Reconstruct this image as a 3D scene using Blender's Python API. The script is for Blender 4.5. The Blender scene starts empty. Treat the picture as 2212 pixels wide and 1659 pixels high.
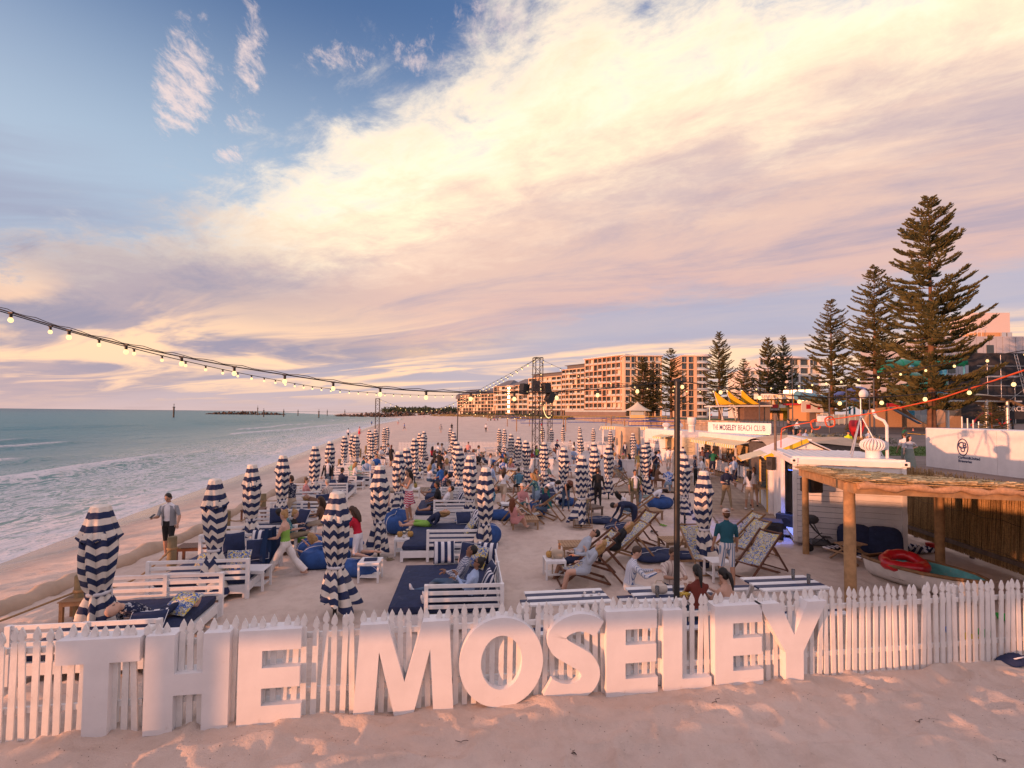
import bpy, math, random
import numpy as np
from mathutils import Matrix, Vector, Euler
R = math.radians
rnd = random.Random(7)
S = bpy.context.scene
COL = S.collection

# ---------------------------------------------------------------- camera
LENS, SHIFT_Y, PITCH, ROLL, CAM_Z = 17.0, 0.0124, 0.035, 0.0105, 4.0
cam = bpy.data.cameras.new("camera"); cam_o = bpy.data.objects.new("camera", cam); COL.objects.link(cam_o)
cam.lens = LENS; cam.sensor_width = 36; cam.shift_y = SHIFT_Y; cam.clip_end = 60000; cam.clip_start = .05
CM = Matrix.Rotation(math.pi/2+PITCH, 3, 'X') @ Matrix.Rotation(ROLL, 3, 'Z')
cam_o.location = (0, 0, CAM_Z); cam_o.rotation_euler = CM.to_euler()
S.camera = cam_o
S.render.resolution_x, S.render.resolution_y = 1024, 768
FPX = 2212*LENS/36
def ray(vx, vy):
    return CM @ Vector(((vx-1106)/FPX, -(vy-829.5)/FPX+SHIFT_Y*2212/FPX, -1))
def P(vx, vy, z=0.0):                     # where a sight line of the survey meets height z
    d = ray(vx, vy); t = (z-CAM_Z)/d.z
    return (d.x*t, d.y*t)
def PY(vx, vy, y):                        # ... meets depth y
    d = ray(vx, vy); t = y/d.y
    return Vector((d.x*t, y, CAM_Z+d.z*t))
def ATH(vx, vy, h, g=0.0):                # foot of a thing of height h whose top is sighted at (vx, vy)
    return P(vx, vy, g+h)

# ---------------------------------------------------------------- sun, sky, exposure
SUN_AZ, SUN_EL = R(58), R(2.5)           # azimuth from straight behind towards the sea
TO_SUN = Vector((-math.sin(SUN_AZ)*math.cos(SUN_EL), -math.cos(SUN_AZ)*math.cos(SUN_EL), math.sin(SUN_EL)))
sl = bpy.data.lights.new("sun", 'SUN'); so = bpy.data.objects.new("sun", sl); COL.objects.link(so)
sl.energy = 4.4; sl.angle = R(.55); sl.color = (1.0, .40, .19)
so.rotation_euler = TO_SUN.to_track_quat('Z', 'Y').to_euler()
S.view_settings.view_transform = 'Standard'; S.view_settings.look = 'None'
S.view_settings.exposure = 0.36; S.view_settings.gamma = 1.0; S.view_settings.use_curve_mapping = False
S.render.engine = 'CYCLES'
S.cycles.max_bounces = 5; S.cycles.diffuse_bounces = 2; S.cycles.glossy_bounces = 2; S.cycles.transmission_bounces = 4
S.cycles.transparent_max_bounces = 6; S.cycles.caustics_reflective = False; S.cycles.caustics_refractive = False
S.cycles.sample_clamp_indirect = 4.0; S.cycles.use_denoising = True

class NX:                                 # arithmetic on node sockets
    def __init__(s, nt, k): s.nt = nt; s.k = k
    def _m(s, op, *a, clamp=False):
        n = s.nt.nodes.new('ShaderNodeMath'); n.operation = op; n.use_clamp = clamp
        for i, x in enumerate(a):
            if isinstance(x, NX): s.nt.links.new(x.k, n.inputs[i])
            else: n.inputs[i].default_value = float(x)
        return NX(s.nt, n.outputs[0])
    def __add__(s, o): return s._m('ADD', s, o)
    __radd__ = __add__
    def __sub__(s, o): return s._m('SUBTRACT', s, o)
    def __rsub__(s, o): return s._m('SUBTRACT', o, s)
    def __mul__(s, o): return s._m('MULTIPLY', s, o)
    __rmul__ = __mul__
    def __truediv__(s, o): return s._m('DIVIDE', s, o)
    def max(s, o): return s._m('MAXIMUM', s, o)
    def min(s, o): return s._m('MINIMUM', s, o)
    def pow(s, o): return s._m('POWER', s, o)
    def exp(s): return s._m('EXPONENT', s)
    def sin(s): return s._m('SINE', s)
    def abs(s): return s._m('ABSOLUTE', s)
    def mod(s, o): return s._m('FLOORED_MODULO', s, o)
    def gt(s, o): return s._m('GREATER_THAN', s, o)
    def step(s, a, b):
        n = s.nt.nodes.new('ShaderNodeMapRange'); n.interpolation_type = 'SMOOTHSTEP'
        s.nt.links.new(s.k, n.inputs[0]); n.inputs[1].default_value = a; n.inputs[2].default_value = b
        return NX(s.nt, n.outputs[0])
    def lin(s, a, b, c=0., d=1.):
        n = s.nt.nodes.new('ShaderNodeMapRange'); s.nt.links.new(s.k, n.inputs[0])
        for i, x in enumerate((a, b, c, d)): n.inputs[1+i].default_value = x
        return NX(s.nt, n.outputs[0])
def comb(nt, x, y, z=0.0):
    n = nt.nodes.new('ShaderNodeCombineXYZ')
    for i, a in enumerate((x, y, z)):
        if isinstance(a, NX): nt.links.new(a.k, n.inputs[i])
        else: n.inputs[i].default_value = a
    return n.outputs[0]
def noise(nt, vec, scale, detail=4, rough=.55, dist=0., lac=2.):
    n = nt.nodes.new('ShaderNodeTexNoise'); n.inputs['Scale'].default_value = scale
    n.inputs['Detail'].default_value = detail; n.inputs['Roughness'].default_value = rough
    n.inputs['Distortion'].default_value = dist; n.inputs['Lacunarity'].default_value = lac
    if vec is not None: nt.links.new(vec, n.inputs['Vector'])
    return NX(nt, n.outputs[0])
def mixc(nt, fac, a, b, mode='MIX'):
    n = nt.nodes.new('ShaderNodeMix'); n.data_type = 'RGBA'; n.blend_type = mode
    for i, x in ((0, fac), (6, a), (7, b)):
        if isinstance(x, NX): nt.links.new(x.k, n.inputs[i])
        elif hasattr(x, 'node'): nt.links.new(x, n.inputs[i])
        else: n.inputs[i].default_value = x if i == 0 else (*x, 1)
    return n.outputs[2]
def ramp(nt, fac, stops):
    n = nt.nodes.new('ShaderNodeValToRGB'); e = n.color_ramp.elements
    while len(e) < len(stops): e.new(.5)
    for el, (p, c) in zip(e, stops): el.position = p; el.color = (*c, 1)
    nt.links.new(fac.k if isinstance(fac, NX) else fac, n.inputs[0])
    return n.outputs[0]
def sep(nt, vec):
    n = nt.nodes.new('ShaderNodeSeparateXYZ'); nt.links.new(vec, n.inputs[0])
    return [NX(nt, o) for o in n.outputs]

def build_world():
    w = bpy.data.worlds.new("World"); S.world = w; w.use_nodes = True
    w.cycles.sampling_method = 'MANUAL'; w.cycles.sample_map_resolution = 256
    nt = w.node_tree; bg = nt.nodes['Background']
    sk = nt.nodes.new('ShaderNodeTexSky'); sk.sky_type = 'NISHITA'; sk.sun_disc = False
    sk.sun_elevation = SUN_EL; sk.sun_rotation = math.pi+SUN_AZ; sk.air_density = 1.0; sk.dust_density = .6; sk.ozone_density = 2.0
    tc = nt.nodes.new('ShaderNodeTexCoord')
    x, y, z = sep(nt, tc.outputs['Generated'])
    zc = z.max(0.0)
    # clear sky: the physical sky, warmed by haze low down
    base = mixc(nt, 1.0, sk.outputs[0], (2.1, 2.55, 3.5), 'MULTIPLY')
    hz = (zc*-5.5).exp()
    base = mixc(nt, hz*.9, base, (5.6, 4.2, 3.9))
    base = mixc(nt, zc.step(.10, .30)*(1.0-zc.step(.34, .66))*.75, base, (3.7, 4.6, 5.5))
    # cloud deck seen in perspective
    d = zc+.05
    u = x/d; v = y/d; k = u/v.max(.2)
    a = u*.848-v*.531; b = u*.531+v*.848          # along and across the deck's edge
    n1 = noise(nt, comb(nt, a*.62, b*1.0, 3.0), 1.1, 6, .58, .5)
    n2 = noise(nt, comb(nt, a*1.0, b*1.35, 9.0), 3.6, 8, .68, .35)
    n3 = noise(nt, comb(nt, a*.35, b*.8, 5.0), .9, 5, .58, .8)
    q = v+u*.627-1.10+(1.0-u.step(-2.6, -1.1))*.6+(n1-.5)*1.3+(n2-.5)*1.25
    deck = q.step(-.08, .5)
    gap = 1.0-(q.step(2.5, 3.4)*(1.0-q.step(4.2, 5.4))*u.step(-1.0, .8))*.85
    far = q.step(3.6, 6.)
    cover = deck*gap*(1.0-far*.8*(1.0-n3.step(.42, .62)))
    # small wisps in the blue
    def blob(ck, cv, rk, rv):
        return (((k-ck)*(1.0/rk)).pow(2)+((v-cv)*(1.0/rv)).pow(2)).lin(.1, 1.3, 1., 0.)
    wis = blob(-.70, 1.34, .085, .28).max(blob(-.565, 1.24, .05, .22)*.8).max(blob(-.60, 1.66, .04, .07)*.95).max(blob(-.58, 1.47, .06, .1)*.6).max(blob(-.38, 1.22, .09, .07)*.7).max(blob(-.22, 1.22, .10, .08)*.7).max(blob(-.02, 1.12, .16, .10)*.8)
    wn = noise(nt, comb(nt, u*3.4+v*1.0, v*1.5-u*1.2, 2.0), 6.5, 7, .72, .3)
    wis = (wis*.95+(wn-.5)*2.4-.42).step(0., .8)*v.gt(.25)
    ln = noise(nt, comb(nt, a*.26, b*.8, 12.), 1.1, 6, .6, .7)
    low = (1.0-u.step(-2.2, -1.0))*ln.step(.46, .60)
    # colours of the deck: bright rim, peach body, mauve where thick
    body = ramp(nt, q.lin(0., 4.5), [(0., (6.6, 5.7, 5.2)), (.05, (9.6, 8.2, 6.2)), (.14, (9.0, 6.9, 4.7)), (.22, (7.2, 5.1, 3.9)), (.33, (6.2, 4.15, 3.35)), (.62, (5.5, 3.55, 3.2)), (.85, (7.0, 4.5, 2.8)), (1., (4.4, 3.5, 3.6))])
    thick = noise(nt, comb(nt, a*.45, b*1.1, 21.0), 1.2, 8, .66, .5).step(.40, .66)
    body = mixc(nt, thick*(.22+q.step(.3, 1.8)*.5+u.step(.3, 1.6)*.22), body, (3.5, 2.8, 3.3))
    mauve = 1.0-u.step(-2.2, -.5)
    body = mixc(nt, mauve*(.72+thick*.28), body, (2.3, 2.2, 3.0))
    warm = (1.0-z.step(.11, .24))*n3.step(.42, .60)*z.step(.0, .05)
    body = mixc(nt, warm*.85, body, (9.8, 6.2, 3.5))
    clear2 = mixc(nt, q.step(1.5, 3.0)*.8, base, (3.3, 3.1, 4.0))
    sky = mixc(nt, cover.max(0.).min(1.)*.94, clear2, body)
    sky = mixc(nt, low*(1.0-deck)*.85, sky, (2.5, 2.7, 3.7))
    sky = mixc(nt, wis*(1.0-deck)*.8, sky, (6.9, 5.4, 5.0))
    sky = mixc(nt, (zc*-18.).exp()*.7, sky, (5.6, 3.9, 3.5))
    # broken bright cloud added overhead and behind, out of view, for fill light
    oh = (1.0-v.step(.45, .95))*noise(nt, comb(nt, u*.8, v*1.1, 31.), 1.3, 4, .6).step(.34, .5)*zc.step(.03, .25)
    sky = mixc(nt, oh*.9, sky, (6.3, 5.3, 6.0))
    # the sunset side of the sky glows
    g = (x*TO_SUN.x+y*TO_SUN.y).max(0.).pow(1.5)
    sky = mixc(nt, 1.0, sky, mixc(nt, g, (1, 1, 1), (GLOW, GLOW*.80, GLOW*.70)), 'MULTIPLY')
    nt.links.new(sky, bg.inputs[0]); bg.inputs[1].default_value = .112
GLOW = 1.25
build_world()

# ---------------------------------------------------------------- materials
MATS = {}
def mat(name, col, rough=.6, var=.12, scale=6., bump=0., bscale=40., metal=0., dirt=None, spec=.4, coat=0., emit=None, strength=0., alpha=1., trans=0., sheen=0.):
    if name in MATS: return MATS[name]
    m = bpy.data.materials.new(name); m.use_nodes = True; nt = m.node_tree
    p = nt.nodes['Principled BSDF']; tc = nt.nodes.new('ShaderNodeTexCoord'); o = tc.outputs['Object']
    c = col
    if var:
        f = noise(nt, o, scale, 5, .6)
        c = mixc(nt, f.step(.3, .7), tuple(x*(1-var) for x in col), tuple(min(1, x*(1+var*.8)) for x in col))
    if dirt:
        f2 = noise(nt, o, dirt[1], 6, .7, .4)
        c = mixc(nt, f2.step(dirt[2], dirt[2]+.18)*dirt[3], c, dirt[0])
    if hasattr(c, 'node'): nt.links.new(c, p.inputs['Base Color'])
    else: p.inputs['Base Color'].default_value = (*c, 1)
    p.inputs['Roughness'].default_value = rough; p.inputs['Metallic'].default_value = metal
    p.inputs['Specular IOR Level'].default_value = spec
    if coat: p.inputs['Coat Weight'].default_value = coat
    if sheen: p.inputs['Sheen Weight'].default_value = sheen
    if trans: p.inputs['Transmission Weight'].default_value = trans
    if alpha < 1: p.inputs['Alpha'].default_value = alpha
    if emit: p.inputs['Emission Color'].default_value = (*emit, 1); p.inputs['Emission Strength'].default_value = strength
    if bump:
        b = nt.nodes.new('ShaderNodeBump'); b.inputs['Strength'].default_value = bump; b.inputs['Distance'].default_value = .02
        nt.links.new(noise(nt, o, bscale, 5, .65).k, b.inputs['Height']); nt.links.new(b.outputs[0], p.inputs['Normal'])
    MATS[name] = m
    return m

# ---------------------------------------------------------------- mesh builder
class MB:
    def __init__(s): s.v = []; s.f = []; s.m = []; s.sm = []; s.uv = None
    def add(s, vs, fs, mi=0, smooth=False):
        o = len(s.v); s.v += [tuple(v) for v in vs]
        for f in fs: s.f.append([i+o for i in f]); s.m.append(mi); s.sm.append(smooth)
        return s
    def box(s, c, d, rz=0., mi=0, M=None, bev=0.):
        x, y, z = d[0]/2, d[1]/2, d[2]/2
        if bev:
            k = min(bev, x*.9, y*.9, z*.9)
            lo = [(-x+k, -y+k, -z), (x-k, -y+k, -z), (x-k, y-k, -z), (-x+k, y-k, -z)]
            def ring(zz, i): return [(-x+i, -y+i, zz), (x-i, -y+i, zz), (x-i, y-i, zz), (-x+i, y-i, zz)]
            vs = ring(-z, k)+ring(-z+k, 0)+ring(z-k, 0)+ring(z, k)
            fs = [(3, 2, 1, 0), (12, 13, 14, 15)]+[(a*4+i, a*4+(i+1) % 4, a*4+4+(i+1) % 4, a*4+4+i) for a in range(3) for i in range(4)]
        else:
            vs = [(-x, -y, -z), (x, -y, -z), (x, y, -z), (-x, y, -z), (-x, -y, z), (x, -y, z), (x, y, z), (-x, y, z)]
            fs = [(3, 2, 1, 0), (4, 5, 6, 7), (0, 1, 5, 4), (1, 2, 6, 5), (2, 3, 7, 6), (3, 0, 4, 7)]
        T = Matrix.Translation(c) @ (M.to_4x4() if M is not None else Matrix.Rotation(rz, 4, 'Z'))
        return s.add([T @ Vector(q) for q in vs], fs, mi)
    def beam(s, a, b, w, h, mi=0, up=(0, 0, 1), bev=0.):
        a, b = Vector(a), Vector(b); d = b-a; L = d.length; d.normalize(); u = Vector(up)
        if abs(d.dot(u)) > .98: u = Vector((0, 1, 0))
        r = d.cross(u).normalized(); u = r.cross(d)
        M = Matrix((d, r, u)).transposed()
        return s.box((a+b)/2, (L, w, h), mi=mi, M=M, bev=bev)
    def tube(s, pts, rad, n=8, mi=0, caps=True, smooth=True, sx=1.):
        pts = [Vector(p) for p in pts]; k = len(pts)
        if not hasattr(rad, '__len__'): rad = [rad]*k
        vs = []; up = None
        for i, p in enumerate(pts):
            d = (pts[min(i+1, k-1)]-pts[max(i-1, 0)])
            d = d.normalized() if d.length > 1e-9 else Vector((0, 0, 1))
            if up is None: up = Vector((0, 0, 1)) if abs(d.z) < .9 else Vector((0, 1, 0))
            r = d.cross(up)
            r = r.normalized() if r.length > 1e-6 else Vector((1, 0, 0))
            up = r.cross(d).normalized()
            for j in range(n):
                t = 2*math.pi*j/n; vs.append(p+r*(math.cos(t)*rad[i]*sx)+up*(math.sin(t)*rad[i]))
        fs = [(i*n+j, i*n+(j+1) % n, (i+1)*n+(j+1) % n, (i+1)*n+j) for i in range(k-1) for j in range(n)]
        s.add(vs, fs, mi, smooth)
        if caps: s.add(vs[:n], [tuple(range(n))[::-1]], mi); s.add(vs[-n:], [tuple(range(n))], mi)
        return s
    def lathe(s, prof, n=16, c=(0, 0, 0), mi=0, smooth=True, fx=1., fy=1.):
        vs = [(c[0]+r*math.cos(2*math.pi*j/n)*fx, c[1]+r*math.sin(2*math.pi*j/n)*fy, c[2]+z) for r, z in prof for j in range(n)]
        fs = [(i*n+j, i*n+(j+1) % n, (i+1)*n+(j+1) % n, (i+1)*n+j) for i in range(len(prof)-1) for j in range(n)]
        s.add(vs, fs, mi, smooth)
        if prof[0][0] > 1e-4: s.add(vs[:n], [tuple(range(n))[::-1]], mi)
        if prof[-1][0] > 1e-4: s.add(vs[-n:], [tuple(range(n))], mi)
        return s
    def prism(s, poly, y0, y1, mi=0, T=None):            # polygon in xz, swept along y
        n = len(poly); vs = [(x, y0, z) for x, z in poly]+[(x, y1, z) for x, z in poly]
        fs = [tuple(range(n)), tuple(range(2*n-1, n-1, -1))]+[(i, i+n, (i+1) % n+n, (i+1) % n) for i in range(n)]
        if T is not None: vs = [T @ Vector(q) for q in vs]
        return s.add(vs, fs, mi)
    def blob(s, c, r, n=10, mi=0, M=None, e=1.):          # ellipsoid; e < 1 squarer
        r = r if hasattr(r, '__len__') else (r, r, r); vs = []; k = n//2+1
        def sp(a): return math.copysign(abs(a)**e, a)
        for i in range(k):
            t = math.pi*i/(k-1)-math.pi/2
            for j in range(n):
                p = 2*math.pi*j/n
                q = Vector((sp(math.cos(t))*sp(math.cos(p))*r[0], sp(math.cos(t))*sp(math.sin(p))*r[1], sp(math.sin(t))*r[2]))
                if M is not None: q = M @ q
                vs.append(q+Vector(c))
        fs = [(i*n+j, i*n+(j+1) % n, (i+1)*n+(j+1) % n, (i+1)*n+j) for i in range(k-1) for j in range(n)]
        return s.add(vs, fs, mi, True)
    def mesh(s, name, mats=()):
        me = bpy.data.meshes.new(name); me.from_pydata(s.v, [], s.f)
        me.polygons.foreach_set('material_index', s.m); me.polygons.foreach_set('use_smooth', s.sm)
        if s.uv is not None:
            uvl = me.uv_layers.new(name='UVMap'); li = np.zeros(len(me.loops), dtype=np.int32); me.loops.foreach_get('vertex_index', li)
            uvl.data.foreach_set('uv', np.asarray(s.uv, dtype=np.float32)[li].ravel())
        for m in (mats if isinstance(mats, (list, tuple)) else [mats]): me.materials.append(m)
        me.update()
        return me
    def obj(s, name, mats, parent=None, loc=(0, 0, 0), rz=0.):
        return put(s.mesh(name, mats), name, parent, loc, rz)
def put(me, name, parent=None, loc=(0, 0, 0), rz=0., rot=None, scale=None):
    o = bpy.data.objects.new(name, me); COL.objects.link(o); o.location = loc
    o.rotation_euler = rot if rot is not None else (0, 0, rz)
    if scale: o.scale = scale
    if parent is not None: o.parent = parent
    return o
def tag(o, label=None, cat=None, group=None, kind=None):
    if label: o['label'] = label
    if cat: o['category'] = cat
    if group: o['group'] = group
    if kind: o['kind'] = kind
    return o
def thing(name, label, cat, loc=(0, 0, 0), rz=0., group=None, scale=None):
    o = bpy.data.objects.new(name, None); COL.objects.link(o); o.empty_display_size = .1
    o.location = loc if len(loc) == 3 else (*loc, 0); o.rotation_euler = (0, 0, rz)
    if scale: o.scale = scale if hasattr(scale, '__len__') else (scale,)*3
    return tag(o, label, cat, group)
def clone(root, loc, rz, label, group=None, scale=None):
    kids = {}
    r = root.copy(); COL.objects.link(r); r.location = loc if len(loc) == 3 else (*loc, 0); r.rotation_euler = (0, 0, rz)
    if scale: r.scale = scale if hasattr(scale, '__len__') else (scale,)*3
    r['label'] = label
    if group: r['group'] = group
    for c in KIDS.get(root.name, ()):
        cc = c.copy(); COL.objects.link(cc); cc.parent = r
        for g in KIDS.get(c.name, ()):
            gg = g.copy(); COL.objects.link(gg); gg.parent = cc
    return r
KIDS = {}
def note(root):                            # remember the parts of a prototype before it is copied
    KIDS[root.name] = list(root.children)
    for c in root.children: KIDS[c.name] = list(c.children)
    return root

# ---------------------------------------------------------------- value noise for relief
def vnoise(x, y, seed=0):
    xi = np.floor(x).astype(np.int64); yi = np.floor(y).astype(np.int64); xf = x-xi; yf = y-yi
    u = xf*xf*xf*(xf*(xf*6-15)+10); w = yf*yf*yf*(yf*(yf*6-15)+10)
    def h(a, b):
        n = (a*374761393+b*668265263+seed*1442695041) & 0x7fffffff
        n = ((n ^ (n >> 13))*1274126177) & 0x7fffffff
        return ((n ^ (n >> 16)) & 0xffff)/65535.
    return (h(xi, yi)*(1-u)+h(xi+1, yi)*u)*(1-w)+(h(xi, yi+1)*(1-u)+h(xi+1, yi+1)*u)*w
def fbm(x, y, o=4, seed=0):
    r = np.zeros_like(x, dtype=float); a = 1.; t = 0.
    for i in range(o): r += a*vnoise(x*2**i+i*17.3, y*2**i-i*9.1, seed+i); t += a; a *= .5
    return r/t
# ================================================================ THE SETTING
# ---------------------------------------------------------------- shoreline and terrain
SEA_Z = -1.0
_sh = [P(a, b, SEA_Z) for a, b in ((0, 1218), (240, 1128), (480, 1040), (650, 978), (739, 942), (811, 917), (858, 908.5))]
SH_Y = np.array([-400., -60.]+[p[1] for p in _sh]+[420., 700., 4000.]); SH_X = np.array([-10., -13.]+[p[0] for p in _sh]+[-96., -230., -2000.])
def shore_x(y): return np.interp(y, SH_Y, SH_X)
def sstep(a, b, x): t = np.clip((x-a)/(b-a), 0, 1); return t*t*(3-2*t)
def ground(x, y, relief=False):
    x = np.asarray(x, float); y = np.asarray(y, float)
    d = x-shore_x(y)
    w = 6.5+np.clip(y-20, 0, 200)*.05
    z = -1.0+np.clip(d/w, -3, 1)*1.0-.12*np.exp(-((d/w-1)*3)**2)
    z = np.where(d < 0, -1.0+d*.12, z)
    z = z+sstep(45, 230, y)*2.6*sstep(8, 60, d)
    z = z+np.exp(-((y-.6)/1.5)**2)*(.52+.34*(fbm(x*.7, y*.3, 2, 61)-.5))*sstep(-14, -9, x)  # unseen sand berm under the jetty, shaped to shade the front sand
    if relief:
        cl = sstep(9, 11, y)
        wx = x+.5*fbm(x*.9, y*.9, 2, 5); wy = y+.5*fbm(x*.9+7, y*.9, 2, 6)
        rid = 1-np.abs(2*vnoise(wx*1.7, wy*2.6, 1)-1); rid2 = 1-np.abs(2*vnoise(wx*3.6+4, wy*4.8, 2)-1)
        a = .085*rid**1.5+.046*rid2**1.3+.018*fbm(x*9., y*9., 2, 14)+.06*fbm(x*.6, y*.6, 3, 3)-.115
        prints = 1-np.abs(2*vnoise(wx*2.6+3, wy*3.0, 9)-1); p2 = fbm(x*5.2, y*5.2, 2, 12)
        b = .062*prints**1.3+.03*p2-.062
        fl = sstep(0, 2.5, d)*(1-.75*sstep(26, 60, y))
        z = z+(a*(1-cl)+b*cl)*fl
        fy = FA[1]+(x-FA[0])*FSL                      # drift of sand against the letters and the fence
        k = np.exp(-((y-fy+.28)/.32)**2)*sstep(-7, -5.5, x)
        z = z+k*(.05*fbm(x*1.3, y*.5, 3, 31)*1.5-.02)*sstep(-5.3, .5, x)
    return z
FA, FB = (-6.19, 6.02), (8.56, 8.26)       # fence line
FSL = (FB[1]-FA[1])/(FB[0]-FA[0])
def gz(x, y): return float(ground(x, y))

def grid_mesh(name, xs, ys, zf, m, xf=None):
    X, Y = np.meshgrid(xs, ys)
    if xf is not None: X = xf(X, Y)
    Z = zf(X, Y); nx, ny = len(xs), len(ys)
    v = np.stack([X.ravel(), Y.ravel(), Z.ravel()], 1)
    i = np.arange(nx*ny).reshape(ny, nx); f = np.stack([i[:-1, :-1].ravel(), i[:-1, 1:].ravel(), i[1:, 1:].ravel(), i[1:, :-1].ravel()], 1)
    me = bpy.data.meshes.new(name); me.vertices.add(len(v)); me.vertices.foreach_set('co', v.ravel())
    me.loops.add(f.size); me.loops.foreach_set('vertex_index', f.ravel().astype(np.int32))
    me.polygons.add(len(f)); me.polygons.foreach_set('loop_start', np.arange(0, f.size, 4, dtype=np.int32)); me.polygons.foreach_set('loop_total', np.full(len(f), 4, dtype=np.int32))
    me.polygons.foreach_set('use_smooth', np.ones(len(f), dtype=bool)); me.update(); me.validate(); me.materials.append(m)
    return me, X, Y
def spread_axis(a, b, fine, grow, far_lo, far_hi):
    mid = list(np.arange(a, b, fine)); s = fine; x = mid[-1]; hi = []
    while x < far_hi: s *= grow; x += s; hi.append(x)
    s = fine; x = a; lo = []
    while x > far_lo: s *= grow; x -= s; lo.append(x)
    return np.array(lo[::-1]+mid+hi)

def sand_material():
    m = bpy.data.materials.new('sand'); m.use_nodes = True; nt = m.node_tree; p = nt.nodes['Principled BSDF']
    tc = nt.nodes.new('ShaderNodeTexCoord'); o = tc.outputs['Object']
    at = nt.nodes.new('ShaderNodeAttribute'); at.attribute_name = 'shore'; d = NX(nt, at.outputs['Fac'])
    n1 = noise(nt, o, .35, 6, .6); n2 = noise(nt, o, 3.0, 6, .65); n3 = noise(nt, o, 90., 3, .7); n4 = noise(nt, o, 14., 5, .7)
    c = mixc(nt, n1.step(.35, .65), (.62, .49, .41), (.70, .565, .475))
    c = mixc(nt, n2.step(.4, .72)*.35, c, (.44, .32, .245))
    c = mixc(nt, n3.step(.66, .74)*.35, c, (.27, .2, .16)); c = mixc(nt, n4.step(.66, .72)*.25, c, (.7, .58, .48))
    # seaweed scraps along the old tide lines
    vo = nt.nodes.new('ShaderNodeTexVoronoi'); vo.inputs['Scale'].default_value = 1.0; nt.links.new(o, vo.inputs['Vector'])
    wx, wy, wz = sep(nt, o)
    weed = noise(nt, comb(nt, wx*1.2, wy*.45, 0.), 1.3, 7, .75, 1.0).step(.665, .70)*d.step(3., 6.)*(1.0-d.step(26., 60.))*wy.step(12., 30.)
    c = mixc(nt, weed*.6, c, (.13, .09, .07))
    wet = 1.0-(d+(n1-.5)*2.5).step(.6, 4.2)
    c = mixc(nt, wet*.75, c, (.23, .17, .135))
    nt.links.new(c, p.inputs['Base Color'])
    nt.links.new((wet*-.76+.92).k, p.inputs['Roughness']); p.inputs['Specular IOR Level'].default_value = .35
    b = nt.nodes.new('ShaderNodeBump'); b.inputs['Strength'].default_value = 1.0; b.inputs['Distance'].default_value = .024
    nt.links.new(((n4*.8+n3*.35+noise(nt, o, 35., 4, .6)*.5)*(1.0-wet*.9)).k, b.inputs['Height']); nt.links.new(b.outputs[0], p.inputs['Normal'])
    return m
def add_attr(me, name, vals):
    a = me.attributes.new(name, 'FLOAT', 'POINT'); a.data.foreach_set('value', np.asarray(vals, dtype=np.float32).ravel())

SANDM = sand_material()
_ys = np.concatenate([np.array([-60, -30, -15, -8, -4, -2, -1., -.3, .3, .8, 1.4, 2., 2.6, 3.4, 4.]), np.arange(4.5, 9.5, .045), spread_axis(9.5, 20, .085, 1.035, 9.6, 3000)])
_xs = spread_axis(-10, 12, .055, 1.045, -330, 3000)
me, X, Y = grid_mesh('sand', _xs, _ys, lambda x, y: ground(x, y, True), SANDM)
add_attr(me, 'shore', X-shore_x(Y))
tag(put(me, 'sand'), 'pale rippled beach sand with footprints', kind='structure')

# ---------------------------------------------------------------- sea
def sea_material():
    m = bpy.data.materials.new('sea'); m.use_nodes = True; nt = m.node_tree; p = nt.nodes['Principled BSDF']
    tc = nt.nodes.new('ShaderNodeTexCoord'); o = tc.outputs['Object']; x, y, z = sep(nt, o)
    at = nt.nodes.new('ShaderNodeAttribute'); at.attribute_name = 'shore'; d = NX(nt, at.outputs['Fac'])
    ac = nt.nodes.new('ShaderNodeAttribute'); ac.attribute_name = 'crest'; cr = NX(nt, ac.outputs['Fac'])
    deep = d.step(4., 55.)
    c = mixc(nt, deep, (.19, .31, .28), (.035, .19, .22))
    c = mixc(nt, d.step(120., 900.), c, (.018, .085, .125))
    big = noise(nt, comb(nt, x*.5, y, 0.), .05, 4, .6)
    c = mixc(nt, big.step(.45, .7)*.5, c, (.05, .17, .18))
    f1 = noise(nt, comb(nt, x*1.5, y*.5, 0.), .9, 8, .68, 1.6); f2 = noise(nt, o, 4.5, 6, .7, .8)
    lace = 1.0-(f1-.5).abs().step(.0, .07)
    near = 1.0-d.step(2., 24.)
    foam = lace*near*1.1+(1.0-(d+(f1-.5)*9.).step(.4, 5.5))*.95*f2.step(.28, .55)
    foam = foam+cr*f2.step(.32, .58)*1.2+lace*(1.0-d.step(10., 70.))*.4
    foam = foam.max(0.).min(1.)
    c = mixc(nt, foam, c, (.74, .70, .70))
    nt.links.new(c, p.inputs['Base Color'])
    nt.links.new((foam*.45+.26+deep*.06).k, p.inputs['Roughness']); p.inputs['IOR'].default_value = 1.33; p.inputs['Specular IOR Level'].default_value = .5
    b = nt.nodes.new('ShaderNodeBump'); b.inputs['Strength'].default_value = 1.0; b.inputs['Distance'].default_value = .55
    w1 = noise(nt, comb(nt, x*.9, y*.45, 0.), 1.3, 6, .62, .4); w2 = noise(nt, comb(nt, x*.3, y*.12, 4.), .8, 4, .6)
    nt.links.new((w1*.75+w2*1.1).k, b.inputs['Height']); nt.links.new(b.outputs[0], p.inputs['Normal'])
    return m
def sea_wave(s, y):                        # swell that steepens towards the beach: s metres offshore
    ph = s+4.5*fbm(s*.03+5, y*.045, 3, 41)*2+y*.10
    env = np.exp(-(s/80.)**2)*sstep(2., 12., s)*.36+.13*np.exp(-(s/600.)**2)
    gate = sstep(.42, .62, fbm(s*.05, y*.035, 2, 44))
    c = np.clip(np.cos(ph*2*np.pi/11.5), 0, 1)**3*gate
    return env*(c*1.2+.45*(fbm(s*.35, y*.2, 3, 46)-.5)), c*gate*sstep(6., 14., s)*np.exp(-(s/75.)**2)
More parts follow.
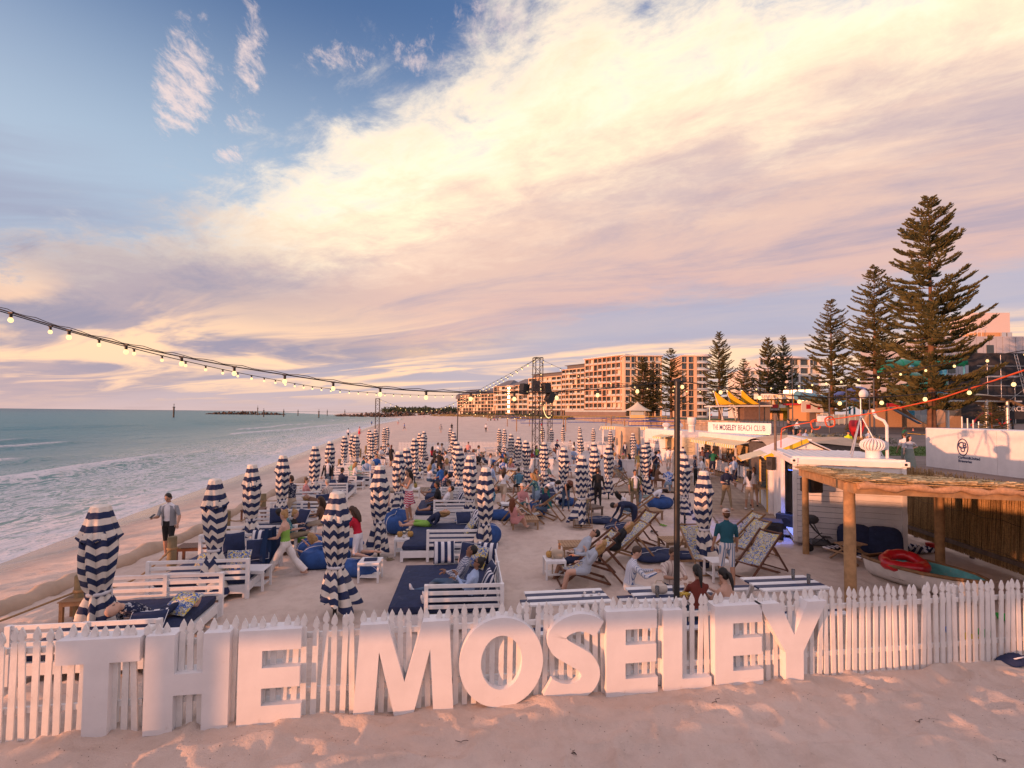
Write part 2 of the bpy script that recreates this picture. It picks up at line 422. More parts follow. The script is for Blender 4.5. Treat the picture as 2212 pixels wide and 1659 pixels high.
_so = np.concatenate([np.arange(-5., 0., .5), np.arange(0, 60, .42), spread_axis(60, 62, .6, 1.06, 60.5, 40000)])
_sy = np.concatenate([np.array([-400., -100, -40, -10, 0, 5]), np.arange(8, 60, .45), spread_axis(60, 62, .6, 1.045, 60.5, 40000)])
_wv = {}
def _zsea(X, Y):
    s = shore_x(Y)-X; h, c = sea_wave(s, Y); _wv['c'] = c; _wv['s'] = s
    return SEA_Z+h*sstep(-1, 3, s)-.03*sstep(0, -3, s)
me, X, Y = grid_mesh('sea', _so, _sy, _zsea, sea_material(), xf=lambda X, Y: shore_x(Y)-X)
add_attr(me, 'shore', _wv['s']+1.2*fbm(Y*.3, Y*.0+2, 3, 50)); add_attr(me, 'crest', sstep(.45, .9, _wv['c']))
tag(put(me, 'sea'), 'grey green sea with low breaking waves', kind='structure')

# ---------------------------------------------------------------- the jetty the picture is taken from (its deck shades the club)
JW = mat('jetty_timber', (.23, .17, .13), .8, .2, 3.)
jt = thing('jetty', 'long timber jetty on piles reaching out to sea', 'jetty', (0, 0, 0), math.atan(FSL)*0)
JY0, JY1, JZ = -7.0, -.45, 2.46
MB().box((-40, (JY0+JY1)/2, JZ+.12), (160, JY1-JY0, .24)).obj('deck', JW, jt)
b = MB()
for yy in (JY0+.15, JY1-.1): b.box((-40, yy, JZ-.16), (160, .25, .34))
b.obj('edge_beam', JW, jt)
pl = MB().tube([(0, 0, -4), (0, 0, JZ)], .17, 10).mesh('pile', JW)
for i in range(18):
    for yy in (JY0+.6, JY1-.8): put(pl, 'pile', jt, (-115+i*9., yy, 0))
rl = MB()
for yy in (JY0+.1,):
    for k in range(54): rl.box((-118+k*3., yy, JZ+.24+.55), (.1, .1, 1.1))
    for zz in (.45, .8, 1.12): rl.box((-40, yy, JZ+.24+zz), (160, .07, .07))
rl.obj('railing', JW, jt)

# shell grit and crumbs on the front sand
r_ = random.Random(77); gb_ = MB()
for i in range(2600):
    x = r_.uniform(-6.5, 9.); y = FA[1]+(x-FA[0])*FSL-.3-abs(r_.gauss(0, .9)) if i % 3 else r_.uniform(4.9, 7.2)
    z = float(0); s_ = r_.choice((.003, .004, .005, .006, .009)); gb_.v += [(x-s_, y, z), (x+s_, y-s_*.4, z), (x+s_*.2, y+s_, z+s_*.2), (x, y, z+s_*.9)]; k_ = i*4; gb_.f += [[k_, k_+1, k_+3], [k_+1, k_+2, k_+3], [k_+2, k_, k_+3]]; gb_.m += [0 if r_.random() < .45 else 1]*3; gb_.sm += [False]*3
_a = np.array(gb_.v); _c = _a.reshape(-1, 4, 3); _z = ground(_c[:, 3, 0], _c[:, 3, 1], True)
_c[:, :, 2] += _z[:, None]; gb_.v = [tuple(p) for p in _c.reshape(-1, 3)]
tag(gb_.obj('shell_grit', [mat('grit_dark', (.12, .085, .06), .9, 0), mat('grit_pale', (.72, .64, .56), .8, 0)]), 'fine shell grit and crumbs on the front sand', 'grit', kind='stuff')
# ================================================================ FRONT FENCE AND LETTERS
FENCE_W = mat('fence_paint', (.78, .75, .72), .55, .09, 3., .25, 60., dirt=((.46, .39, .33), 7., .55, .55))
LETTER_W = mat('letter_paint', (.78, .755, .755), .5, .05, 2., .12, 60., dirt=((.50, .40, .33), 6., .62, .45))
FANG = math.atan(FSL); FE = Vector((math.cos(FANG), math.sin(FANG), 0)); FN = Vector((math.sin(FANG), -math.cos(FANG), 0))
def on_fence(x): return Vector((x, FA[1]+(x-FA[0])*FSL, 0))
fence = thing('picket_fence', 'white timber picket fence running along the front behind the big letters', 'fence', on_fence(0), FANG)
pk = [(-.036, 0), (.036, 0), (.036, 1.17), (.020, 1.188), (.020, 1.205), (.040, 1.225), (.042, 1.255), (.030, 1.30), (0, 1.36), (-.030, 1.30), (-.042, 1.255), (-.040, 1.225), (-.020, 1.205), (-.020, 1.188), (-.036, 1.17)]
PICKET = MB().prism(pk, -.011, .011).mesh('picket', FENCE_W)
PITCHF = .125
for i in range(-66, 92):
    x = i*PITCHF; w = on_fence(0)+FE*x; z = gz(w.x, w.y)
    o = put(PICKET, 'picket', fence, (x, -.028+rnd.uniform(-.004, .004), -.04+rnd.uniform(-.03, .02)+z), rot=(rnd.gauss(0, .012), rnd.gauss(0, .014), rnd.gauss(0, .04)))
for zz in (.30, 1.02):
    for k in range(8): MB().box((0, 0, 0), (2.42, .04, .075), bev=.005).obj('rail', FENCE_W, fence, (-7.1+k*2.43+1.2, .006, zz+rnd.uniform(-.01, .01)))
for k in range(9): MB().box((0, 0, .6), (.09, .09, 1.25), bev=.01).obj('post', FENCE_W, fence, (-7.1+k*2.43, .075, 0))

LD = .235                                   # letter depth
LA = Vector((*P(178, 1592.5), 0)); LB = Vector((*P(1738, 1469), 0)); LE = (LB-LA).normalized(); LANG = math.atan2(LE.y, LE.x)
def along(vx):                               # station of a sight line on the letters' front plane
    d = ray(vx, 1430); n = Vector((-LE.y, LE.x, 0)); t = LA.dot(n)/Vector((d.x, d.y, 0)).dot(n)
    return (Vector((d.x*t, d.y*t, 0))-LA).dot(LE)
def rounded_stroke(pts, w):
    pts = [Vector((a, b)) for a, b in pts]; L, Rr = [], []
    for i, p in enumerate(pts):
        d = (pts[min(i+1, len(pts)-1)]-pts[max(i-1, 0)]).normalized(); n = Vector((-d.y, d.x))
        ww = w[i] if hasattr(w, '__len__') else w
        L.append(p+n*ww/2); Rr.append(p-n*ww/2)
    return L, Rr
def letter(name, label, x0, x1, parts, h=1.17, loops=None, sink=.05, tilt=0.):
    s0, s1 = along(x0), along(x1); w = s1-s0
    o = LA+LE*s0
    b = MB()
    if loops is None:
        for poly in parts:
            b.prism([(a*w, c*(h+sink)-sink) for a, c in poly], 0, LD)
        # merge coplanar faces of the strokes by a boolean-free union: strokes share no overlapping faces
    else:
        L, Rr = loops(w, h+sink); n = len(L); closed = (Vector(L[0])-Vector(L[-1])).length < 1e-4
        vs = [(p[0], y, p[1]-sink) for y in (0, LD) for c in (L, Rr) for p in c]
        A = lambda i: i; Bq = lambda i: n+i; Cq = lambda i: 2*n+i; D = lambda i: 3*n+i
        fs = []; ss = []
        for i in range(n-1):
            fs += [(A(i), A(i+1), Bq(i+1), Bq(i)), (Cq(i), D(i), D(i+1), Cq(i+1))]; ss += [False]*2
            fs += [(A(i), Cq(i), Cq(i+1), A(i+1)), (Bq(i), Bq(i+1), D(i+1), D(i))]; ss += [False]*2
        if not closed: fs += [(A(0), Bq(0), D(0), Cq(0)), (A(n-1), Cq(n-1), D(n-1), Bq(n-1))]
        b.add(vs, fs)
    ob = b.obj(name, LETTER_W, None, (o.x, o.y, gz(o.x, o.y)), LANG)
    ob.rotation_euler = (R(tilt), 0, LANG)
    tag(ob, label, 'letter', 'freestanding sign letters')
    return ob
def rc(a, c, b, d): return [(a, c), (b, c), (b, d), (a, d)]
T_ = [[(0, .76), (.335, .76), (.335, 0), (.635, 0), (.635, .76), (1, .76), (1, 1), (0, 1)]]
H_ = [[(0, 0), (.325, 0), (.325, .385), (.72, .385), (.72, 0), (1, 0), (1, 1), (.68, 1), (.68, .595), (.325, .595), (.325, 1), (0, 1)]]
H_ = [[(0, 0), (.34, 0), (.34, .385), (.68, .385), (.68, 0), (1, 0), (1, 1), (.68, 1), (.68, .60), (.34, .60), (.34, 1), (0, 1)]]
E_ = [[(0, 0), (1, 0), (1, .215), (.37, .215), (.37, .395), (.97, .395), (.97, .605), (.37, .605), (.37, .785), (.98, .785), (.98, 1), (0, 1)]]
L_ = [[(0, 0), (1, 0), (1, .17), (.39, .17), (.39, 1), (0, 1)]]
M_ = [[(0, 0), (.205, 0), (.245, .70), (.405, 0), (.595, 0), (.755, .70), (.795, 0), (1, 0), (.945, 1), (.675, 1), (.5, .36), (.325, 1), (.055, 1)]]
Y_ = [[(.385, 0), (.645, 0), (.645, .39), (1, 1), (.715, 1), (.515, .60), (.305, 1), (0, 1), (.385, .39)]]
def O_loop(w, h):
    k = 56; L, Rr = [], []
    for i in range(k+1):
        t = 2*math.pi*i/k
        L.append((w/2+w/2*math.cos(t), h/2+h/2*math.sin(t))); Rr.append((w/2+w*.245*math.cos(t), h/2+h*.30*math.sin(t)))
    return Rr, L
def S_loop(w, h):
    ctl = [(.95, .81), (.78, .875), (.56, .895), (.34, .845), (.21, .745), (.27, .63), (.5, .525), (.72, .42), (.80, .29), (.70, .165), (.48, .108), (.24, .125), (.06, .19)]
    wd = [.205, .205, .20, .20, .22, .235, .235, .235, .225, .21, .205, .205, .205]
    pts, ws = [], []
    for i in range(len(ctl)-1):
        p0, p1, p2, p3 = (np.array(ctl[max(0, min(len(ctl)-1, i+k))]) for k in (-1, 0, 1, 2))
        for j in range(5):
            t = j/5; q = .5*((2*p1)+(-p0+p2)*t+(2*p0-5*p1+4*p2-p3)*t*t+(-p0+3*p1-3*p2+p3)*t**3)
            pts.append((q[0]*w, q[1]*h)); ws.append((wd[i]*(1-t)+wd[i+1]*t)*h)
    pts.append((ctl[-1][0]*w, ctl[-1][1]*h)); ws.append(wd[-1]*h)
    return rounded_stroke(pts, ws)
letter('letter_t', 'big white letter T, first of the sign letters, nearest the sea', 119, 301, T_)
letter('letter_h', 'big white letter H standing between the letters T and E', 313, 495, H_)
letter('letter_e', 'big white letter E ending the first word, after the H', 514, 652, E_)
letter('letter_m', 'big white letter M with splayed legs starting the second word', 764, 981, M_)
letter('letter_o', 'big white round letter O between the M and the S', 992, 1173, None, loops=O_loop)
letter('letter_s', 'big white curved letter S following the O', 1176, 1301, None, loops=S_loop)
letter('letter_e', 'big white letter E between the S and the L, sand drifted on its foot', 1310, 1421, E_)
letter('letter_l', 'big white letter L with sand on its foot', 1433, 1537, L_, h=1.15)
letter('letter_e', 'big white letter E between the L and the Y', 1545, 1649, E_)
letter('letter_y', 'big white letter Y, last of the sign letters', 1640, 1788, Y_, tilt=0)
# ================================================================ CLUB FURNITURE
def stripe_mat(name, ca, cb, period, duty=.5, rough=.8, use_uv=True, axis=1, dirt=.25):
    m = bpy.data.materials.new(name); m.use_nodes = True; nt = m.node_tree; p = nt.nodes['Principled BSDF']
    tc = nt.nodes.new('ShaderNodeTexCoord'); c3 = sep(nt, tc.outputs['UV' if use_uv else 'Object'])
    n = noise(nt, tc.outputs['Object'], 5., 5, .65); wv = noise(nt, tc.outputs['Object'], 160., 2, .6)
    f = c3[axis].mod(period).gt(period*duty)
    c = mixc(nt, f, ca, cb)
    c = mixc(nt, n.step(.45, .8)*dirt, c, (.33, .27, .23)); c = mixc(nt, wv.step(.3, .75)*.12, c, (.05, .05, .06))
    nt.links.new(c, p.inputs['Base Color']); p.inputs['Roughness'].default_value = rough; p.inputs['Specular IOR Level'].default_value = .2
    b = nt.nodes.new('ShaderNodeBump'); b.inputs['Strength'].default_value = .25; b.inputs['Distance'].default_value = .012
    nt.links.new(noise(nt, tc.outputs['Object'], 14., 4, .6).k, b.inputs['Height']); nt.links.new(b.outputs[0], p.inputs['Normal'])
    MATS[name] = m
    return m
def floral_mat(name, ground, scale=16.):
    m = bpy.data.materials.new(name); m.use_nodes = True; nt = m.node_tree; p = nt.nodes['Principled BSDF']
    tc = nt.nodes.new('ShaderNodeTexCoord'); o = tc.outputs['Object']
    x, y, z = sep(nt, o)
    s = comb(nt, x.abs()+noise(nt, o, 9., 2)*.05, y, z)
    a = noise(nt, s, scale, 2, .5, 1.5); b = noise(nt, s, scale*1.25, 2, .5, 1.2)
    c = mixc(nt, (a-.5).abs().step(.03, .07), (.045, .11, .34), ground)
    c = mixc(nt, b.step(.56, .60), c, (.60, .46, .07)); c = mixc(nt, (1.0-b.step(.36, .40)), c, (.06, .14, .38))
    nt.links.new(c, p.inputs['Base Color']); p.inputs['Roughness'].default_value = .85; p.inputs['Specular IOR Level'].default_value = .15
    MATS[name] = m
    return m
CREAM, NAVY = (.70, .63, .55), (.02, .032, .09)
UMB = stripe_mat('umbrella_canvas', NAVY, CREAM, .215)
BELTM = mat('umbrella_belt', (.62, .60, .62), .8, .1)
ALU = mat('brushed_pole', (.62, .60, .60), .32, .08, 20., metal=.7)
BLACKM = mat('black_metal', (.018, .018, .02), .42, .2, 8.)
WHITE_T = mat('white_timber', (.78, .76, .75), .55, .06, 4., .1, 50., dirt=((.55, .48, .42), 6., .62, .35))
NAVYM = mat('navy_canvas', (.02, .031, .083), .85, .2, 9., .2, 30., dirt=((.36, .32, .31), 3., .60, .28))
ROYAL = mat('blue_canvas', (.022, .072, .235), .8, .2, 5., .2, 16., dirt=((.40, .36, .33), 2.2, .66, .28))
PIPE = mat('white_piping', (.72, .72, .75), .7, 0)
TIMBER = mat('weathered_timber', (.37, .235, .135), .7, .22, 5., .2, 45.)
TIMBER_D = mat('dark_timber', (.135, .055, .03), .45, .25, 6., .1, 40.)
TIMBER_M = mat('mid_timber', (.30, .17, .085), .55, .25, 6., .1, 40.)
TIMBER_G = mat('grey_timber', (.17, .125, .10), .8, .25, 6., .2, 40.)
STRIPE_C = stripe_mat('striped_cushion', NAVY, (.76, .74, .76), .15, use_uv=False, axis=0, dirt=.1)
FLORAL = floral_mat('floral_canvas', (.62, .58, .46))
FLORAL2 = floral_mat('floral_cushion', (.58, .55, .45), 11.)

# ---------------------------------------------------------------- closed umbrellas
def canopy_mesh(seed, lean, twist):
    r = random.Random(seed); n, rows = 72, 32; b = MB(); uv = []
    ph = r.uniform(0, 6.28); nf = 8
    prof = [(0, 2.02, .15), (.08, 1.90, .205), (.30, 1.60, .215), (.48, 1.32, .20), (.60, 1.10, .165), (.66, .99, .142), (.70, .93, .138), (.78, .80, .19), (.90, .54, .27), (1, .33, .325)]
    ts, zs, rs = zip(*prof); nf = r.choice((6, 7, 8)); amp_j = [r.uniform(.5, 1.5) for _ in range(nf)]; off = [r.uniform(-.05, .08) for _ in range(nf)]; sh = [r.uniform(-.035, .035) for _ in range(nf)]; mid = [r.uniform(.35, .65) for _ in range(nf)]
    for i in range(rows):
        t = i/(rows-1); z0 = np.interp(t, ts, zs); r0 = np.interp(t, ts, rs)
        for j in range(n):
            th = 2*math.pi*j/n; fp = (th*nf/(2*math.pi)) % nf; k = int(fp) % nf; fr = fp-int(fp); tri = fr/mid[k] if fr < mid[k] else (1-fr)/(1-mid[k])
            fold = (.30+.14*t)*amp_j[k]*(tri**.7-.6)*(1 if t > .04 else .25)
            if .63 < t < .73: fold *= .4
            flare = max(0, t-.70)/.30
            rr = r0*(1+fold)*(1+flare*lean*math.cos(th-ph))*(1+.05*math.sin(5*t+ph+th))
            a = th+twist*t+.12*math.sin(th*3+ph)*flare
            dz = -flare*(.10*math.cos(th-ph)*lean+off[k]*2.2+.05*tri)
            b.v.append((rr*math.cos(a), rr*math.sin(a), z0+dz)); uv.append((th, (2.0-z0)*1.06+.085*tri+sh[k]*tri+.02*math.sin(th+ph)))
    for i in range(rows-1):
        for j in range(n): b.f.append([i*n+j, (i+1)*n+j, (i+1)*n+(j+1) % n, i*n+(j+1) % n]); b.m.append(0); b.sm.append(True)
    b.uv = uv
    return b.mesh('canopy', UMB)
def cap_mesh(seed):
    r = random.Random(seed); n, rows = 48, 12; b = MB(); uv = []; nf = 8; ph = r.uniform(0, 6)
    prof = [(0, 2.36, .105), (.06, 2.35, .118), (.5, 2.11, .175), (.85, 1.91, .222), (1, 1.83, .245)]
    ts, zs, rs = zip(*prof); o = [r.uniform(-.03, .03) for _ in range(nf)]
    for i in range(rows):
        t = i/(rows-1); z0 = np.interp(t, ts, zs); r0 = np.interp(t, ts, rs)
        for j in range(n):
            th = 2*math.pi*j/n; fp = th*nf/(2*math.pi); k = int(fp) % nf; fr = fp-int(fp); tri = 1-abs(2*fr-1)
            rr = r0*(1+(.10+.26*t*t)*(tri-.6)); b.v.append((rr*math.cos(th+ph), rr*math.sin(th+ph), z0+t*t*(o[k]*tri*1.6-.07*(1-tri))))
            uv.append((th, .118+(2.36-z0)*1.05+.05*t*(1-tri)))
    for i in range(rows-1):
        for j in range(n): b.f.append([i*n+j, (i+1)*n+j, (i+1)*n+(j+1) % n, i*n+(j+1) % n]); b.m.append(0); b.sm.append(True)
    b.uv = uv
    return b.mesh('vent_cap', UMB)
def lid_mesh():
    return MB().lathe([(0.005, 2.375), (.09, 2.37), (.118, 2.356), (.122, 2.34)], 16).mesh('top_disc', mat('umbrella_top', (.72, .66, .58), .8))
CANS = [canopy_mesh(3, .30, .2), canopy_mesh(11, .75, -.3), canopy_mesh(23, .15, .5), canopy_mesh(37, .55, .9), canopy_mesh(41, .9, -.6), canopy_mesh(58, .4, -.1), canopy_mesh(63, .65, .3)]
CAPS = [cap_mesh(5), cap_mesh(9)]; LID = lid_mesh()
POLE = MB().tube([(0, 0, -.15), (0, 0, 2.3)], .024, 8).mesh('pole', ALU)
FOOT = MB().tube([(0, 0, -.05), (0, 0, .34)], .034, 8).box((.05, 0, .2), (.05, .02, .03)).mesh('ground_sleeve', BLACKM)
BELT = MB().lathe([(.128, .93), (.150, .935), (.152, .985), (.130, .995)], 20).box((.15, .03, .93), (.012, .05, .16)).mesh('belt', BELTM)
def umbrella(x, y, i, label, group, h=1.0, tilt=(0, 0), wide=1.2):
    o = thing('umbrella', label, 'umbrella', (x, y, gz(x, y)-.02), rnd.uniform(0, 6.28), group, (wide, wide, h))
    o.rotation_euler = (tilt[0]+rnd.gauss(0, .008), tilt[1]+rnd.gauss(0, .008), rnd.uniform(0, 6.28))
    put(CANS[(i*3) % 7], 'canopy', o); put(CAPS[(i//2) % 2], 'vent_cap', o, rz=i*1.3); put(LID, 'top_disc', o); put(BELT, 'belt', o, rz=i*.7)
    put(POLE, 'pole', o); put(FOOT, 'ground_sleeve', o)
    return o
UT = {'seaward row': [(222, 1091), (470, 1035), (548, 1003), (611, 983), (682, 964), (714, 953), (745, 941), (762, 938), (771, 940), (800, 927.5), (803, 934), (813, 927), (831, 924.5), (837, 922)],
      'sand aisle row': [(729, 1060), (821.5, 1004), (862, 974), (880, 966.5), (897, 946), (907.5, 935), (912, 939.5), (918, 931)],
      'landward daybed row': [(1049, 1007.5), (1016, 983.5), (992.5, 962), (987.5, 953), (981, 938), (979, 932), (974.5, 925)],
      'deckchair area': [(1256, 982.5), (1287, 966.5), (1284.5, 954.5), (1217, 965.5), (1315, 961), (1395, 960), (1399, 950.5), (1177, 954.4), (1520.5, 1015.5), (1479, 982), (1472.5, 968)],
      'back fence row': [(1078.5, 925.5), (1090, 926.5), (1105, 936.6), (1119, 943), (1137.5, 950.5), (1173, 922), (1192, 925.5), (1216.7, 923.6), (1253, 922), (1254, 936.6), (1282.5, 925), (1319, 929), (1367, 935)]}
ORD = ['first', 'second', 'third', 'fourth', 'fifth', 'sixth', 'seventh', 'eighth', 'ninth', 'tenth', 'eleventh', 'twelfth', 'thirteenth', 'fourteenth']
UMB_SPECIAL = {('deckchair area', 8): 'furled navy striped umbrella beside the man in the teal shirt', ('seaward row', 0): 'big furled navy striped umbrella behind the letters T and H, flared hem',
               ('sand aisle row', 0): 'furled navy striped umbrella standing alone behind the gap between the two words', ('landward daybed row', 0): 'furled navy striped umbrella at the corner of the front landward daybed',
               ('deckchair area', 0): 'furled navy striped umbrella rising from the sand beside the low wooden table'}
k = 0
for row, pts in UT.items():
    order = sorted(range(len(pts)), key=lambda i: -pts[i][1])
    for n_, i in enumerate(order):
        hh = 2.44 if pts[i][0] in (222, 729) else 2.56
        x, y = ATH(*pts[i], hh, -.05 if row == 'seaward row' else 0)
        lab = UMB_SPECIAL.get((row, i)) or 'furled navy striped umbrella, %s from the front in the %s' % (ORD[n_], row)
        umbrella(x, y, k, lab, 'furled striped umbrellas', hh/2.37, wide={222: 1.14, 729: 1.1}.get(pts[i][0], .97), tilt=(rnd.gauss(0, .012), rnd.gauss(0, .012))); k += 1

# ---------------------------------------------------------------- cushions
def pillow_mesh(name, m, w=.5, h=.5, t=.16):
    b = MB(); n = 12
    for sgn in (1, -1):
        vs = []
        for i in range(n+1):
            for j in range(n+1):
                u, v = i/n*2-1, j/n*2-1; e = (1-u*u)*(1-v*v)
                pin = 1-.06*(1-abs(u))*abs(v)**6-.0; vs.append((u*w/2*(1-.07*(1-v*v)*0+-.06*(1-abs(v))*abs(u)), sgn*t/2*max(0, e)**.38, v*h/2*(1-.06*(1-abs(u))*abs(v))))
        fs = [(i*(n+1)+j, (i+1)*(n+1)+j, (i+1)*(n+1)+j+1, i*(n+1)+j+1) for i in range(n) for j in range(n)]
        if sgn > 0: fs = [f[::-1] for f in fs]
        b.add(vs, fs, 0, True)
    return b.mesh(name, m)
PIL = {'navy': pillow_mesh('cushion', NAVYM), 'striped': pillow_mesh('cushion', STRIPE_C), 'floral': pillow_mesh('cushion', FLORAL2), 'royal': pillow_mesh('cushion', ROYAL)}
def pipe_mesh():
    q = [(-.245, -.24), (0, -.235), (.245, -.24), (.24, 0), (.245, .24), (0, .235), (-.245, .24), (-.24, 0), (-.245, -.24)]
    return MB().tube([(a, 0, c) for a, c in q], .007, 5).mesh('piping', PIPE)
PIPEM = pipe_mesh()
def cushion(kind, x, y, z, label, rx=-.35, rz=0., s=1.):
    c = put(PIL[kind], 'cushion', None, (x, y, z+.25*s*math.cos(rx)+.03), rot=(rx, 0, rz), scale=(s, s, s))
    tag(c, label, 'cushion', 'cushions on the daybeds')
    if kind == 'navy': put(PIPEM, 'piping', c)
    return c

# ---------------------------------------------------------------- daybeds
DW, DD = 2.05, 2.45
RAIL_CACHE = {}
def rail_me(L):
    L = round(L, 2)
    if L not in RAIL_CACHE: RAIL_CACHE[L] = MB().box((0, 0, 0), (L, .028, .07), bev=.004).mesh('rail', WHITE_T)
    return RAIL_CACHE[L]
POSTM = MB().box((0, 0, .43), (.07, .07, .86), bev=.006).mesh('post', WHITE_T)
def mattress_me(w, d):
    n = 18; sd = int(w*1000+d*77); X, Y = np.meshgrid(np.linspace(-1, 1, n), np.linspace(-1, 1, n)); e = np.minimum(1-np.abs(X), 1-np.abs(Y)); puff = np.clip(e*6, 0, 1)**.5
    top = .04+.05*puff+.018*(fbm(X*3+sd, Y*3, 3, 5)-.5)+.016*(1-np.abs(2*vnoise(X*2.2+Y*1.4+sd, Y*1.1, 8)-1))**3
    b = MB(); vs = [(X[i, j]*w/2, Y[i, j]*d/2, top[i, j]) for i in range(n) for j in range(n)]; b.add(vs, [(i*n+j, i*n+j+1, (i+1)*n+j+1, (i+1)*n+j) for i in range(n-1) for j in range(n-1)], 0, True)
    loop = [(0, j) for j in range(n)]+[(i, n-1) for i in range(1, n)]+[(n-1, j) for j in range(n-2, -1, -1)]+[(i, 0) for i in range(n-2, 0, -1)]; m = len(loop); rows = []
    for zz, k in ((None, 1.), (0., 1.012), (-.05, 1.0), (-.085, .985)): rows += [(X[i, j]*w/2*k, Y[i, j]*d/2*k, top[i, j] if zz is None else zz) for i, j in loop]
    b.add(rows, [(r*m+i, (r+1)*m+i, (r+1)*m+(i+1) % m, r*m+(i+1) % m) for r in range(3) for i in range(m)], 0, True)
    return b.mesh('mattress', NAVYM)
def daybed(x, y, rz, label, style, w=DW, d=DD):
    o = thing('daybed', label, 'daybed', (x, y, gz(x, y)), rz, 'daybeds')
    b = MB()
    for s in (-1, 1): b.box((0, s*(d/2-.03), .2), (w, .05, .18)).box((s*(w/2-.03), 0, .2), (.05, d-.11, .18))
    b.box((0, 0, .27), (w-.12, d-.12, .03)); b.obj('base_frame', WHITE_T, o)
    put(mattress_me(w-.1, d-.1), 'mattress', o, (0, 0, .385))
    def side(x0, y0, x1, y1):
        L = math.hypot(x1-x0, y1-y0); a = math.atan2(y1-y0, x1-x0)
        n = max(1, round(L/1.3))
        for i in range(n+1): POSTS.add((round(x0+(x1-x0)*i/n, 3), round(y0+(y1-y0)*i/n, 3)))
        for zz in (.825, .70, .575, .45): put(rail_me(L-.05), 'rail', o, ((x0+x1)/2, (y0+y1)/2, zz), a)
    POSTS = set(); hw, hd = w/2+.02, d/2+.02
    if style == 'U': side(-hw+.75, -hd, hw, -hd); side(hw, -hd, hw, hd); side(-hw+.75, hd, hw, hd)
    elif style == 'NF': side(-hw, -hd, hw, -hd); side(-hw, hd, hw, hd)
    elif style == 'F': side(-hw, hd, hw, hd); side(-hw, -hd, -hw, hd)
    elif style == 'N': side(-hw, -hd, hw, -hd)
    for px, py in sorted(POSTS): put(POSTM, 'post', o, (px, py, 0))
    for px in (-hw+.06, hw-.06):
        for py in (-hd+.06, hd-.06):
            MB().box((0, 0, .06), (.08, .08, .12)).obj('foot', WHITE_T, o, (px, py, 0))
    return o
BA = FANG                                   # the beds stand parallel to the fence
LBEDS = [(-6.45, 8.35, 'NF', 1.95, 2.1), (-6.75, 11.45, 'NF', 1.9, 2.2), (-7.15, 14.6, 'NF', 1.95, 2.2), (-7.5, 18.2, 'NF', 2., 2.2), (-8.6, 22.7, 'NF', 2.2, 2.3), (-8.9, 27.2, 'NF', 2.2, 2.2), (-9.4, 31.2, 'NF', 2.2, 2.2)]
RBEDS = [(-1.33, 10.3, 'U', 2.1, 2.6), (-2.0, 14.5, 'U', 2.15, 2.7), (-2.55, 18.8, 'U', 2.1, 2.4), (-2.75, 21.8, 'U', 2.1, 2.2), (-3.0, 24.7, 'U', 2.1, 2.1), (-3.2, 27.7, 'U', 2.1, 2.1), (-3.5, 31., 'U', 2.1, 2.2), (-3.6, 34.3, 'U', 2.1, 2.1), (-3.7, 37.5, 'U', 2.1, 2.1)]
for i, (x, y, st, w, d) in enumerate(LBEDS): daybed(x, y, BA, 'white railed daybed with navy mattress, %s of the seaward row' % ORD[i], st, w, d)
for i, (x, y, st, w, d) in enumerate(RBEDS): daybed(x, y, BA*.6, 'white railed daybed with navy mattress, %s of the landward row' % ORD[i], st, w, d)
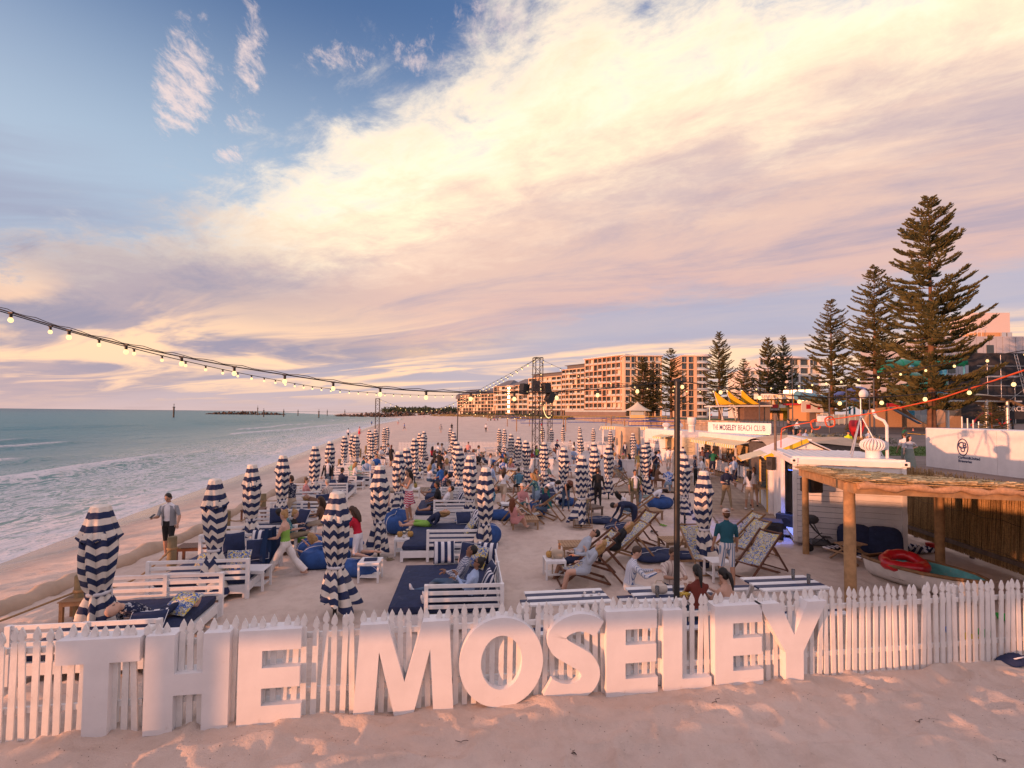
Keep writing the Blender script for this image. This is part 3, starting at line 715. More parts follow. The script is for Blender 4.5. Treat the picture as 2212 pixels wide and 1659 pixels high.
cl = [('navy', -6.0, 11.6, .47, 'plain navy cushion at the middle of the second seaward daybed', -.5, .3), ('navy', -6.85, 12.1, .47, 'navy cushion leaning on the rear rail of the second seaward daybed', -.4, .5), ('striped', -6.3, 12.35, .47, 'navy and white striped cushion against the rear rail of the second seaward daybed', -.3, 0),
      ('navy', -5.85, 12.0, .47, 'navy cushion at the landward corner of the second seaward daybed', -.6, -.3), ('floral', -6.9, 11.2, .47, 'blue and yellow floral cushion lying on the second seaward daybed', -1.2, .2), ('floral', -5.9, 10.6, .47, 'ochre floral cushion behind the front rail of the second seaward daybed', -.4, 0.),
      ('floral', -5.75, 8.6, .47, 'blue and yellow floral cushion by the feet of the man on the front seaward daybed', -1.1, -.3), ('striped', -5.75, 7.75, .47, 'striped cushion beside the head of the man on the front seaward daybed', -1.0, .2), ('navy', -5.6, 7.55, .47, 'navy cushion with white piping on the front seaward daybed', -.8, .1),
      ('striped', -1.55, 11.45, .47, 'large striped cushion standing against the rear rail of the front landward daybed', -.3, .05), ('navy', -.95, 11.4, .47, 'navy cushion with white piping on the front landward daybed', -.4, -.5), ('floral', -.72, 11.15, .47, 'floral cushion behind the couple on the front landward daybed', -.4, -.9), ('striped', -.55, 11.4, .47, 'striped cushion in the rear corner of the front landward daybed', -.3, -.4),
      ('navy', -.42, 10.0, .47, 'navy cushion at the back of the woman in pale blue', -.4, -1.5), ('striped', -.45, 9.45, .47, 'striped cushion in the front corner of the front landward daybed', -.4, -1.5),
      ('striped', -1.15, 14.7, .47, 'striped cushion under the head of the reclining woman on the second landward daybed', -.6, -1.5), ('floral', -1.2, 14.2, .47, 'floral cushion on the second landward daybed', -.7, -1.5), ('navy', -1.5, 15.6, .47, 'navy cushion on the second landward daybed', -.9, .1), ('striped', -1.1, 15.3, .47, 'striped cushion in the rear corner of the second landward daybed', -.4, -1.2),
      ('navy', -7.9, 22.9, .47, 'square navy cushion upright on the fifth seaward daybed', -.2, -.5), ('navy', -8.3, 22.4, .47, 'navy cushion lying on the fifth seaward daybed', -.8, .4), ('navy', -6.9, 17.9, .47, 'navy cushion on the fourth seaward daybed', -.4, .5), ('navy', -6.5, 15.2, .47, 'navy cushion on the third seaward daybed', -.5, -.6), ('navy', -7.3, 15.3, .47, 'navy cushion beside the man in sunglasses', -.4, .3),
      ('striped', -2.0, 18.9, .47, 'striped cushion on the third landward daybed', -.5, -1.3), ('navy', -3.0, 25.1, .47, 'navy cushion on the fifth landward daybed', -.3, 0), ('navy', -2.9, 21.9, .47, 'navy cushion on the fourth landward daybed', -.5, .2)]
for kd, x, y, z, lab, rx, rz in cl: cushion(kd, x, y, z, lab, rx, rz+BA)

# ---------------------------------------------------------------- slatted side tables
def side_table_proto():
    o = thing('side_table', '', 'table', (0, 0, 0), 0, 'white slatted side tables')
    for i in range(6): MB().box((0, 0, 0), (.50, .07, .02), bev=.003).obj('slat', WHITE_T, o, (0, -.205+i*.082, .455))
    for s in (-1, 1):
        MB().box((0, 0, 0), (.5, .03, .05)).obj('apron', WHITE_T, o, (0, s*.235, .42))
        for t in (-1, 1): MB().box((0, 0, .21), (.045, .045, .43)).obj('leg', WHITE_T, o, (s*.225, t*.225, 0))
    for i in range(5): MB().box((0, 0, 0), (.42, .06, .016)).obj('shelf_slat', WHITE_T, o, (0, -.16+i*.08, .11))
    return note(o)
ST = side_table_proto(); ST_USED = [False]
def side_table(x, y, rz, label):
    if not ST_USED[0]:
        ST_USED[0] = True; ST.location = (x, y, gz(x, y)); ST.rotation_euler = (0, 0, rz); ST['label'] = label
        return ST
    return clone(ST, (x, y, gz(x, y)), rz, label)
for vx, vy, rz, lab in ((553, 1270, .1, 'white slatted side table at the corner of the second seaward daybed'), (800, 1252, .05, 'white slatted side table with a navy menu, beside the blue beanbags'),
                        (1197, 1247, .1, 'white slatted side table with a handbag and coconut beside the seated couple'), (1095, 1112, .12, 'white slatted side table standing empty beside the deckchairs'),
                        (620, 1167, .1, 'white slatted side table with food basket at the third seaward daybed'), (673, 1102, .1, 'white slatted side table beside the third seaward daybed, near the red topped woman'),
                        (776, 1056, .1, 'white slatted side table with a menu at the fifth seaward daybed'), (728, 1082, .1, 'white slatted side table behind the fourth seaward daybed'), (872, 1196, .15, 'white side table crowded with coconut and cocktail glasses'),
                        (870, 1120, .1, 'white side table under the standing woman with the phone'), (895, 1075, .1, 'white side table holding a pineapple drink'), (905, 1036, .1, 'white side table with pineapple by the fifth landward daybed'),
                        (912, 1015, .1, 'white side table with fruit by the sixth landward daybed'), (1550, 1250, .1, 'white slatted side table beside the man in the teal shirt'), (1510, 1045, .2, 'small white stool table by the picnic group'),
                        (1392, 1048, .1, 'white side table beside the back deckchairs'), (835, 1000, .1, 'white side table beside the woman dressed in black')):
    side_table(*P(vx, vy), rz, lab)

# ---------------------------------------------------------------- deckchairs
def sling_mesh():
    b = MB(); pts = []
    A, B_ = Vector((0, .52, .36)), Vector((0, -.62, .98))
    n = 14
    for i in range(n+1):
        t = i/n; p = A.lerp(B_, t); p.z -= .30*math.sin(math.pi*t)*(1-.35*t); p.y += .05*math.sin(math.pi*t); pts.append(p)
    vs = []
    for p in pts:
        for k in range(7):
            u = k/6*2-1; vs.append((u*.25, p.y, p.z-.025*(1-u*u)))
    fs = [(i*7+k, i*7+k+1, (i+1)*7+k+1, (i+1)*7+k) for i in range(n) for k in range(6)]
    b.add(vs, fs, 0, True)
    return b.mesh('sling', FLORAL)
SLING = sling_mesh()
def deckchair_proto(m):
    o = thing('deckchair', '', 'deckchair', (0, 0, 0), 0, 'floral deckchairs'); put(SLING, 'sling', o)
    for s in (-1, 1):
        MB().beam((s*.29, .62, .02), (s*.29, -.66, 1.02), .028, .055).obj('back_rail', m, o)
        MB().beam((s*.255, -.55, .03), (s*.255, .56, .38), .028, .055).obj('seat_rail', m, o)
        MB().beam((s*.325, -.86, .03), (s*.325, -.28, .70), .026, .045).obj('prop', m, o)
    for nm, a in (('cross_bar', (.62, .03)), ('cross_bar', (-.66, 1.0)), ('cross_bar', (.55, .37)), ('cross_bar', (-.55, .04)), ('cross_bar', (-.86, .04))):
        MB().beam((-.31, a[0], a[1]), (.31, a[0], a[1]), .03, .03).obj(nm, m, o)
    b = MB().box((0, 0, 0), (.22, .002, .05)); put(b.mesh('name_patch', mat('patch_cream', (.66, .60, .48), .8)), 'name_patch', o, (0, -.47, .78), rot=(R(33), 0, 0))
    return note(o)
DC = {'dark': deckchair_proto(TIMBER_D), 'mid': deckchair_proto(TIMBER_M)}; DC_USED = set()
def deckchair(kind, x, y, face, label):       # face: direction the sitter looks, degrees clockwise from away
    rz = -R(face)
    if kind not in DC_USED:
        DC_USED.add(kind); o = DC[kind]; o.location = (x, y, gz(x, y)); o.rotation_euler = (0, 0, rz); o['label'] = label
        return o
    return clone(DC[kind], (x, y, gz(x, y)), rz, label)
CHAIRS = [('dark', 1262, 1258, -95, 'floral deckchair with dark frame under the woman in grey'), ('dark', 1276, 1232, -95, 'floral deckchair with dark frame under the man in sunglasses'),
          ('mid', 1345, 1208, -100, 'floral deckchair under the blonde woman in black'), ('dark', 1372, 1180, -115, 'floral deckchair with dark frame, empty, behind the blonde woman in black'),
          ('dark', 1632, 1240, -120, 'empty floral deckchair with dark frame facing the sea beside the man in the teal shirt'), ('mid', 1610, 1203, -110, 'empty floral deckchair with pale frame before the loudspeakers'), ('mid', 1598, 1180, -100, 'floral deckchair with pale frame, rear one of the pair before the loudspeakers'),
          ('mid', 1512, 1228, 175, 'floral deckchair facing the camera behind the umbrella by the teal shirt'), ('mid', 1256, 1130, 5, 'floral deckchair seen from behind with bare feet under it'), ('mid', 1105, 1108, -100, 'floral deckchair at the edge of the beanbag group'),
          ('mid', 1136, 1130, 80, 'floral deckchair with toothed prop beside the low wooden table'), ('mid', 1170, 1120, -70, 'floral deckchair in front of the woman in the teal skirt'), ('mid', 1372, 1128, -80, 'floral deckchair beside the bending man in navy'),
          ('mid', 1345, 1050, 60, 'floral deckchair, front one of the pair by the white wall'), ('mid', 1338, 1030, 170, 'floral deckchair, rear one of the pair by the white wall'), ('mid', 1052, 1085, 180, 'floral deckchair behind the woman in white shorts'),
          ('mid', 1085, 1062, -130, 'floral deckchair tipped beside the plaid shirted man'), ('mid', 1030, 1003, -60, 'floral deckchair by the back fence, first of three'), ('mid', 1018, 995, -50, 'floral deckchair by the back fence, second of three'), ('mid', 1063, 1024, -110, 'floral deckchair under the man in black'), ('mid', 1172, 1005, -60, 'floral deckchair holding the woman in red')]
for kd, vx, vy, fc, lab in CHAIRS: deckchair(kd, *P(vx, vy), fc, lab)

# ---------------------------------------------------------------- low wooden tables
def low_table(x, y, rz, label, m=TIMBER, w=.95, d=.72, h=.34):
    o = thing('low_table', label, 'table', (x, y, gz(x, y)), rz, 'low wooden tables'); n = 11
    for i in range(n): MB().box((0, 0, 0), (w/n*.86, d, .022), bev=.003).obj('slat', m, o, (-w/2+(i+.5)*w/n, 0, h))
    for s in (-1, 1):
        MB().box((0, 0, 0), (w-.05, .03, .07)).obj('apron', m, o, (0, s*(d/2-.03), h-.05))
        for t in (-1, 1): MB().box((0, 0, h/2), (.06, .06, h)).obj('leg', m, o, (s*(w/2-.05), t*(d/2-.06), 0))
    return o
for vx, vy, rz, lab, m in ((1133, 1140, .08, 'low slatted wooden table on the open sand between deckchairs', TIMBER), (1245, 1200, .1, 'low slatted wooden table behind the man in sunglasses', TIMBER), (1462, 1190, .12, 'low slatted wooden table beside the black light pole', TIMBER),
                           (1272, 1112, .5, 'weathered picnic style bench table by the kneeling woman', TIMBER_G), (420, 1205, .2, 'brown wooden table by the rope post on the seaward side', TIMBER_D), (548, 1117, .2, 'brown wooden table behind the third seaward daybed', TIMBER_D), (1400, 1120, .2, 'low wooden table beside the father and daughter', TIMBER), (165, 1330, .2, 'reddish wooden table by the front rope post', TIMBER_M)):
    low_table(*P(vx, vy), rz, lab, m, *((.42, .42, .42) if vx == 165 else (.8, .55, .42) if m is TIMBER_D else (.95, .72, .34)))

# ---------------------------------------------------------------- picnic tables
NAVY_T = mat('navy_timber', (.02, .035, .10), .5, .15, 6., .1, 50., dirt=((.3, .28, .28), 6., .62, .3))
def picnic(x, y, rz, label, w=1.4, d=.72, h=.75, bench=True):
    o = thing('picnic_table', label, 'picnic table', (x, y, gz(x, y)), rz, 'striped picnic tables'); n = 5
    for i in range(n): MB().box((0, 0, 0), (w, d/n*.9, .035), bev=.004).obj('top_plank', NAVY_T if i % 2 else WHITE_T, o, (0, -d/2+(i+.5)*d/n, h))
    if bench:
        for s in (-1, 1):
            for k in range(2): MB().box((0, 0, 0), (w, .13, .035), bev=.004).obj('bench_plank', NAVY_T if k else WHITE_T, o, (0, s*(d/2+.28)+(k-.5)*.14, .44))
    for s in (-1, 1):
        for t in (-1, 1): MB().beam((s*(w/2-.2), t*.62, 0), (s*(w/2-.2), t*.2, h-.02), .045, .09, up=(1, 0, 0)).obj('leg', WHITE_T, o)
        MB().box((0, 0, 0), (.045, d+.7, .09)).obj('cross_beam', WHITE_T, o, (s*(w/2-.26), 0, .375))
    return o
picnic(1.02, 8.72, BA, 'striped picnic table with shells on it behind the letters O and S', 1.45, .66)
picnic(2.95, 8.95, BA, 'striped picnic table with four people around it', 1.5, .72)
picnic(5.35, 9.55, BA*.9, 'empty striped picnic table with two glasses behind the letter Y', 1.4, .75)
picnic(*P(1142, 1006), .1, 'striped picnic table with the smiling man in a patterned shirt')
picnic(*P(1118, 1040), .1, 'white picnic table beside the woman with long dark hair')
picnic(*P(1505, 1035), .5, 'white picnic table with the group by the deck')
picnic(*P(1235, 1030), .1, 'white picnic table behind the umbrella by the truss')
picnic(*P(1060, 985), .1, 'white picnic table by the back fence, front of two'); picnic(*P(1130, 972), .1, 'white picnic table by the back fence, rear of two')

# ---------------------------------------------------------------- beanbags
def bag_mesh(seed, sx, sy, sz):
    r = random.Random(seed); b = MB(); n, k = 26, 14; ph = [r.uniform(0, 6.28) for _ in range(6)]
    for i in range(k):
        t = i/(k-1); zz = sz*(1-math.cos(math.pi*t))/2; rr = math.sin(math.pi*t)**.55 if 0 < t < 1 else 0
        for j in range(n):
            p = 2*math.pi*j/n; wob = 1+.09*math.sin(2*p+ph[0]+2*t)+.05*math.sin(5*p+ph[1]+4*t)+.03*math.sin(9*p+ph[2]-5*t)
            sk = .12*t*math.cos(p-ph[3])
            b.v.append((sx*rr*wob*math.cos(p)*(1-.15*t)+sk*sx, sy*rr*wob*math.sin(p)*(1-.15*t), zz*(1+.14*math.cos(p-ph[3])*t+.04*math.sin(7*p+ph[4]))-.03))
    for i in range(k-1):
        for j in range(n): b.f.append([i*n+j, i*n+(j+1) % n, (i+1)*n+(j+1) % n, (i+1)*n+j]); b.m.append(0); b.sm.append(True)
    return b, [b.v[i*n] for i in range(k)], [b.v[i*n+n//2] for i in range(k)]
BAGS = []
for sd, d in ((1, (.62, .5, .55)), (2, (.5, .45, .62)), (3, (.72, .52, .34)), (4, (.62, .48, .2))):
    b, l1, l2 = bag_mesh(sd, *d); BAGS.append((b.mesh('beanbag', ROYAL), MB().tube([Vector(p)*1.005 for p in l1+l2[::-1]], .008, 5).mesh('piping', PIPE)))
for vx, vy, t, rz, s, lab, navy in ((700, 1222, 0, .3, 1., 'blue beanbag with white piping beside the woman lying face down', 0), (768, 1238, 2, -.3, .95, 'blue beanbag flattened on the sand beside the side table', 0), (672, 1200, 1, .9, .8, 'blue beanbag under the elbows of the woman lying face down', 0),
                               (855, 1148, 1, 1.2, 1.1, 'blue beanbag behind the umbrella of the man in the green shirt', 0), (745, 1180, 2, .5, .8, 'blue beanbag behind the kneeling woman in red', 0), (1050, 1175, 1, .2, .9, 'blue beanbag tucked behind the landward umbrella', 0), (1005, 1150, 1, .4, .9, 'blue beanbag at the side of the second landward daybed', 0),
                               (1085, 1120, 2, .1, 1., 'blue beanbag between the crossed deckchairs', 0), (1160, 1112, 0, 1.4, .9, 'blue beanbag under the woman with the straw hat', 0), (1180, 1075, 3, .2, 1.3, 'flat navy cushion bag on the boardwalk, lower of two', 1), (1230, 1090, 2, .9, .9, 'blue beanbag behind the woman in the teal skirt', 0),
                               (1340, 1142, 3, .3, .95, 'round flat navy beanbag beside the bending man', 1), (1425, 1097, 0, .1, .95, 'blue beanbag carrying the woman with bobbed black hair', 0), (1418, 1205, 3, .4, 1.2, 'long flat navy beanbag on the sand near the black pole', 1), (1490, 1205, 3, .1, .8, 'flat navy beanbag behind the deckchair facing the camera', 1), (1300, 1128, 3, 0, 1., 'flat navy beanbag behind the striped umbrella', 1),
                               (1135, 995, 1, .5, .9, 'navy beanbag leaning by the pink topped woman', 1), (1090, 990, 0, .2, .8, 'blue beanbag under the man in navy near the back fence', 0), (1162, 985, 1, .2, .9, 'blue beanbag under the woman in red near the truss', 0), (1065, 1000, 2, .2, .8, 'blue beanbag between the chatting couple', 0), (1190, 1062, 3, .5, 1.1, 'flat navy cushion bag on the boardwalk, upper of two', 1)):
    x, y = P(vx, vy); o = put(BAGS[t][0], 'beanbag', None, (x, y, gz(x, y)), rz, scale=(s, s, s)); tag(o, lab, 'beanbag', 'beanbags on the sand'); put(BAGS[t][1], 'piping', o)
    if navy: o.material_slots[0].link = 'OBJECT'; o.material_slots[0].material = NAVYM
# ================================================================ BAR, STAGE, PERGOLA
CONT_W = mat('container_paint', (.78, .75, .74), .5, .06, 2., .12, 30., dirt=((.42, .24, .15), 3., .68, .3))
BOARD_W = mat('board_paint', (.77, .74, .74), .55, .06, 3., .12, 40., dirt=((.5, .42, .38), 5., .64, .3))
NAVY_P = mat('navy_paint', (.018, .028, .08), .5, .1)
YELLOW_P = mat('yellow_paint', (.72, .42, .015), .5, .1)
INTERIOR = mat('dark_interior', (.10, .085, .075), .8, .2)
GALV = mat('galvanised', (.55, .55, .55), .4, .12, 12., metal=.6)
BLACKP = mat('black_plastic', (.014, .014, .016), .5, .2, 20., .1, 120.)
CREAM_A = mat('cream_fabric', (.70, .60, .40), .85, .08)
TENT = mat('sand_canvas', (.52, .38, .26), .85, .12, 2., .2, 8.)
PLY = mat('plywood', (.48, .36, .20), .7, .1)
AWN = stripe_mat('awning_stripe', (.70, .50, .10), (.76, .73, .66), .30, .5, .85, dirt=.08)
def text(body, size, m, parent, loc, rot, name='lettering', align='CENTER', bold=0., shear=0., sx=1., spacing=1., fit=None):
    c = bpy.data.curves.new(name, 'FONT'); c.body = body; c.size = size; c.align_x = align; c.align_y = 'CENTER'; c.offset = bold; c.shear = shear; c.extrude = .002; c.space_character = spacing
    c.resolution_u = 3; c.materials.append(m)
    t = bpy.data.objects.new(name, c); me = bpy.data.meshes.new_from_object(t); bpy.data.objects.remove(t); bpy.data.curves.remove(c); me.name = name
    if fit is not None:
        xs = [v.co.x for v in me.vertices]; sx = (fit[1]-fit[0])/(max(xs)-min(xs)); loc = (fit[0]-min(xs)*sx, loc[1], loc[2])
    return put(me, name, parent, loc, rot=rot, scale=(sx, 1, 1))
def boards(parent, x0, x1, y, z0, z1, holes=(), pitch=.17, m=None, name='plank', t=.022, rz=0.):     # horizontal planks on the -y face
    n = round((z1-z0)/pitch); p = (z1-z0)/n
    for i in range(n):
        za, zb = z0+i*p, z0+(i+1)*p; segs = [(x0, x1)]
        for hx0, hx1, hz0, hz1 in holes:
            if zb > hz0+.02 and za < hz1-.02:
                ns = []
                for a, b in segs:
                    if hx0 > a+.02: ns.append((a, min(b, hx0)))
                    if hx1 < b-.02: ns.append((max(a, hx1), b))
                    if hx1 <= a or hx0 >= b: ns = ns+[(a, b)] if (a, b) not in ns else ns
                segs = ns
        for a, b in segs:
            if b-a > .03: MB().box((0, 0, 0), (b-a-.004, t, p-.008), bev=.003).obj(name, m or BOARD_W, parent, ((a+b)/2, y-t/2-rnd.uniform(0, .003), (za+zb)/2))
def corrugated(w, d, amp=.012, pitch=.1, n_per=4):
    b = MB(); n = int(w/pitch*n_per); vs = []
    for j in (0, 1):
        for i in range(n+1): x = -w/2+w*i/n; vs.append((x, d*(j-.5), amp*math.sin(2*math.pi*x/pitch)))
    b.add(vs, [(i, i+1, n+2+i, n+1+i) for i in range(n)], 0, True)
    b.add([(a, c, z-.012) for a, c, z in vs], [(i, n+1+i, n+2+i, i+1) for i in range(n)], 0, True)
    return b
def turbine(parent, x, y, z, s=1., m=None):
    o = MB().lathe([(.2*s, 0), (.2*s, .25*s), (.17*s, .27*s)], 20).obj('vent_neck', m or CONT_W, parent, (x, y, z))
    b = MB(); k = 22
    for i in range(k):
        a = 2*math.pi*i/k
        for t in range(6):
            pass
        pts = [(math.cos(a+.25*t/6)*r*s, math.sin(a+.25*t/6)*r*s, zz*s) for t, (r, zz) in enumerate(((.19, 0), (.29, .06), (.33, .15), (.30, .25), (.2, .33), (.04, .37)))]
        b.tube(pts, [.02*s, .028*s, .03*s, .03*s, .024*s, .01*s], 5)
    b.lathe([(.17*s, 0), (.27*s, .08*s), (.29*s, .16*s), (.25*s, .26*s), (.12*s, .34*s), (.01, .36*s)], 18)
    b.obj('vent_turbine', m or CONT_W, parent, (x, y, z+.27*s))

# ---------------------------------------------------------------- stage container
C1A = -R(21.5); cx, cy = P(1714, 1176)
c1 = thing('stage_container', 'white plank clad stage container with an open doorway and turbine roof vent', 'container', (cx, cy, 0), C1A)
W1, D1, H1 = 2.9, 4.6, 2.76
b = MB()                                     # shell: front, landward side, back, floor; seaward side is open near the front
b.box((W1/2, .03, H1/2+.05), (W1, .06, H1-.1)).box((W1-.03, D1/2, H1/2), (.06, D1, H1-.1)).box((W1/2, D1-.03, H1/2), (W1, .06, H1-.1)).box((W1/2, D1/2, .12), (W1-.1, D1-.1, .12))
b.box((.03, D1*.72, H1/2), (.06, D1*.56, H1-.1))
b.obj('shell', CONT_W, c1)
c = corrugated(2.2, H1-.3, .03, .28, 6)      # corrugated inner wall seen through the doorway
put(c.mesh('inner_wall', mat('container_grey', (.50, .50, .56), .5, .1)), 'inner_wall', c1, (.62, 1.25, H1/2), rot=(math.pi/2, 0, R(90)))
boards(c1, .06, W1-.04, -.012, .16, 2.50, pitch=.168)
dr = MB().box((0, 0, 0), (1.44, .03, 2.14)).obj('door', NAVY_P, c1, (.80, -.047, 1.33))
for i in range(13): MB().box((0, 0, 0), (1.36, .02, .152), bev=.003).obj('door_plank', BOARD_W, dr, (-.01, -.026, -.985+i*.164))
for x in (.05, W1-.06): MB().box((0, 0, 0), (.11, .11, H1-.3), bev=.01).obj('corner_post', CONT_W, c1, (x, -.02, H1/2-.03))
MB().box((0, 0, 0), (.1, .12, H1-.2), bev=.01).obj('door_post', CONT_W, c1, (-.01, 2.1, H1/2))
for y0, y1, nm in ((-.06, -.06, 'top_rail'),): MB().box((0, 0, 0), (W1, .1, .17), bev=.01).obj('top_rail', CONT_W, c1, (W1/2, -.03, 2.60))
MB().box((0, 0, 0), (.1, D1, .17), bev=.01).obj('top_rail', CONT_W, c1, (-.01, D1/2, 2.60))
for x in (.02, W1-.03):
    k_ = MB().box((0, 0, 0), (.19, .17, .15), bev=.012).obj('corner_casting', CONT_W, c1, (x, -.04, 2.63)); MB().lathe([(.038, 0), (.04, .012)], 12).obj('casting_hole', BLACKP, k_, (0, -.08, 0)).rotation_euler = (math.pi/2, 0, 0)
put(corrugated(W1, D1, .018, .24, 5).mesh('roof_sheet', CONT_W), 'roof_sheet', c1, (W1/2, D1/2, 2.71))
turbine(c1, 2.35, .9, 2.70, 1.0)
MB().tube([(2.75, 1.0, 2.7), (2.75, 1.0, 3.75), (2.68, 1.02, 3.9), (2.5, 1.05, 4.0), (2.42, 1.06, 4.15), (2.42, 1.06, 4.25)], .045, 8).obj('flue_pipe', CONT_W, c1)
tp = thing('survey_tripod', 'grey metal tripod mast with white dish on the stage container roof', 'mast', c1.matrix_basis @ Vector((2.3, 1.9, 2.72)), 0)
for p in ((-.85, -.75), (.35, -.5), (.05, .6)): MB().tube([(p[0], p[1], 0), (0, 0, 1.35)], .022, 6).obj('leg', GALV, tp)
MB().tube([(0, 0, .6), (0, 0, 2.0)], .025, 6).obj('mast', GALV, tp); MB().lathe([(.01, 0), (.15, .02), (.16, .05), (.01, .07)], 16).obj('dish', CONT_W, tp, (0, -.1, 2.05)).rotation_euler = (math.pi/2, 0, 0)
# blue stage lamp (lit)
LEDB = mat('blue_led', (.02, .05, .4), .4, 0, emit=(.08, .18, 1.), strength=14.)
lw = c1.matrix_basis @ Vector((.12, 1.1, 2.22))
lp = thing('stage_lamp', 'black stage lamp glowing blue under the container roof', 'lamp', lw, C1A)
MB().lathe([(.10, 0), (.115, .03), (.10, .13), (.06, .17)], 18).obj('housing', BLACKP, lp, (0, 0, 0)); MB().box((0, 0, .24), (.04, .03, .16)).obj('bracket', BLACKP, lp)
b = MB()
for i in range(7):
    a = 2*math.pi*i/6; r = 0 if i == 6 else .062
    b.lathe([(.02, -.004), (.018, 0)], 8, (math.cos(a)*r, math.sin(a)*r, -.006))
b.obj('led', LEDB, lp)
bl = bpy.data.lights.new('blue_beam', 'SPOT'); bo = bpy.data.objects.new('blue_beam', bl); COL.objects.link(bo); bl.energy = 260; bl.color = (.12, .22, 1.); bl.spot_size = R(85); bl.spot_blend = .6; bl.shadow_soft_size = .08
bo.location = lw+Vector((0, 0, -.03)); bo.rotation_euler = (R(12), R(22), 0); bo.parent = None
# loudspeakers
def speaker(name, label, x, y, z, rz, d, woofer=True, tilt=0.):
    o = thing(name, label, 'loudspeaker', (x, y, z), rz); o.rotation_euler = (tilt, 0, rz)
    MB().box((0, 0, d[2]/2), d, bev=.02).obj('cabinet', BLACKP, o); MB().box((0, 0, 0), (d[0]*.9, .01, d[2]*.9)).obj('grille', mat('grille', (.03, .03, .034), .6, .3, 60.), o, (0, -d[1]/2-.004, d[2]/2))
    MB().lathe([(min(d[0], d[2])*.34, 0), (min(d[0], d[2])*.3, .012)], 20).obj('driver_ring', BLACKM, o, (0, -d[1]/2-.008, d[2]/2)).rotation_euler = (math.pi/2, 0, 0)
    return o
speaker('subwoofer', 'black subwoofer box standing on the sand before the doorway', *P(1668, 1160), 0, R(-25), (.62, .62, .56)); speaker('stage_speaker', 'black wedge loudspeaker lit blue in the container doorway', *P(1700, 1146), .05, R(-40), (.6, .5, .55))
speaker('post_speaker', 'black loudspeaker hung under the thatched roof beside the white door', *[*(Vector((cx, cy, 0))+Vector((.12, -.75, 1.75)))], R(10), (.42, .4, .42)); speaker('wall_speaker', 'slim black loudspeaker fixed beside the yellow kiosk frame', 9.95, 18.6, 1.95, R(-60), (.25, .22, .5))

# ---------------------------------------------------------------- yellow framed kiosk
KA = math.atan2(2.8, 1.07)
kx, ky = P(1663, 1114)
kio = thing('kiosk', 'small white kiosk with yellow frame, awning and corrugated pitched roof', 'kiosk', (kx, ky, 0), KA)
KL = 3.3                                     # local x runs along the shopfront away from the camera, -y is the room, +y the customers' side
b = MB().box((KL/2, -2.6, 1.2), (KL, .06, 2.4)).box((.03, -1.3, 1.2), (.06, 2.6, 2.4)).box((KL-.03, -1.3, 1.2), (.06, 2.6, 2.4)).box((KL/2, -1.3, .06), (KL, 2.6, .1)); b.obj('shell', BOARD_W, kio)
kf = bpy.data.objects.new('shopfront', None); COL.objects.link(kf); kf.parent = kio; kf.rotation_euler = (0, 0, math.pi)
boards(kf, -KL, 0, -.0, .05, .98, pitch=.155); boards(kf, -.4, 0, 0, 1.0, 2.35, pitch=.155); boards(kf, -KL, -KL+.55, 0, 1.0, 2.35, pitch=.155)
for x in (-.42, -KL+.5): MB().box((0, 0, 0), (.09, .07, 2.3)).obj('yellow_post', YELLOW_P, kf, (x, -.03, 1.17))
MB().box((0, 0, 0), (KL-.9, .07, .09)).obj('yellow_lintel', YELLOW_P, kf, (-KL/2, -.03, 2.28)); MB().box((0, 0, 0), (KL-.8, .5, .04)).obj('counter_top', TIMBER, kf, (-KL/2, -.1, 1.0))
aw = MB().add([(-KL+.55, 0, .32), (-.45, 0, .32), (-.45, -.95, 0), (-KL+.55, -.95, 0), (-KL+.55, 0, .29), (-.45, 0, .29), (-.45, -.95, -.03), (-KL+.55, -.95, -.03)], [(0, 3, 2, 1), (4, 5, 6, 7), (0, 1, 5, 4), (1, 2, 6, 5), (2, 3, 7, 6), (3, 0, 4, 7)]); aw.obj('awning', CREAM_A, kf, (0, -.05, 2.14))
MB().beam((-KL+.55, -1.0, 2.12), (-.45, -1.0, 2.12), .03, .06).obj('awning_bar', YELLOW_P, kf); MB().box((0, 0, 0), (.35, .03, .26)).obj('till_screen', BLACKP, kf, (-.75, -.1, 1.16)).rotation_euler = (R(-25), 0, .4)
rf = MB(); ridge = 3.08
put(corrugated(KL+.5, 1.75, .016, .09, 4).mesh('roof_sheet', CONT_W), 'roof_sheet', kio, (KL/2, -.55, 2.72), rot=(R(-26), 0, 0)); put(corrugated(KL+.5, 1.75, .016, .09, 4).mesh('roof_sheet', CONT_W), 'roof_sheet', kio, (KL/2, -2.1, 2.72), rot=(R(26), 0, 0))
MB().box((0, 0, 0), (KL+.5, .25, .05)).obj('ridge_cap', CONT_W, kio, (KL/2, -1.32, 3.1)); MB().beam((-.25, .22, 2.32), (-.25, -1.32, 3.08), .04, .16).obj('barge_board', YELLOW_P, kio)
MB().prism([(-2.6, 2.4), (-.1, 2.4), (-1.32, 3.0)], 0, .04).obj('gable', BOARD_W, kio, (.02, 0, 0), R(90))
stp = thing('stop_post', 'tall grey post with orange hose on the kiosk roof edge', 'post', (kx-.35, ky-1.1, 2.7)); MB().tube([(0, 0, 0), (0, 0, 1.35)], .05, 8).obj('post_shaft', TIMBER_G, stp)

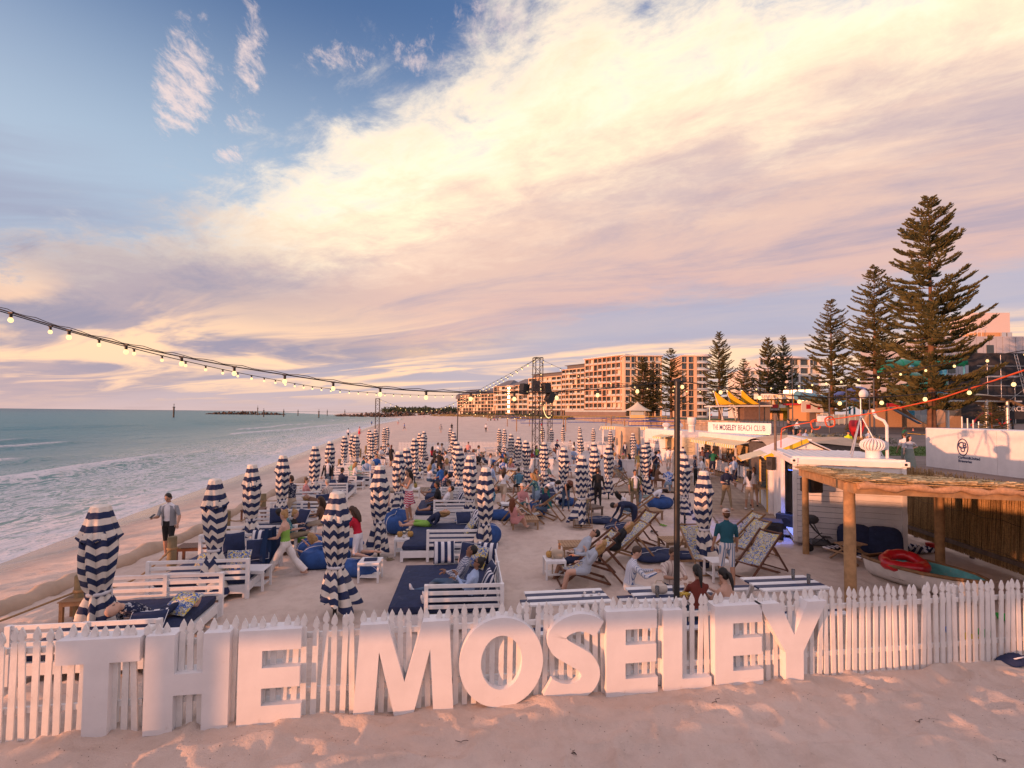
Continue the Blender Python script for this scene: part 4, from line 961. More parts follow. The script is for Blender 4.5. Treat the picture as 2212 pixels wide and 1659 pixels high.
# ---------------------------------------------------------------- main bar container with sign
bar = thing('bar_container', 'long white bar container with yellow striped awnings and serving hatch', 'container', (14.05, 36.4, 0), -math.pi/2)   # local x runs towards the camera, front is -y
BL, BH = 9.0, 2.75
b = MB().box((BL/2, 2.4, BH/2), (BL, .06, BH)).box((.03, 1.2, BH/2), (.06, 2.4, BH)).box((BL-.03, 1.2, BH/2), (.06, 2.4, BH)).box((BL/2, 1.2, BH-.03), (BL, 2.4, .06)).box((BL/2, 1.2, .06), (BL, 2.4, .1)); b.obj('shell', CONT_W, bar)
HAT = [(1.1, 3.6, 1.12, 2.2), (4.0, 7.9, 1.12, 2.2)]
boards(bar, 0, BL, 0, .3, 2.5, HAT, .17); MB().box((0, 0, 0), (BL, .05, .3)).obj('top_rail', CONT_W, bar, (BL/2, -.02, 2.63)); MB().box((0, 0, 0), (BL, .12, .25)).obj('step', TIMBER, bar, (BL/2, -.3, .13))
for i, (a, c, z0, z1) in enumerate(HAT):
    MB().box((0, 0, 0), (c-a, .42, .05)).obj('counter_top', TIMBER_D, bar, ((a+c)/2, -.06, z0)); MB().box((0, 0, 0), (.07, .1, z1-z0)).obj('hatch_post', CONT_W, bar, ((a+c)/2, .02, (z0+z1)/2))
    L = c-a+.3; dd = .95; q = MB(); uv = []
    vs = [(0, 0, .22), (L, 0, .22), (L, -dd, 0), (0, -dd, 0), (0, -dd-.01, -.22), (L, -dd-.01, -.22)]
    n = 30
    for k in range(n+1):
        x = L*k/n; sc = .045*abs(math.sin(math.pi*x/.15))
        for (yy, zz) in ((0, .24), (-dd, .02), (-dd-.02, -.15-sc)): q.v.append((x, yy, zz)); uv.append((x, x))
    for k in range(n):
        for r in range(2): q.f.append([k*3+r, k*3+r+1, k*3+4+r, k*3+3+r]); q.m.append(0); q.sm.append(False)
    q.uv = uv; q.obj('awning', AWN, bar, (a-.15, -.03, z1+.05))
MB().box((0, 0, 0), (BL-.4, .04, 2.2)).obj('back_wall', PLY, bar, (BL/2, 2.3, 1.3))
FRIDGE = mat('lit_fridge', (.7, .75, .8), .4, 0, emit=(.8, .88, 1.), strength=3.2)
f = MB().box((0, 0, 0), (.9, .5, 1.7)).obj('fridge', BLACKP, bar, (6.9, 1.9, 1.15)); MB().box((0, 0, 0), (.07, .02, 1.3)).obj('fridge_light', FRIDGE, f, (-.4, -.27, .1)); MB().box((0, 0, 0), (.07, .02, 1.3)).obj('fridge_light', FRIDGE, f, (.12, -.27, .1))
f = MB().box((0, 0, 0), (.06, .06, .34)).box((0, -.06, .12), (.5, .05, .05)); f.obj('beer_tap', GALV, bar, (4.6, -.02, 1.36)); MB().box((0, 0, 0), (.45, .03, .34)).obj('till_screen', BLACKP, bar, (5.3, .1, 1.38)).rotation_euler = (R(-15), 0, .3)
DOORP = MB().box((0, 0, 0), (.06, 1.25, 2.2)).obj('menu_door', BOARD_W, bar, (-.05, -.75, 1.45)); MB().box((0, 0, 0), (.012, .95, 1.3)).obj('menu_board', CREAM_A, DOORP, (.04, 0, .25))
ml = MB()
for i in range(9): ml.box((.048, rnd.uniform(-.05, .05), .75-i*.12), (.004, rnd.uniform(.35, .6), .018))
ml.obj('menu_print', mat('menu_ink', (.2, .16, .1), .8, 0), DOORP)
mt = thing('flue_drum', 'white ribbed exhaust drum on the bar roof', 'flue', (14.2, 38.2, 2.7)); MB().lathe([(.26, 0), (.26, .45), (.28, .46), (.28, .5), (.26, .51), (.26, .62), (.33, .63), (.33, 1.15)], 20).obj('drum_shell', CONT_W, mt)
# sign
q1, q2 = PY(1530, 907.5, 36.6), PY(1666, 914, 33.4); sa = math.atan2(q2.y-q1.y, q2.x-q1.x); sL = (Vector((q2.x, q2.y))-Vector((q1.x, q1.y))).length
SIGN_NAVY = mat('sign_navy', (.03, .045, .12), .5, 0)
sg = thing('club_sign', 'white signboard reading THE MOSELEY BEACH CLUB on the bar roof', 'sign', ((q1.x+q2.x)/2, (q1.y+q2.y)/2, 2.76), sa)
MB().box((0, 0, .38), (sL, .10, .76), bev=.01).obj('board', CONT_W, sg); MB().box((0, .05, .0), (sL*.95, .06, .06)).obj('support_rail', GALV, sg)
for s in (-1, 1): MB().beam((s*sL*.38, .05, .6), (s*sL*.38, 1.0, 0), .04, .04).obj('brace', GALV, sg)
for body_, f0, f1, bo_ in (('THE', .058, .151, .002), ('MOSELEY', .173, .453, .014), ('BEACH CLUB', .475, .892, .002)): text(body_, .56, SIGN_NAVY, sg, (0, -.056, .37), (math.pi/2, 0, 0), bold=bo_, fit=((f0-.475)*sL, (f1-.475)*sL))

# ---------------------------------------------------------------- the slogan container
a1, a2 = PY(1393, 925, 45.5), PY(1473, 930.5, 39.6)
ang = math.atan2(a2.y-a1.y, a2.x-a1.x); SLn = (Vector((a2.x, a2.y))-Vector((a1.x, a1.y))).length
sc = thing('slogan_container', 'white container with the words life\'s better at the beach and a striped hatch', 'container', (a1.x, a1.y, 0), ang)
b = MB().box((SLn/2, 1.23, 1.38), (SLn, 2.4, 2.7)); b.obj('shell', CONT_W, sc)
boards(sc, 0, SLn, -.002, .15, 2.6, [(3.6, 5.2, 1.15, 2.1)], .19); MB().box((0, 0, 0), (1.6, .02, .95)).obj('hatch_opening', PLY, sc, (4.4, -.006, 1.62)); MB().box((0, 0, 0), (1.7, .3, .05)).obj('counter_top', TIMBER, sc, (4.4, -.15, 1.13))
q = MB(); uv = []
for k in range(21):
    x = 2.0*k/20; s_ = .04*abs(math.sin(math.pi*x/.15))
    for yy, zz in ((0, .2), (-.8, .02), (-.82, -.12-s_)): q.v.append((x, yy, zz)); uv.append((x, x))
for k in range(20):
    for r in range(2): q.f.append([k*3+r, k*3+r+1, k*3+4+r, k*3+3+r]); q.m.append(0); q.sm.append(False)
q.uv = uv; q.obj('awning', AWN, sc, (2.9, -.03, 2.13))
text("life's better", .62, SIGN_NAVY, sc, (1.55, -.032, 1.62), (math.pi/2, 0, R(0)), shear=.35, sx=.62, bold=-.004); text('at the beach', .62, SIGN_NAVY, sc, (1.65, -.032, .98), (math.pi/2, 0, 0), shear=.35, sx=.62, bold=-.004)
for x in (2.2, 4.2): turbine(sc, x, .9, 2.72, .95)
tn = thing('canvas_hut', 'sand coloured canvas wrapped hut at the end of the slogan container', 'hut', (a1.x-1.3, a1.y+1.3, 0), ang); b = MB()
pts = [(-.9, -.9), (.9, -.9), (.9, .9), (-.9, .9)]; vs = []
for zz, k in ((0, 1.02), (.9, 1.0), (1.9, .97), (2.75, .98), (2.85, .9)):
    for i in range(24):
        t = i/24*4; a, c = pts[int(t)], pts[(int(t)+1) % 4]; f = t-int(t); vs.append(((a[0]*(1-f)+c[0]*f)*k+rnd.uniform(-.02, .02), (a[1]*(1-f)+c[1]*f)*k+rnd.uniform(-.02, .02), zz))
b.add(vs, [(i*24+j, i*24+(j+1) % 24, (i+1)*24+(j+1) % 24, (i+1)*24+j) for i in range(4) for j in range(24)], 0, True); b.add(vs[-24:], [tuple(range(24))]); b.obj('canvas_wrap', TENT, tn); MB().box((0, 0, 2.8), (1.7, 1.7, .06)).obj('hut_roof', TENT, tn)

# covered cool room behind the kiosk: canvas tarpaulin and brushwood end
REED = mat('reed', (.44, .28, .125), .85, .35, 30., .3, 60.); REED2 = mat('reed_dark', (.30, .18, .08), .9, .35, 30.)
tz = thing('tarpaulin_shed', 'low shed roofed with sagging sand coloured tarpaulin behind the kiosk', 'shed', (15.35, 25.7, 0), R(-6)); b = MB(); nx, ny = 16, 8; vs = []
for i in range(nx+1):
    for j in range(ny+1):
        u, v = i/nx, j/ny; vs.append(((u-.5)*4.6, (v-.5)*2.9, 2.98-.35*abs(2*v-1)**2-.1*math.sin(u*9+v*3)*.5-.12*(abs(2*u-1)**6)))
b.add(vs, [(i*(ny+1)+j, (i+1)*(ny+1)+j, (i+1)*(ny+1)+j+1, i*(ny+1)+j+1) for i in range(nx) for j in range(ny)], 0, True); b.obj('tarpaulin', TENT, tz)
MB().box((0, 0, 1.3), (4.3, 2.7, 2.6)).obj('shed_wall', INTERIOR, tz)
def reed_panel(name, parent, L, H, n_big, loc, rz, seed, lean=.05, dens=1.0):
    r = random.Random(seed); ob = bpy.data.objects.new(name, None); COL.objects.link(ob); ob.parent = parent; ob.location = loc; ob.rotation_euler = (0, 0, rz)
    bs = [MB() for _ in range(2)]; n = int(L/.012*dens)
    for i in range(n):
        x = L*i/n+r.uniform(-.01, .01); h = H+r.gauss(0, .05); ln = r.gauss(lean, .025); y = r.uniform(-.02, .02); w = r.uniform(.006, .011)
        bb = bs[0 if r.random() < .7 else 1]
        bb.add([(x-w, y, -.02), (x+w, y-.004, -.02), (x+w+ln*h, y-.004, h), (x-w+ln*h, y, h), (x, y-.012, -.02), (x+ln*h, y-.012, h)], [(0, 4, 5, 3), (4, 1, 2, 5)])
    for bb, m in zip(bs, (REED, REED2)):
        o = bb.obj('reeds', m, ob); o['kind'] = 'stuff'
    MB().box((L/2+lean*H/2, .03, H*.48), (L, .012, H*.96)).obj('backing', REED2, ob)
    for zz in (.35, 1.2, 1.9):
        if zz < H: MB().tube([(L*i/40+lean*zz, -.03+r.uniform(-.005, .005), zz+.03*math.sin(i)) for i in range(41)], .004, 4).obj('tie_wire', BLACKM, ob)
    return ob
rs = thing('brushwood_screen', 'short brushwood screen at the end of the tarpaulin shed', 'screen', (17.35, 24.5, 0), R(-6)); reed_panel('brushwood', rs, 1.1, 3.0, 0, (0, 0, 0), 0, 5, .0, .8)

# ---------------------------------------------------------------- reed fence and thatched pergola
rp0, rp1 = P(1962, 1157), P(2212, 1248)
rd = Vector((rp1[0]-rp0[0], rp1[1]-rp0[1], 0)); rang = math.atan2(rd.y, rd.x)
rfn = thing('reed_fence', 'tall brown reed fence closing off the landward side', 'fence', (*rp0, 0), rang)
reed_panel('reed_panel', rfn, 7.2, 2.2, 0, (0, -.05, .1), 0, 8, .06, 1.3)
MB().box((3.6, -.1, .33), (7.2, .05, .12)).obj('low_rail', TIMBER_G, rfn); MB().box((3.6, .06, 1.9), (7.2, .05, .1)).obj('top_rail', TIMBER_G, rfn)
for k in range(4): MB().tube([(0, 0, -.2), (0, 0, 2.15)], .06, 8).obj('post', TIMBER_G, rfn, (.2+k*2.3, .12, 0))
pg = thing('thatched_pergola', 'pergola with a straw thatched roof on round timber posts', 'pergola', (0, 0, 0))
POLET = mat('log_post', (.40, .235, .11), .75, .25, 5., .25, 25.)
pA = Vector((*P(1741, 1196), 0)); pB = Vector((*P(1838, 1333), 0)); pC = Vector((*P(2031, 1217), 0)); pD = pB+(pC-pA)*1.0
for p, h, r in ((pA, 2.48, .085), (pB, 2.68, .105), (pC, 2.42, .11), (pD+Vector((.6, 0, 0)), 2.5, .1)): MB().tube([(0, 0, -.3), (0, 0, h*.5), (0, 0, h)], [r, r*1.02, r*.95], 12).obj('post', POLET, pg, p)
rA, rB = Vector((8.62, 14.5, 2.40)), Vector((6.62, 9.35, 2.69)); e1 = Vector((6.6, -.55, 0)); rD, rC = rA+e1+Vector((0, 0, -.5)), rB+e1+Vector((0, 0, -.14))
for a, c in ((rB, rC), (rA, rD), (rA, rB)): MB().beam(a-Vector((0, 0, .06)), c-Vector((0, 0, .06)), .07, .19).obj('roof_beam', POLET, pg)
sack = MB(); n = 40
sack.tube([rB.lerp(rC, i/n)+Vector((0, -.07, .0+.025*math.sin(i*1.3)+.015*math.sin(i*3.1))) for i in range(n+1)], [.065+.02*math.sin(i*2.1) for i in range(n+1)], 8); sack.obj('hessian_roll', mat('hessian', (.46, .27, .15), .9, .2, 20., .3, 60.), pg)
for i in range(9): a = rA.lerp(rD, (i+.5)/9); c = rB.lerp(rC, (i+.5)/9); MB().beam(a+Vector((0, 0, .02)), c+Vector((0, 0, .02)), .05, .08).obj('rafter', POLET, pg)
MB().add([rA+Vector((-.1, .1, .08)), rD+Vector((0, .1, .08)), rC+Vector((0, -.1, .08)), rB+Vector((-.1, -.1, .08)), rA+Vector((-.1, .1, .06)), rD+Vector((0, .1, .06)), rC+Vector((0, -.1, .06)), rB+Vector((-.1, -.1, .06))], [(3, 2, 1, 0), (4, 5, 6, 7), (0, 1, 5, 4), (1, 2, 6, 5), (2, 3, 7, 6), (3, 0, 4, 7)]).obj('thatch_base', REED, pg)
STRAW = [mat('straw', (.54, .37, .17), .8, .3, 20.), mat('straw_pale', (.64, .48, .26), .8, .25, 20.), mat('straw_brown', (.26, .16, .07), .85, .3, 20.)]
th = [MB() for _ in range(3)]; r = random.Random(4)
for i in range(15000):
    u, v = r.random(), r.random(); a = rA.lerp(rD, u); c = rB.lerp(rC, u); p = a.lerp(c, v)+Vector((0, 0, .085+r.random()*.055+.02*math.sin(u*40)*math.sin(v*25)))
    if r.random() < .12: p = a.lerp(c, r.choice((0, 1))+r.uniform(-.02, .02))+Vector((0, 0, .09+r.random()*.05)) if r.random() < .5 else rA.lerp(rB, v)+Vector((r.uniform(-.12, .1), 0, .09+r.random()*.06))
    d = (e1.normalized()*1.0+Vector((r.gauss(0, .12), r.gauss(0, .22), r.gauss(0, .05)))).normalized()*r.uniform(.18, .42); w = Vector((-d.y, d.x, 0)).normalized()*r.uniform(.004, .008)
    th[r.choice((0, 0, 1, 1, 2))].add([p-d/2-w, p-d/2+w, p+d/2+w+Vector((0, 0, r.uniform(-.02, .02))), p+d/2-w], [(0, 1, 2, 3)])
for bb, m in zip(th, STRAW): bb.obj('thatch', m, pg)['kind'] = 'stuff'

# ---------------------------------------------------------------- boat with ring, children's corner
BOATW = mat('boat_white', (.74, .70, .66), .5, .1, 4.); TEAL = mat('boat_teal', (.13, .46, .46), .55, .15, 6., dirt=((.5, .42, .35), 4., .5, .5)); GUN = mat('gunwale', (.24, .13, .055), .6, .3, 9.)
REDV = mat('red_vinyl', (.52, .012, .02), .3, .1, 5., coat=.3)
bst, bbw = Vector((9.4, 12.55, 0)), Vector((10.1, 10.3, 0)); bd = (bbw-bst); BLn = bd.length
boat = thing('rowing_boat', 'old white wooden rowing boat filled with sand, teal inside', 'boat', bst, math.atan2(bd.y, bd.x))
def hull(off, z0, z1, inner=False):
    st = [(0, .48), (.12, .56), (.35, .64), (.6, .60), (.8, .42), (.93, .2), (1., .03)]; L = []
    for t, w in st:
        w = max(.01, w-off); row = []
        for k in range(9):
            a = math.pi*k/8; row.append((t*BLn*(1-off*.02)+off*(.3 if t == 0 else -.3 if t == 1 else 0), math.cos(a)*w*(1-.22*math.sin(a)), z1-(z1-z0)*math.sin(a)**.7+(.07*t*t)))
        L.append(row)
    return L
def loft(rows, flip=False):
    n = len(rows[0]); vs = [p for r_ in rows for p in r_]; fs = [(i*n+j, i*n+j+1, (i+1)*n+j+1, (i+1)*n+j) for i in range(len(rows)-1) for j in range(n-1)]
    return vs, [f[::-1] for f in fs] if flip else fs
o_, i_ = hull(0, -.05, .48), hull(.05, .05, .485)
b = MB(); b.add(*loft(o_), smooth=True); n = 9; b.add(o_[0], [tuple(range(n))]); b.obj('hull', BOATW, boat)
b = MB(); b.add(*loft(i_, True), smooth=True); b.obj('inner_skin', TEAL, boat)
gw = [(p[0][0], p[0][1], p[0][2]) for p in o_]+[(p[-1][0], p[-1][1], p[-1][2]) for p in o_[::-1]]; MB().tube(gw+[gw[0]], .042, 6, sx=1.).obj('gunwale', GUN, boat)
for t, w in ((.28, .56), (.72, .42)): MB().box((t*BLn, 0, .36), (.22, w*2-.06, .03)).obj('thwart', TEAL, boat)
b = MB(); vs = []
for i in range(13):
    for j in range(7):
        t = i/12; w = np.interp(t, [0, .12, .35, .6, .8, .93, 1], [.40, .47, .53, .5, .34, .14, .02]); vs.append((t*BLn*.97+.03, (j/3-1)*w, .27+.05*math.sin(i*1.1)*math.cos(j*1.3)-.04*abs(j/3-1)))
b.add(vs, [(i*7+j, (i+1)*7+j, (i+1)*7+j+1, i*7+j+1) for i in range(12) for j in range(6)], 0, True); b.obj('sand_fill', SANDM, boat)
b = MB(); pts = [(math.cos(2*math.pi*i/28)*.40*(1+.06*math.sin(3*2*math.pi*i/28)), math.sin(2*math.pi*i/28)*.36, .03*math.sin(4*math.pi*i/28)) for i in range(29)]
b.tube(pts, [.13+.012*math.sin(i*2.3) for i in range(29)], 12, caps=False); rg = b.obj('swim_ring', REDV, None, bst+bd*.30+Vector((-.12, -.1, .52)), .4); rg.rotation_euler = (.12, -.1, .4); tag(rg, 'red inflatable swim ring lying in the boat', 'swim ring')
kt = thing('kids_picnic_table', 'small wooden picnic table with striped bench pads in the children\'s corner', 'picnic table', (*P(1838, 1212), 0), .3)
for i in range(4): MB().box((0, 0, 0), (.72, .1, .025)).obj('top_plank', TIMBER, kt, (0, -.165+i*.11, .48))
for s in (-1, 1): MB().box((0, 0, 0), (.72, .2, .03)).obj('bench', STRIPE_C, kt, (0, s*.46, .27)); MB().beam((s*.27, -.4, 0), (s*.27, .12, .47), .04, .07, up=(1, 0, 0)).obj('leg', TIMBER, kt); MB().beam((s*.27, .4, 0), (s*.27, -.12, .47), .04, .07, up=(1, 0, 0)).obj('leg', TIMBER, kt); MB().box((s*.3, 0, .24), (.04, 1.05, .05)).obj('cross_beam', TIMBER, kt)
for vx, vy, lab in ((1848, 1196, 'navy beanbag propped against the white plank wall, beside the door'), (1912, 1203, 'navy beanbag propped against the white plank wall near the reed fence')):
    x, y = P(vx, vy); b = MB(); b.blob((0, 0, .40), (.44, .2, .46), 18, e=.55); o = b.obj('beanbag', NAVYM, None, (x, y, 0), C1A); o.rotation_euler = (-.15, 0, C1A); tag(o, lab, 'beanbag', 'beanbags on the sand')
x, y = P(1985, 1192); b = MB(); vs = []
for i in range(15):
    for j in range(9): vs.append((i*.07-.5, j*.06-.25, .16+.10*math.sin(i*.8+j)+.06*math.cos(j*1.4)-.18*(i/14)))
b.add(vs, [(i*9+j, (i+1)*9+j, (i+1)*9+j+1, i*9+j+1) for i in range(14) for j in range(8)], 0, True); tag(b.obj('striped_towel', STRIPE_C, None, (x, y, 0), .3), 'navy and white striped towel crumpled by the container corner', 'towel')
tag(MB().lathe([(.09, 0), (.13, .2), (.135, .2)], 14).obj('toy_bucket', mat('red_plastic', (.5, .02, .02), .4, 0), None, (*P(2010, 1188), 0)), 'small red plastic bucket at the foot of the pergola post', 'bucket')
for vx, vy, c_, lab in ((2128, 1376, (.03, .35, .05), 'green plastic sand toy behind the fence'), (2060, 1372, (.02, .10, .45), 'blue plastic sand toy behind the fence'), (2092, 1385, (.6, .45, .03), 'yellow plastic sand toy behind the fence'), (2170, 1340, (.04, .42, .06), 'bright green plastic tray behind the fence')):
    b = MB().lathe([(.02, 0), (.11, .02), (.14, .10), (.13, .10), (.1, .03)], 14); tag(b.obj('sand_toy', mat('toy_'+lab[:4], c_, .4, 0), None, (*P(vx, vy), .0)), lab, 'toy')
# pushchair
pr = thing('pushchair', 'black folding pushchair parked by the white door', 'pushchair', (*P(1772, 1190), 0), R(-20))
for x, y in ((-.32, -.22), (-.32, .22), (.38, -.2), (.38, .2)):
    w = MB().lathe([(.03, -.02), (.1, -.025), (.11, 0), (.1, .025), (.03, .02)], 14).obj('wheel', BLACKP, pr, (x, y, .11)); w.rotation_euler = (math.pi/2, 0, 0)
for s in (-1, 1): MB().tube([(.38, s*.2, .12), (-.1, s*.21, .55), (-.42, s*.21, 1.0)], .014, 6).obj('frame_tube', BLACKM, pr); MB().tube([(-.32, s*.22, .12), (.1, s*.21, .5)], .013, 6).obj('frame_tube', BLACKM, pr)
MB().tube([(-.42, -.21, 1.0), (-.46, 0, 1.03), (-.42, .21, 1.0)], .016, 6).obj('handle', BLACKM, pr); b = MB(); b.add([(.3, -.18, .42), (.3, .18, .42), (.02, .18, .42), (.02, -.18, .42), (-.2, .18, .85), (-.2, -.18, .85)], [(0, 1, 2, 3), (3, 2, 4, 5)]); b.obj('seat_sling', mat('grey_fabric', (.06, .06, .065), .85), pr)
MB().blob((-.22, 0, .92), (.2, .2, .14), 12).obj('hood', mat('grey_fabric', (.06, .06, .065), .85), pr); MB().box((0, 0, .25), (.5, .34, .14), bev=.03).obj('basket', mat('grey_fabric2', (.09, .09, .095), .85), pr)

# ---------------------------------------------------------------- boardwalks
DECKW = [mat('deck_board', (.36, .27, .20), .75, .2, 4., .2, 40.), mat('deck_board_b', (.30, .22, .165), .75, .2, 4., .2, 40.)]
def boardwalk(name, label, a, c, width, pitch=.145):
    a, c = Vector((*a, 0)), Vector((*c, 0)); d = c-a; L = d.length; o = thing(name, label, 'boardwalk', a, math.atan2(d.y, d.x)); n = int(L/pitch)
    mm = [MB().box((0, 0, 0), (pitch-.012, width, .035), bev=.004).mesh('plank', m) for m in DECKW]
    for i in range(n): put(mm[int(rnd.random()*2)], 'plank', o, ((i+.5)*pitch, rnd.uniform(-.02, .02), .055+rnd.uniform(-.004, .004)))
    for s in (-1, 1): MB().box((L/2, s*(width/2-.15), .015), (L, .08, .05)).obj('bearer', DECKW[1], o)
boardwalk('boardwalk', 'timber boardwalk crossing the club from daybeds to bar', (-6.6, 24.9), (10.2, 26.0), 1.35)
boardwalk('boardwalk', 'wide timber boardwalk along the kiosk and bar front', (8.55, 16.4), (12.3, 31.5), 2.5)

# ---------------------------------------------------------------- white booth walls, counters and back pavilion
def booth(name, label, vx0, vx1, vyb, h, depth, panels=3):
    a, c = P(vx0, vyb), P(vx1, vyb); w = c[0]-a[0]; o = thing(name, label, 'booth', (a[0], a[1], 0), 0)
    for i in range(panels): MB().box((0, 0, h/2), (w/panels-.02, .05, h), bev=.006).obj('panel', BOARD_W, o, ((i+.5)*w/panels, 0, 0))
    for i in range(panels+1): MB().box((0, 0, h/2), (.09, .09, h)).obj('post', BOARD_W, o, (i*w/panels, -.02, .01))
    MB().box((w/2, .02, h+.02), (w+.12, .2, .04)).obj('cap_rail', BOARD_W, o)
    if depth:
        for x in (0, w): MB().box((0, depth/2, h/2), (.05, depth, h)).obj('side_panel', BOARD_W, o, (x, 0, 0))
        MB().box((w/2, .45, .4), (w-.2, .6, .12), bev=.03).obj('seat_pad', NAVYM, o)
    return o
booth('booth', 'long white panelled booth behind the back deckchairs', 1299, 1408, 1029, 1.05, 2.0, 4); booth('booth', 'white booth with striped cushions in front of the back fence', 1208, 1290, 1002, 1.0, 2.2, 3)
booth('booth', 'white booth seating beside the DJ pavilion', 1275, 1345, 985, 1.0, 2.0, 3)
cb = thing('counter_box', 'tall white boxed counter around the foot of the truss tower', 'counter', (*P(1131, 1040), 0)); w = 1.75
for x0, x1 in ((0, .82), (.9, w)): MB().box(((x0+x1)/2, .25, .66), (x1-x0, .55, 1.3), bev=.01).obj('box', BOARD_W, cb)
MB().box((w/2, .25, 1.325), (w+.05, .62, .035)).obj('counter_top', BOARD_W, cb)
dj = thing('pavilion', 'small white pavilion with yellow striped awning at the back fence', 'pavilion', (*P(1303, 962), 0), R(-8)); PW = 5.4
for x in (0, 1.8, 3.6, PW):
    for y in (0, 2.2): MB().box((0, 0, 1.2), (.1, .1, 2.4)).obj('post', BOARD_W, dj, (x, y, 0))
MB().box((PW/2, 1.1, 2.45), (PW+.4, 2.7, .08)).obj('roof', CREAM_A, dj); MB().box((PW/2, 2.2, .55), (PW, .05, 1.1)).obj('back_panel', BOARD_W, dj); MB().box((.0, 1.1, .55), (.05, 2.2, 1.1)).obj('side_panel', BOARD_W, dj)
q = MB(); uv = []
for k in range(31):
    x = (PW+.4)*k/30-.2
    for yy, zz in ((-.3, 2.44), (-.34, 2.12-.04*abs(math.sin(x*20)))): q.v.append((x, yy, zz)); uv.append((x, x))
for k in range(30): q.f.append([k*2, k*2+1, k*2+3, k*2+2]); q.m.append(0); q.sm.append(False)
q.uv = uv; q.obj('valance', AWN, dj)
q = MB(); uv = []
for k in range(15):
    y = -.3+2.6*k/14
    for xx, zz in ((-.22, 2.46), (-.45, 1.95)): q.v.append((xx, y, zz)); uv.append((y, y))
for k in range(14): q.f.append([k*2, k*2+2, k*2+3, k*2+1]); q.m.append(0); q.sm.append(False)
q.uv = uv; q.obj('side_valance', AWN, dj)
dk = thing('dj_desk', 'black and grey music desk with controllers in the pavilion', 'desk', (*P(1335, 968), 0), R(-8)); MB().box((0, 0, .5), (1.5, .6, 1.0)).obj('desk_body', mat('desk_grey', (.3, .3, .31), .6), dk); MB().box((0, 0, 1.04), (1.2, .5, .08)).obj('controller', BLACKP, dk)
for s in (-.5, .5): MB().beam((s, 0, 1.08), (s+.3, .1, 1.5), .05, .08).obj('equipment_arm', BLACKP, dk)

# ---------------------------------------------------------------- back picket fence
p0, p1 = P(862, 985), P(1345, 980); dd = Vector((p1[0]-p0[0], p1[1]-p0[1], 0)); fb = thing('back_fence', 'white picket fence closing the far side of the club', 'fence', (*p0, 0), math.atan2(dd.y, dd.x))
n = int(dd.length/.135); pm = MB().prism([(-.038, 0), (.038, 0), (.038, 1.2), (0, 1.3), (-.038, 1.2)], -.01, .01).mesh('picket', FENCE_W)
for i in range(n): put(pm, 'picket', fb, (i*.135, 0, rnd.uniform(-.03, .03)))
for zz in (.3, .95): MB().box((dd.length/2, .03, zz), (dd.length, .04, .08)).obj('rail', FENCE_W, fb)

# ---------------------------------------------------------------- brewery container on the promenade
PROM_Z = 1.4
c2 = thing('brewery_container', 'white refrigerated container with navy brewery logo and lettering', 'container', (22.4, 26.2, 1.15), -math.pi/2); CL, CH = 9.6, 2.32
b = MB().box((CL/2, 1.25, CH/2), (CL, 2.5, CH), bev=.02); b.obj('shell', CONT_W, c2)
for i in range(5): MB().box((0, 0, 0), (CL/5-.012, .012, CH-.06), bev=.003).obj('panel', CONT_W, c2, ((i+.5)*CL/5, -.008, CH/2))
MB().box((0, 0, 0), (.14, .1, CH*.8)).obj('duct', CONT_W, c2, (6.15, -.06, CH*.42)); mb_ = MB().box((0, 0, 0), (.24, .12, .5), bev=.02).obj('meter_box', mat('grey_box', (.5, .5, .5), .5), c2, (5.62, -.07, .75)); MB().box((0, -.065, .12), (.12, .01, .07)).obj('meter_window', BLACKP, mb_)
MB().tube([(5.5, -.03, 2.4), (5.62, -.04, 1.8), (5.75, -.05, 1.2), (5.85, -.05, .7), (5.8, -.08, .35), (5.7, -.06, .6)], .016, 6).obj('yellow_hose', YELLOW_P, c2)
def logo(x, z, s):
    b = MB(); pts = [(math.cos(2*math.pi*i/32)*.30*s, 0, math.sin(2*math.pi*i/32)*.44*s) for i in range(33)]; b.tube(pts, .028*s, 6, caps=False); b.obj('logo_ring', SIGN_NAVY, c2, (x, -.018, z))
    text('C', .5*s, SIGN_NAVY, c2, (x-.1*s, -.018, z+.08*s), (math.pi/2, 0, 0), 'logo_lettering', bold=.012*s); text('B', .45*s, SIGN_NAVY, c2, (x+.1*s, -.019, z+.08*s), (math.pi/2, 0, 0), 'logo_lettering', bold=.012*s); text('U', .42*s, SIGN_NAVY, c2, (x, -.02, z-.13*s), (math.pi/2, 0, 0), 'logo_lettering', bold=.012*s)
    text('Carlton&United\nBreweries', .19*s, SIGN_NAVY, c2, (x-.28*s, -.018, z-.66*s), (math.pi/2, 0, 0), 'logo_lettering', align='LEFT', bold=.006*s)
logo(2.15, 1.42, .92); logo(6.95, 1.6, .62)
bn = thing('bunting', 'sagging line of red triangular pennants along the brewery container', 'bunting', (0, 0, 0)); q = [PY(1960, 936, 26.8), PY(2060, 944, 26.0), PY(2130, 940, 24.5), PY(2190, 930, 22.9)]
MB().tube(q, .012, 5).obj('cord', YELLOW_P, bn); PEN = mat('red_pennant', (.55, .02, .02), .7, .1)
for t, s in ((.7, .22), (1.2, .3), (1.6, .18), (2.25, .5), (2.6, .62)):
    i = int(t); p = q[i].lerp(q[i+1], t-i); dn = (q[i+1]-q[i]).normalized(); MB().add([p-dn*s/2, p+dn*s/2, p+Vector((0, 0, -s*.9)), p-dn*s/2+Vector((-.004, 0, 0)), p+dn*s/2+Vector((-.004, 0, 0)), p+Vector((-.004, 0, -s*.9))], [(0, 1, 2), (5, 4, 3)]).obj('pennant', PEN, bn)
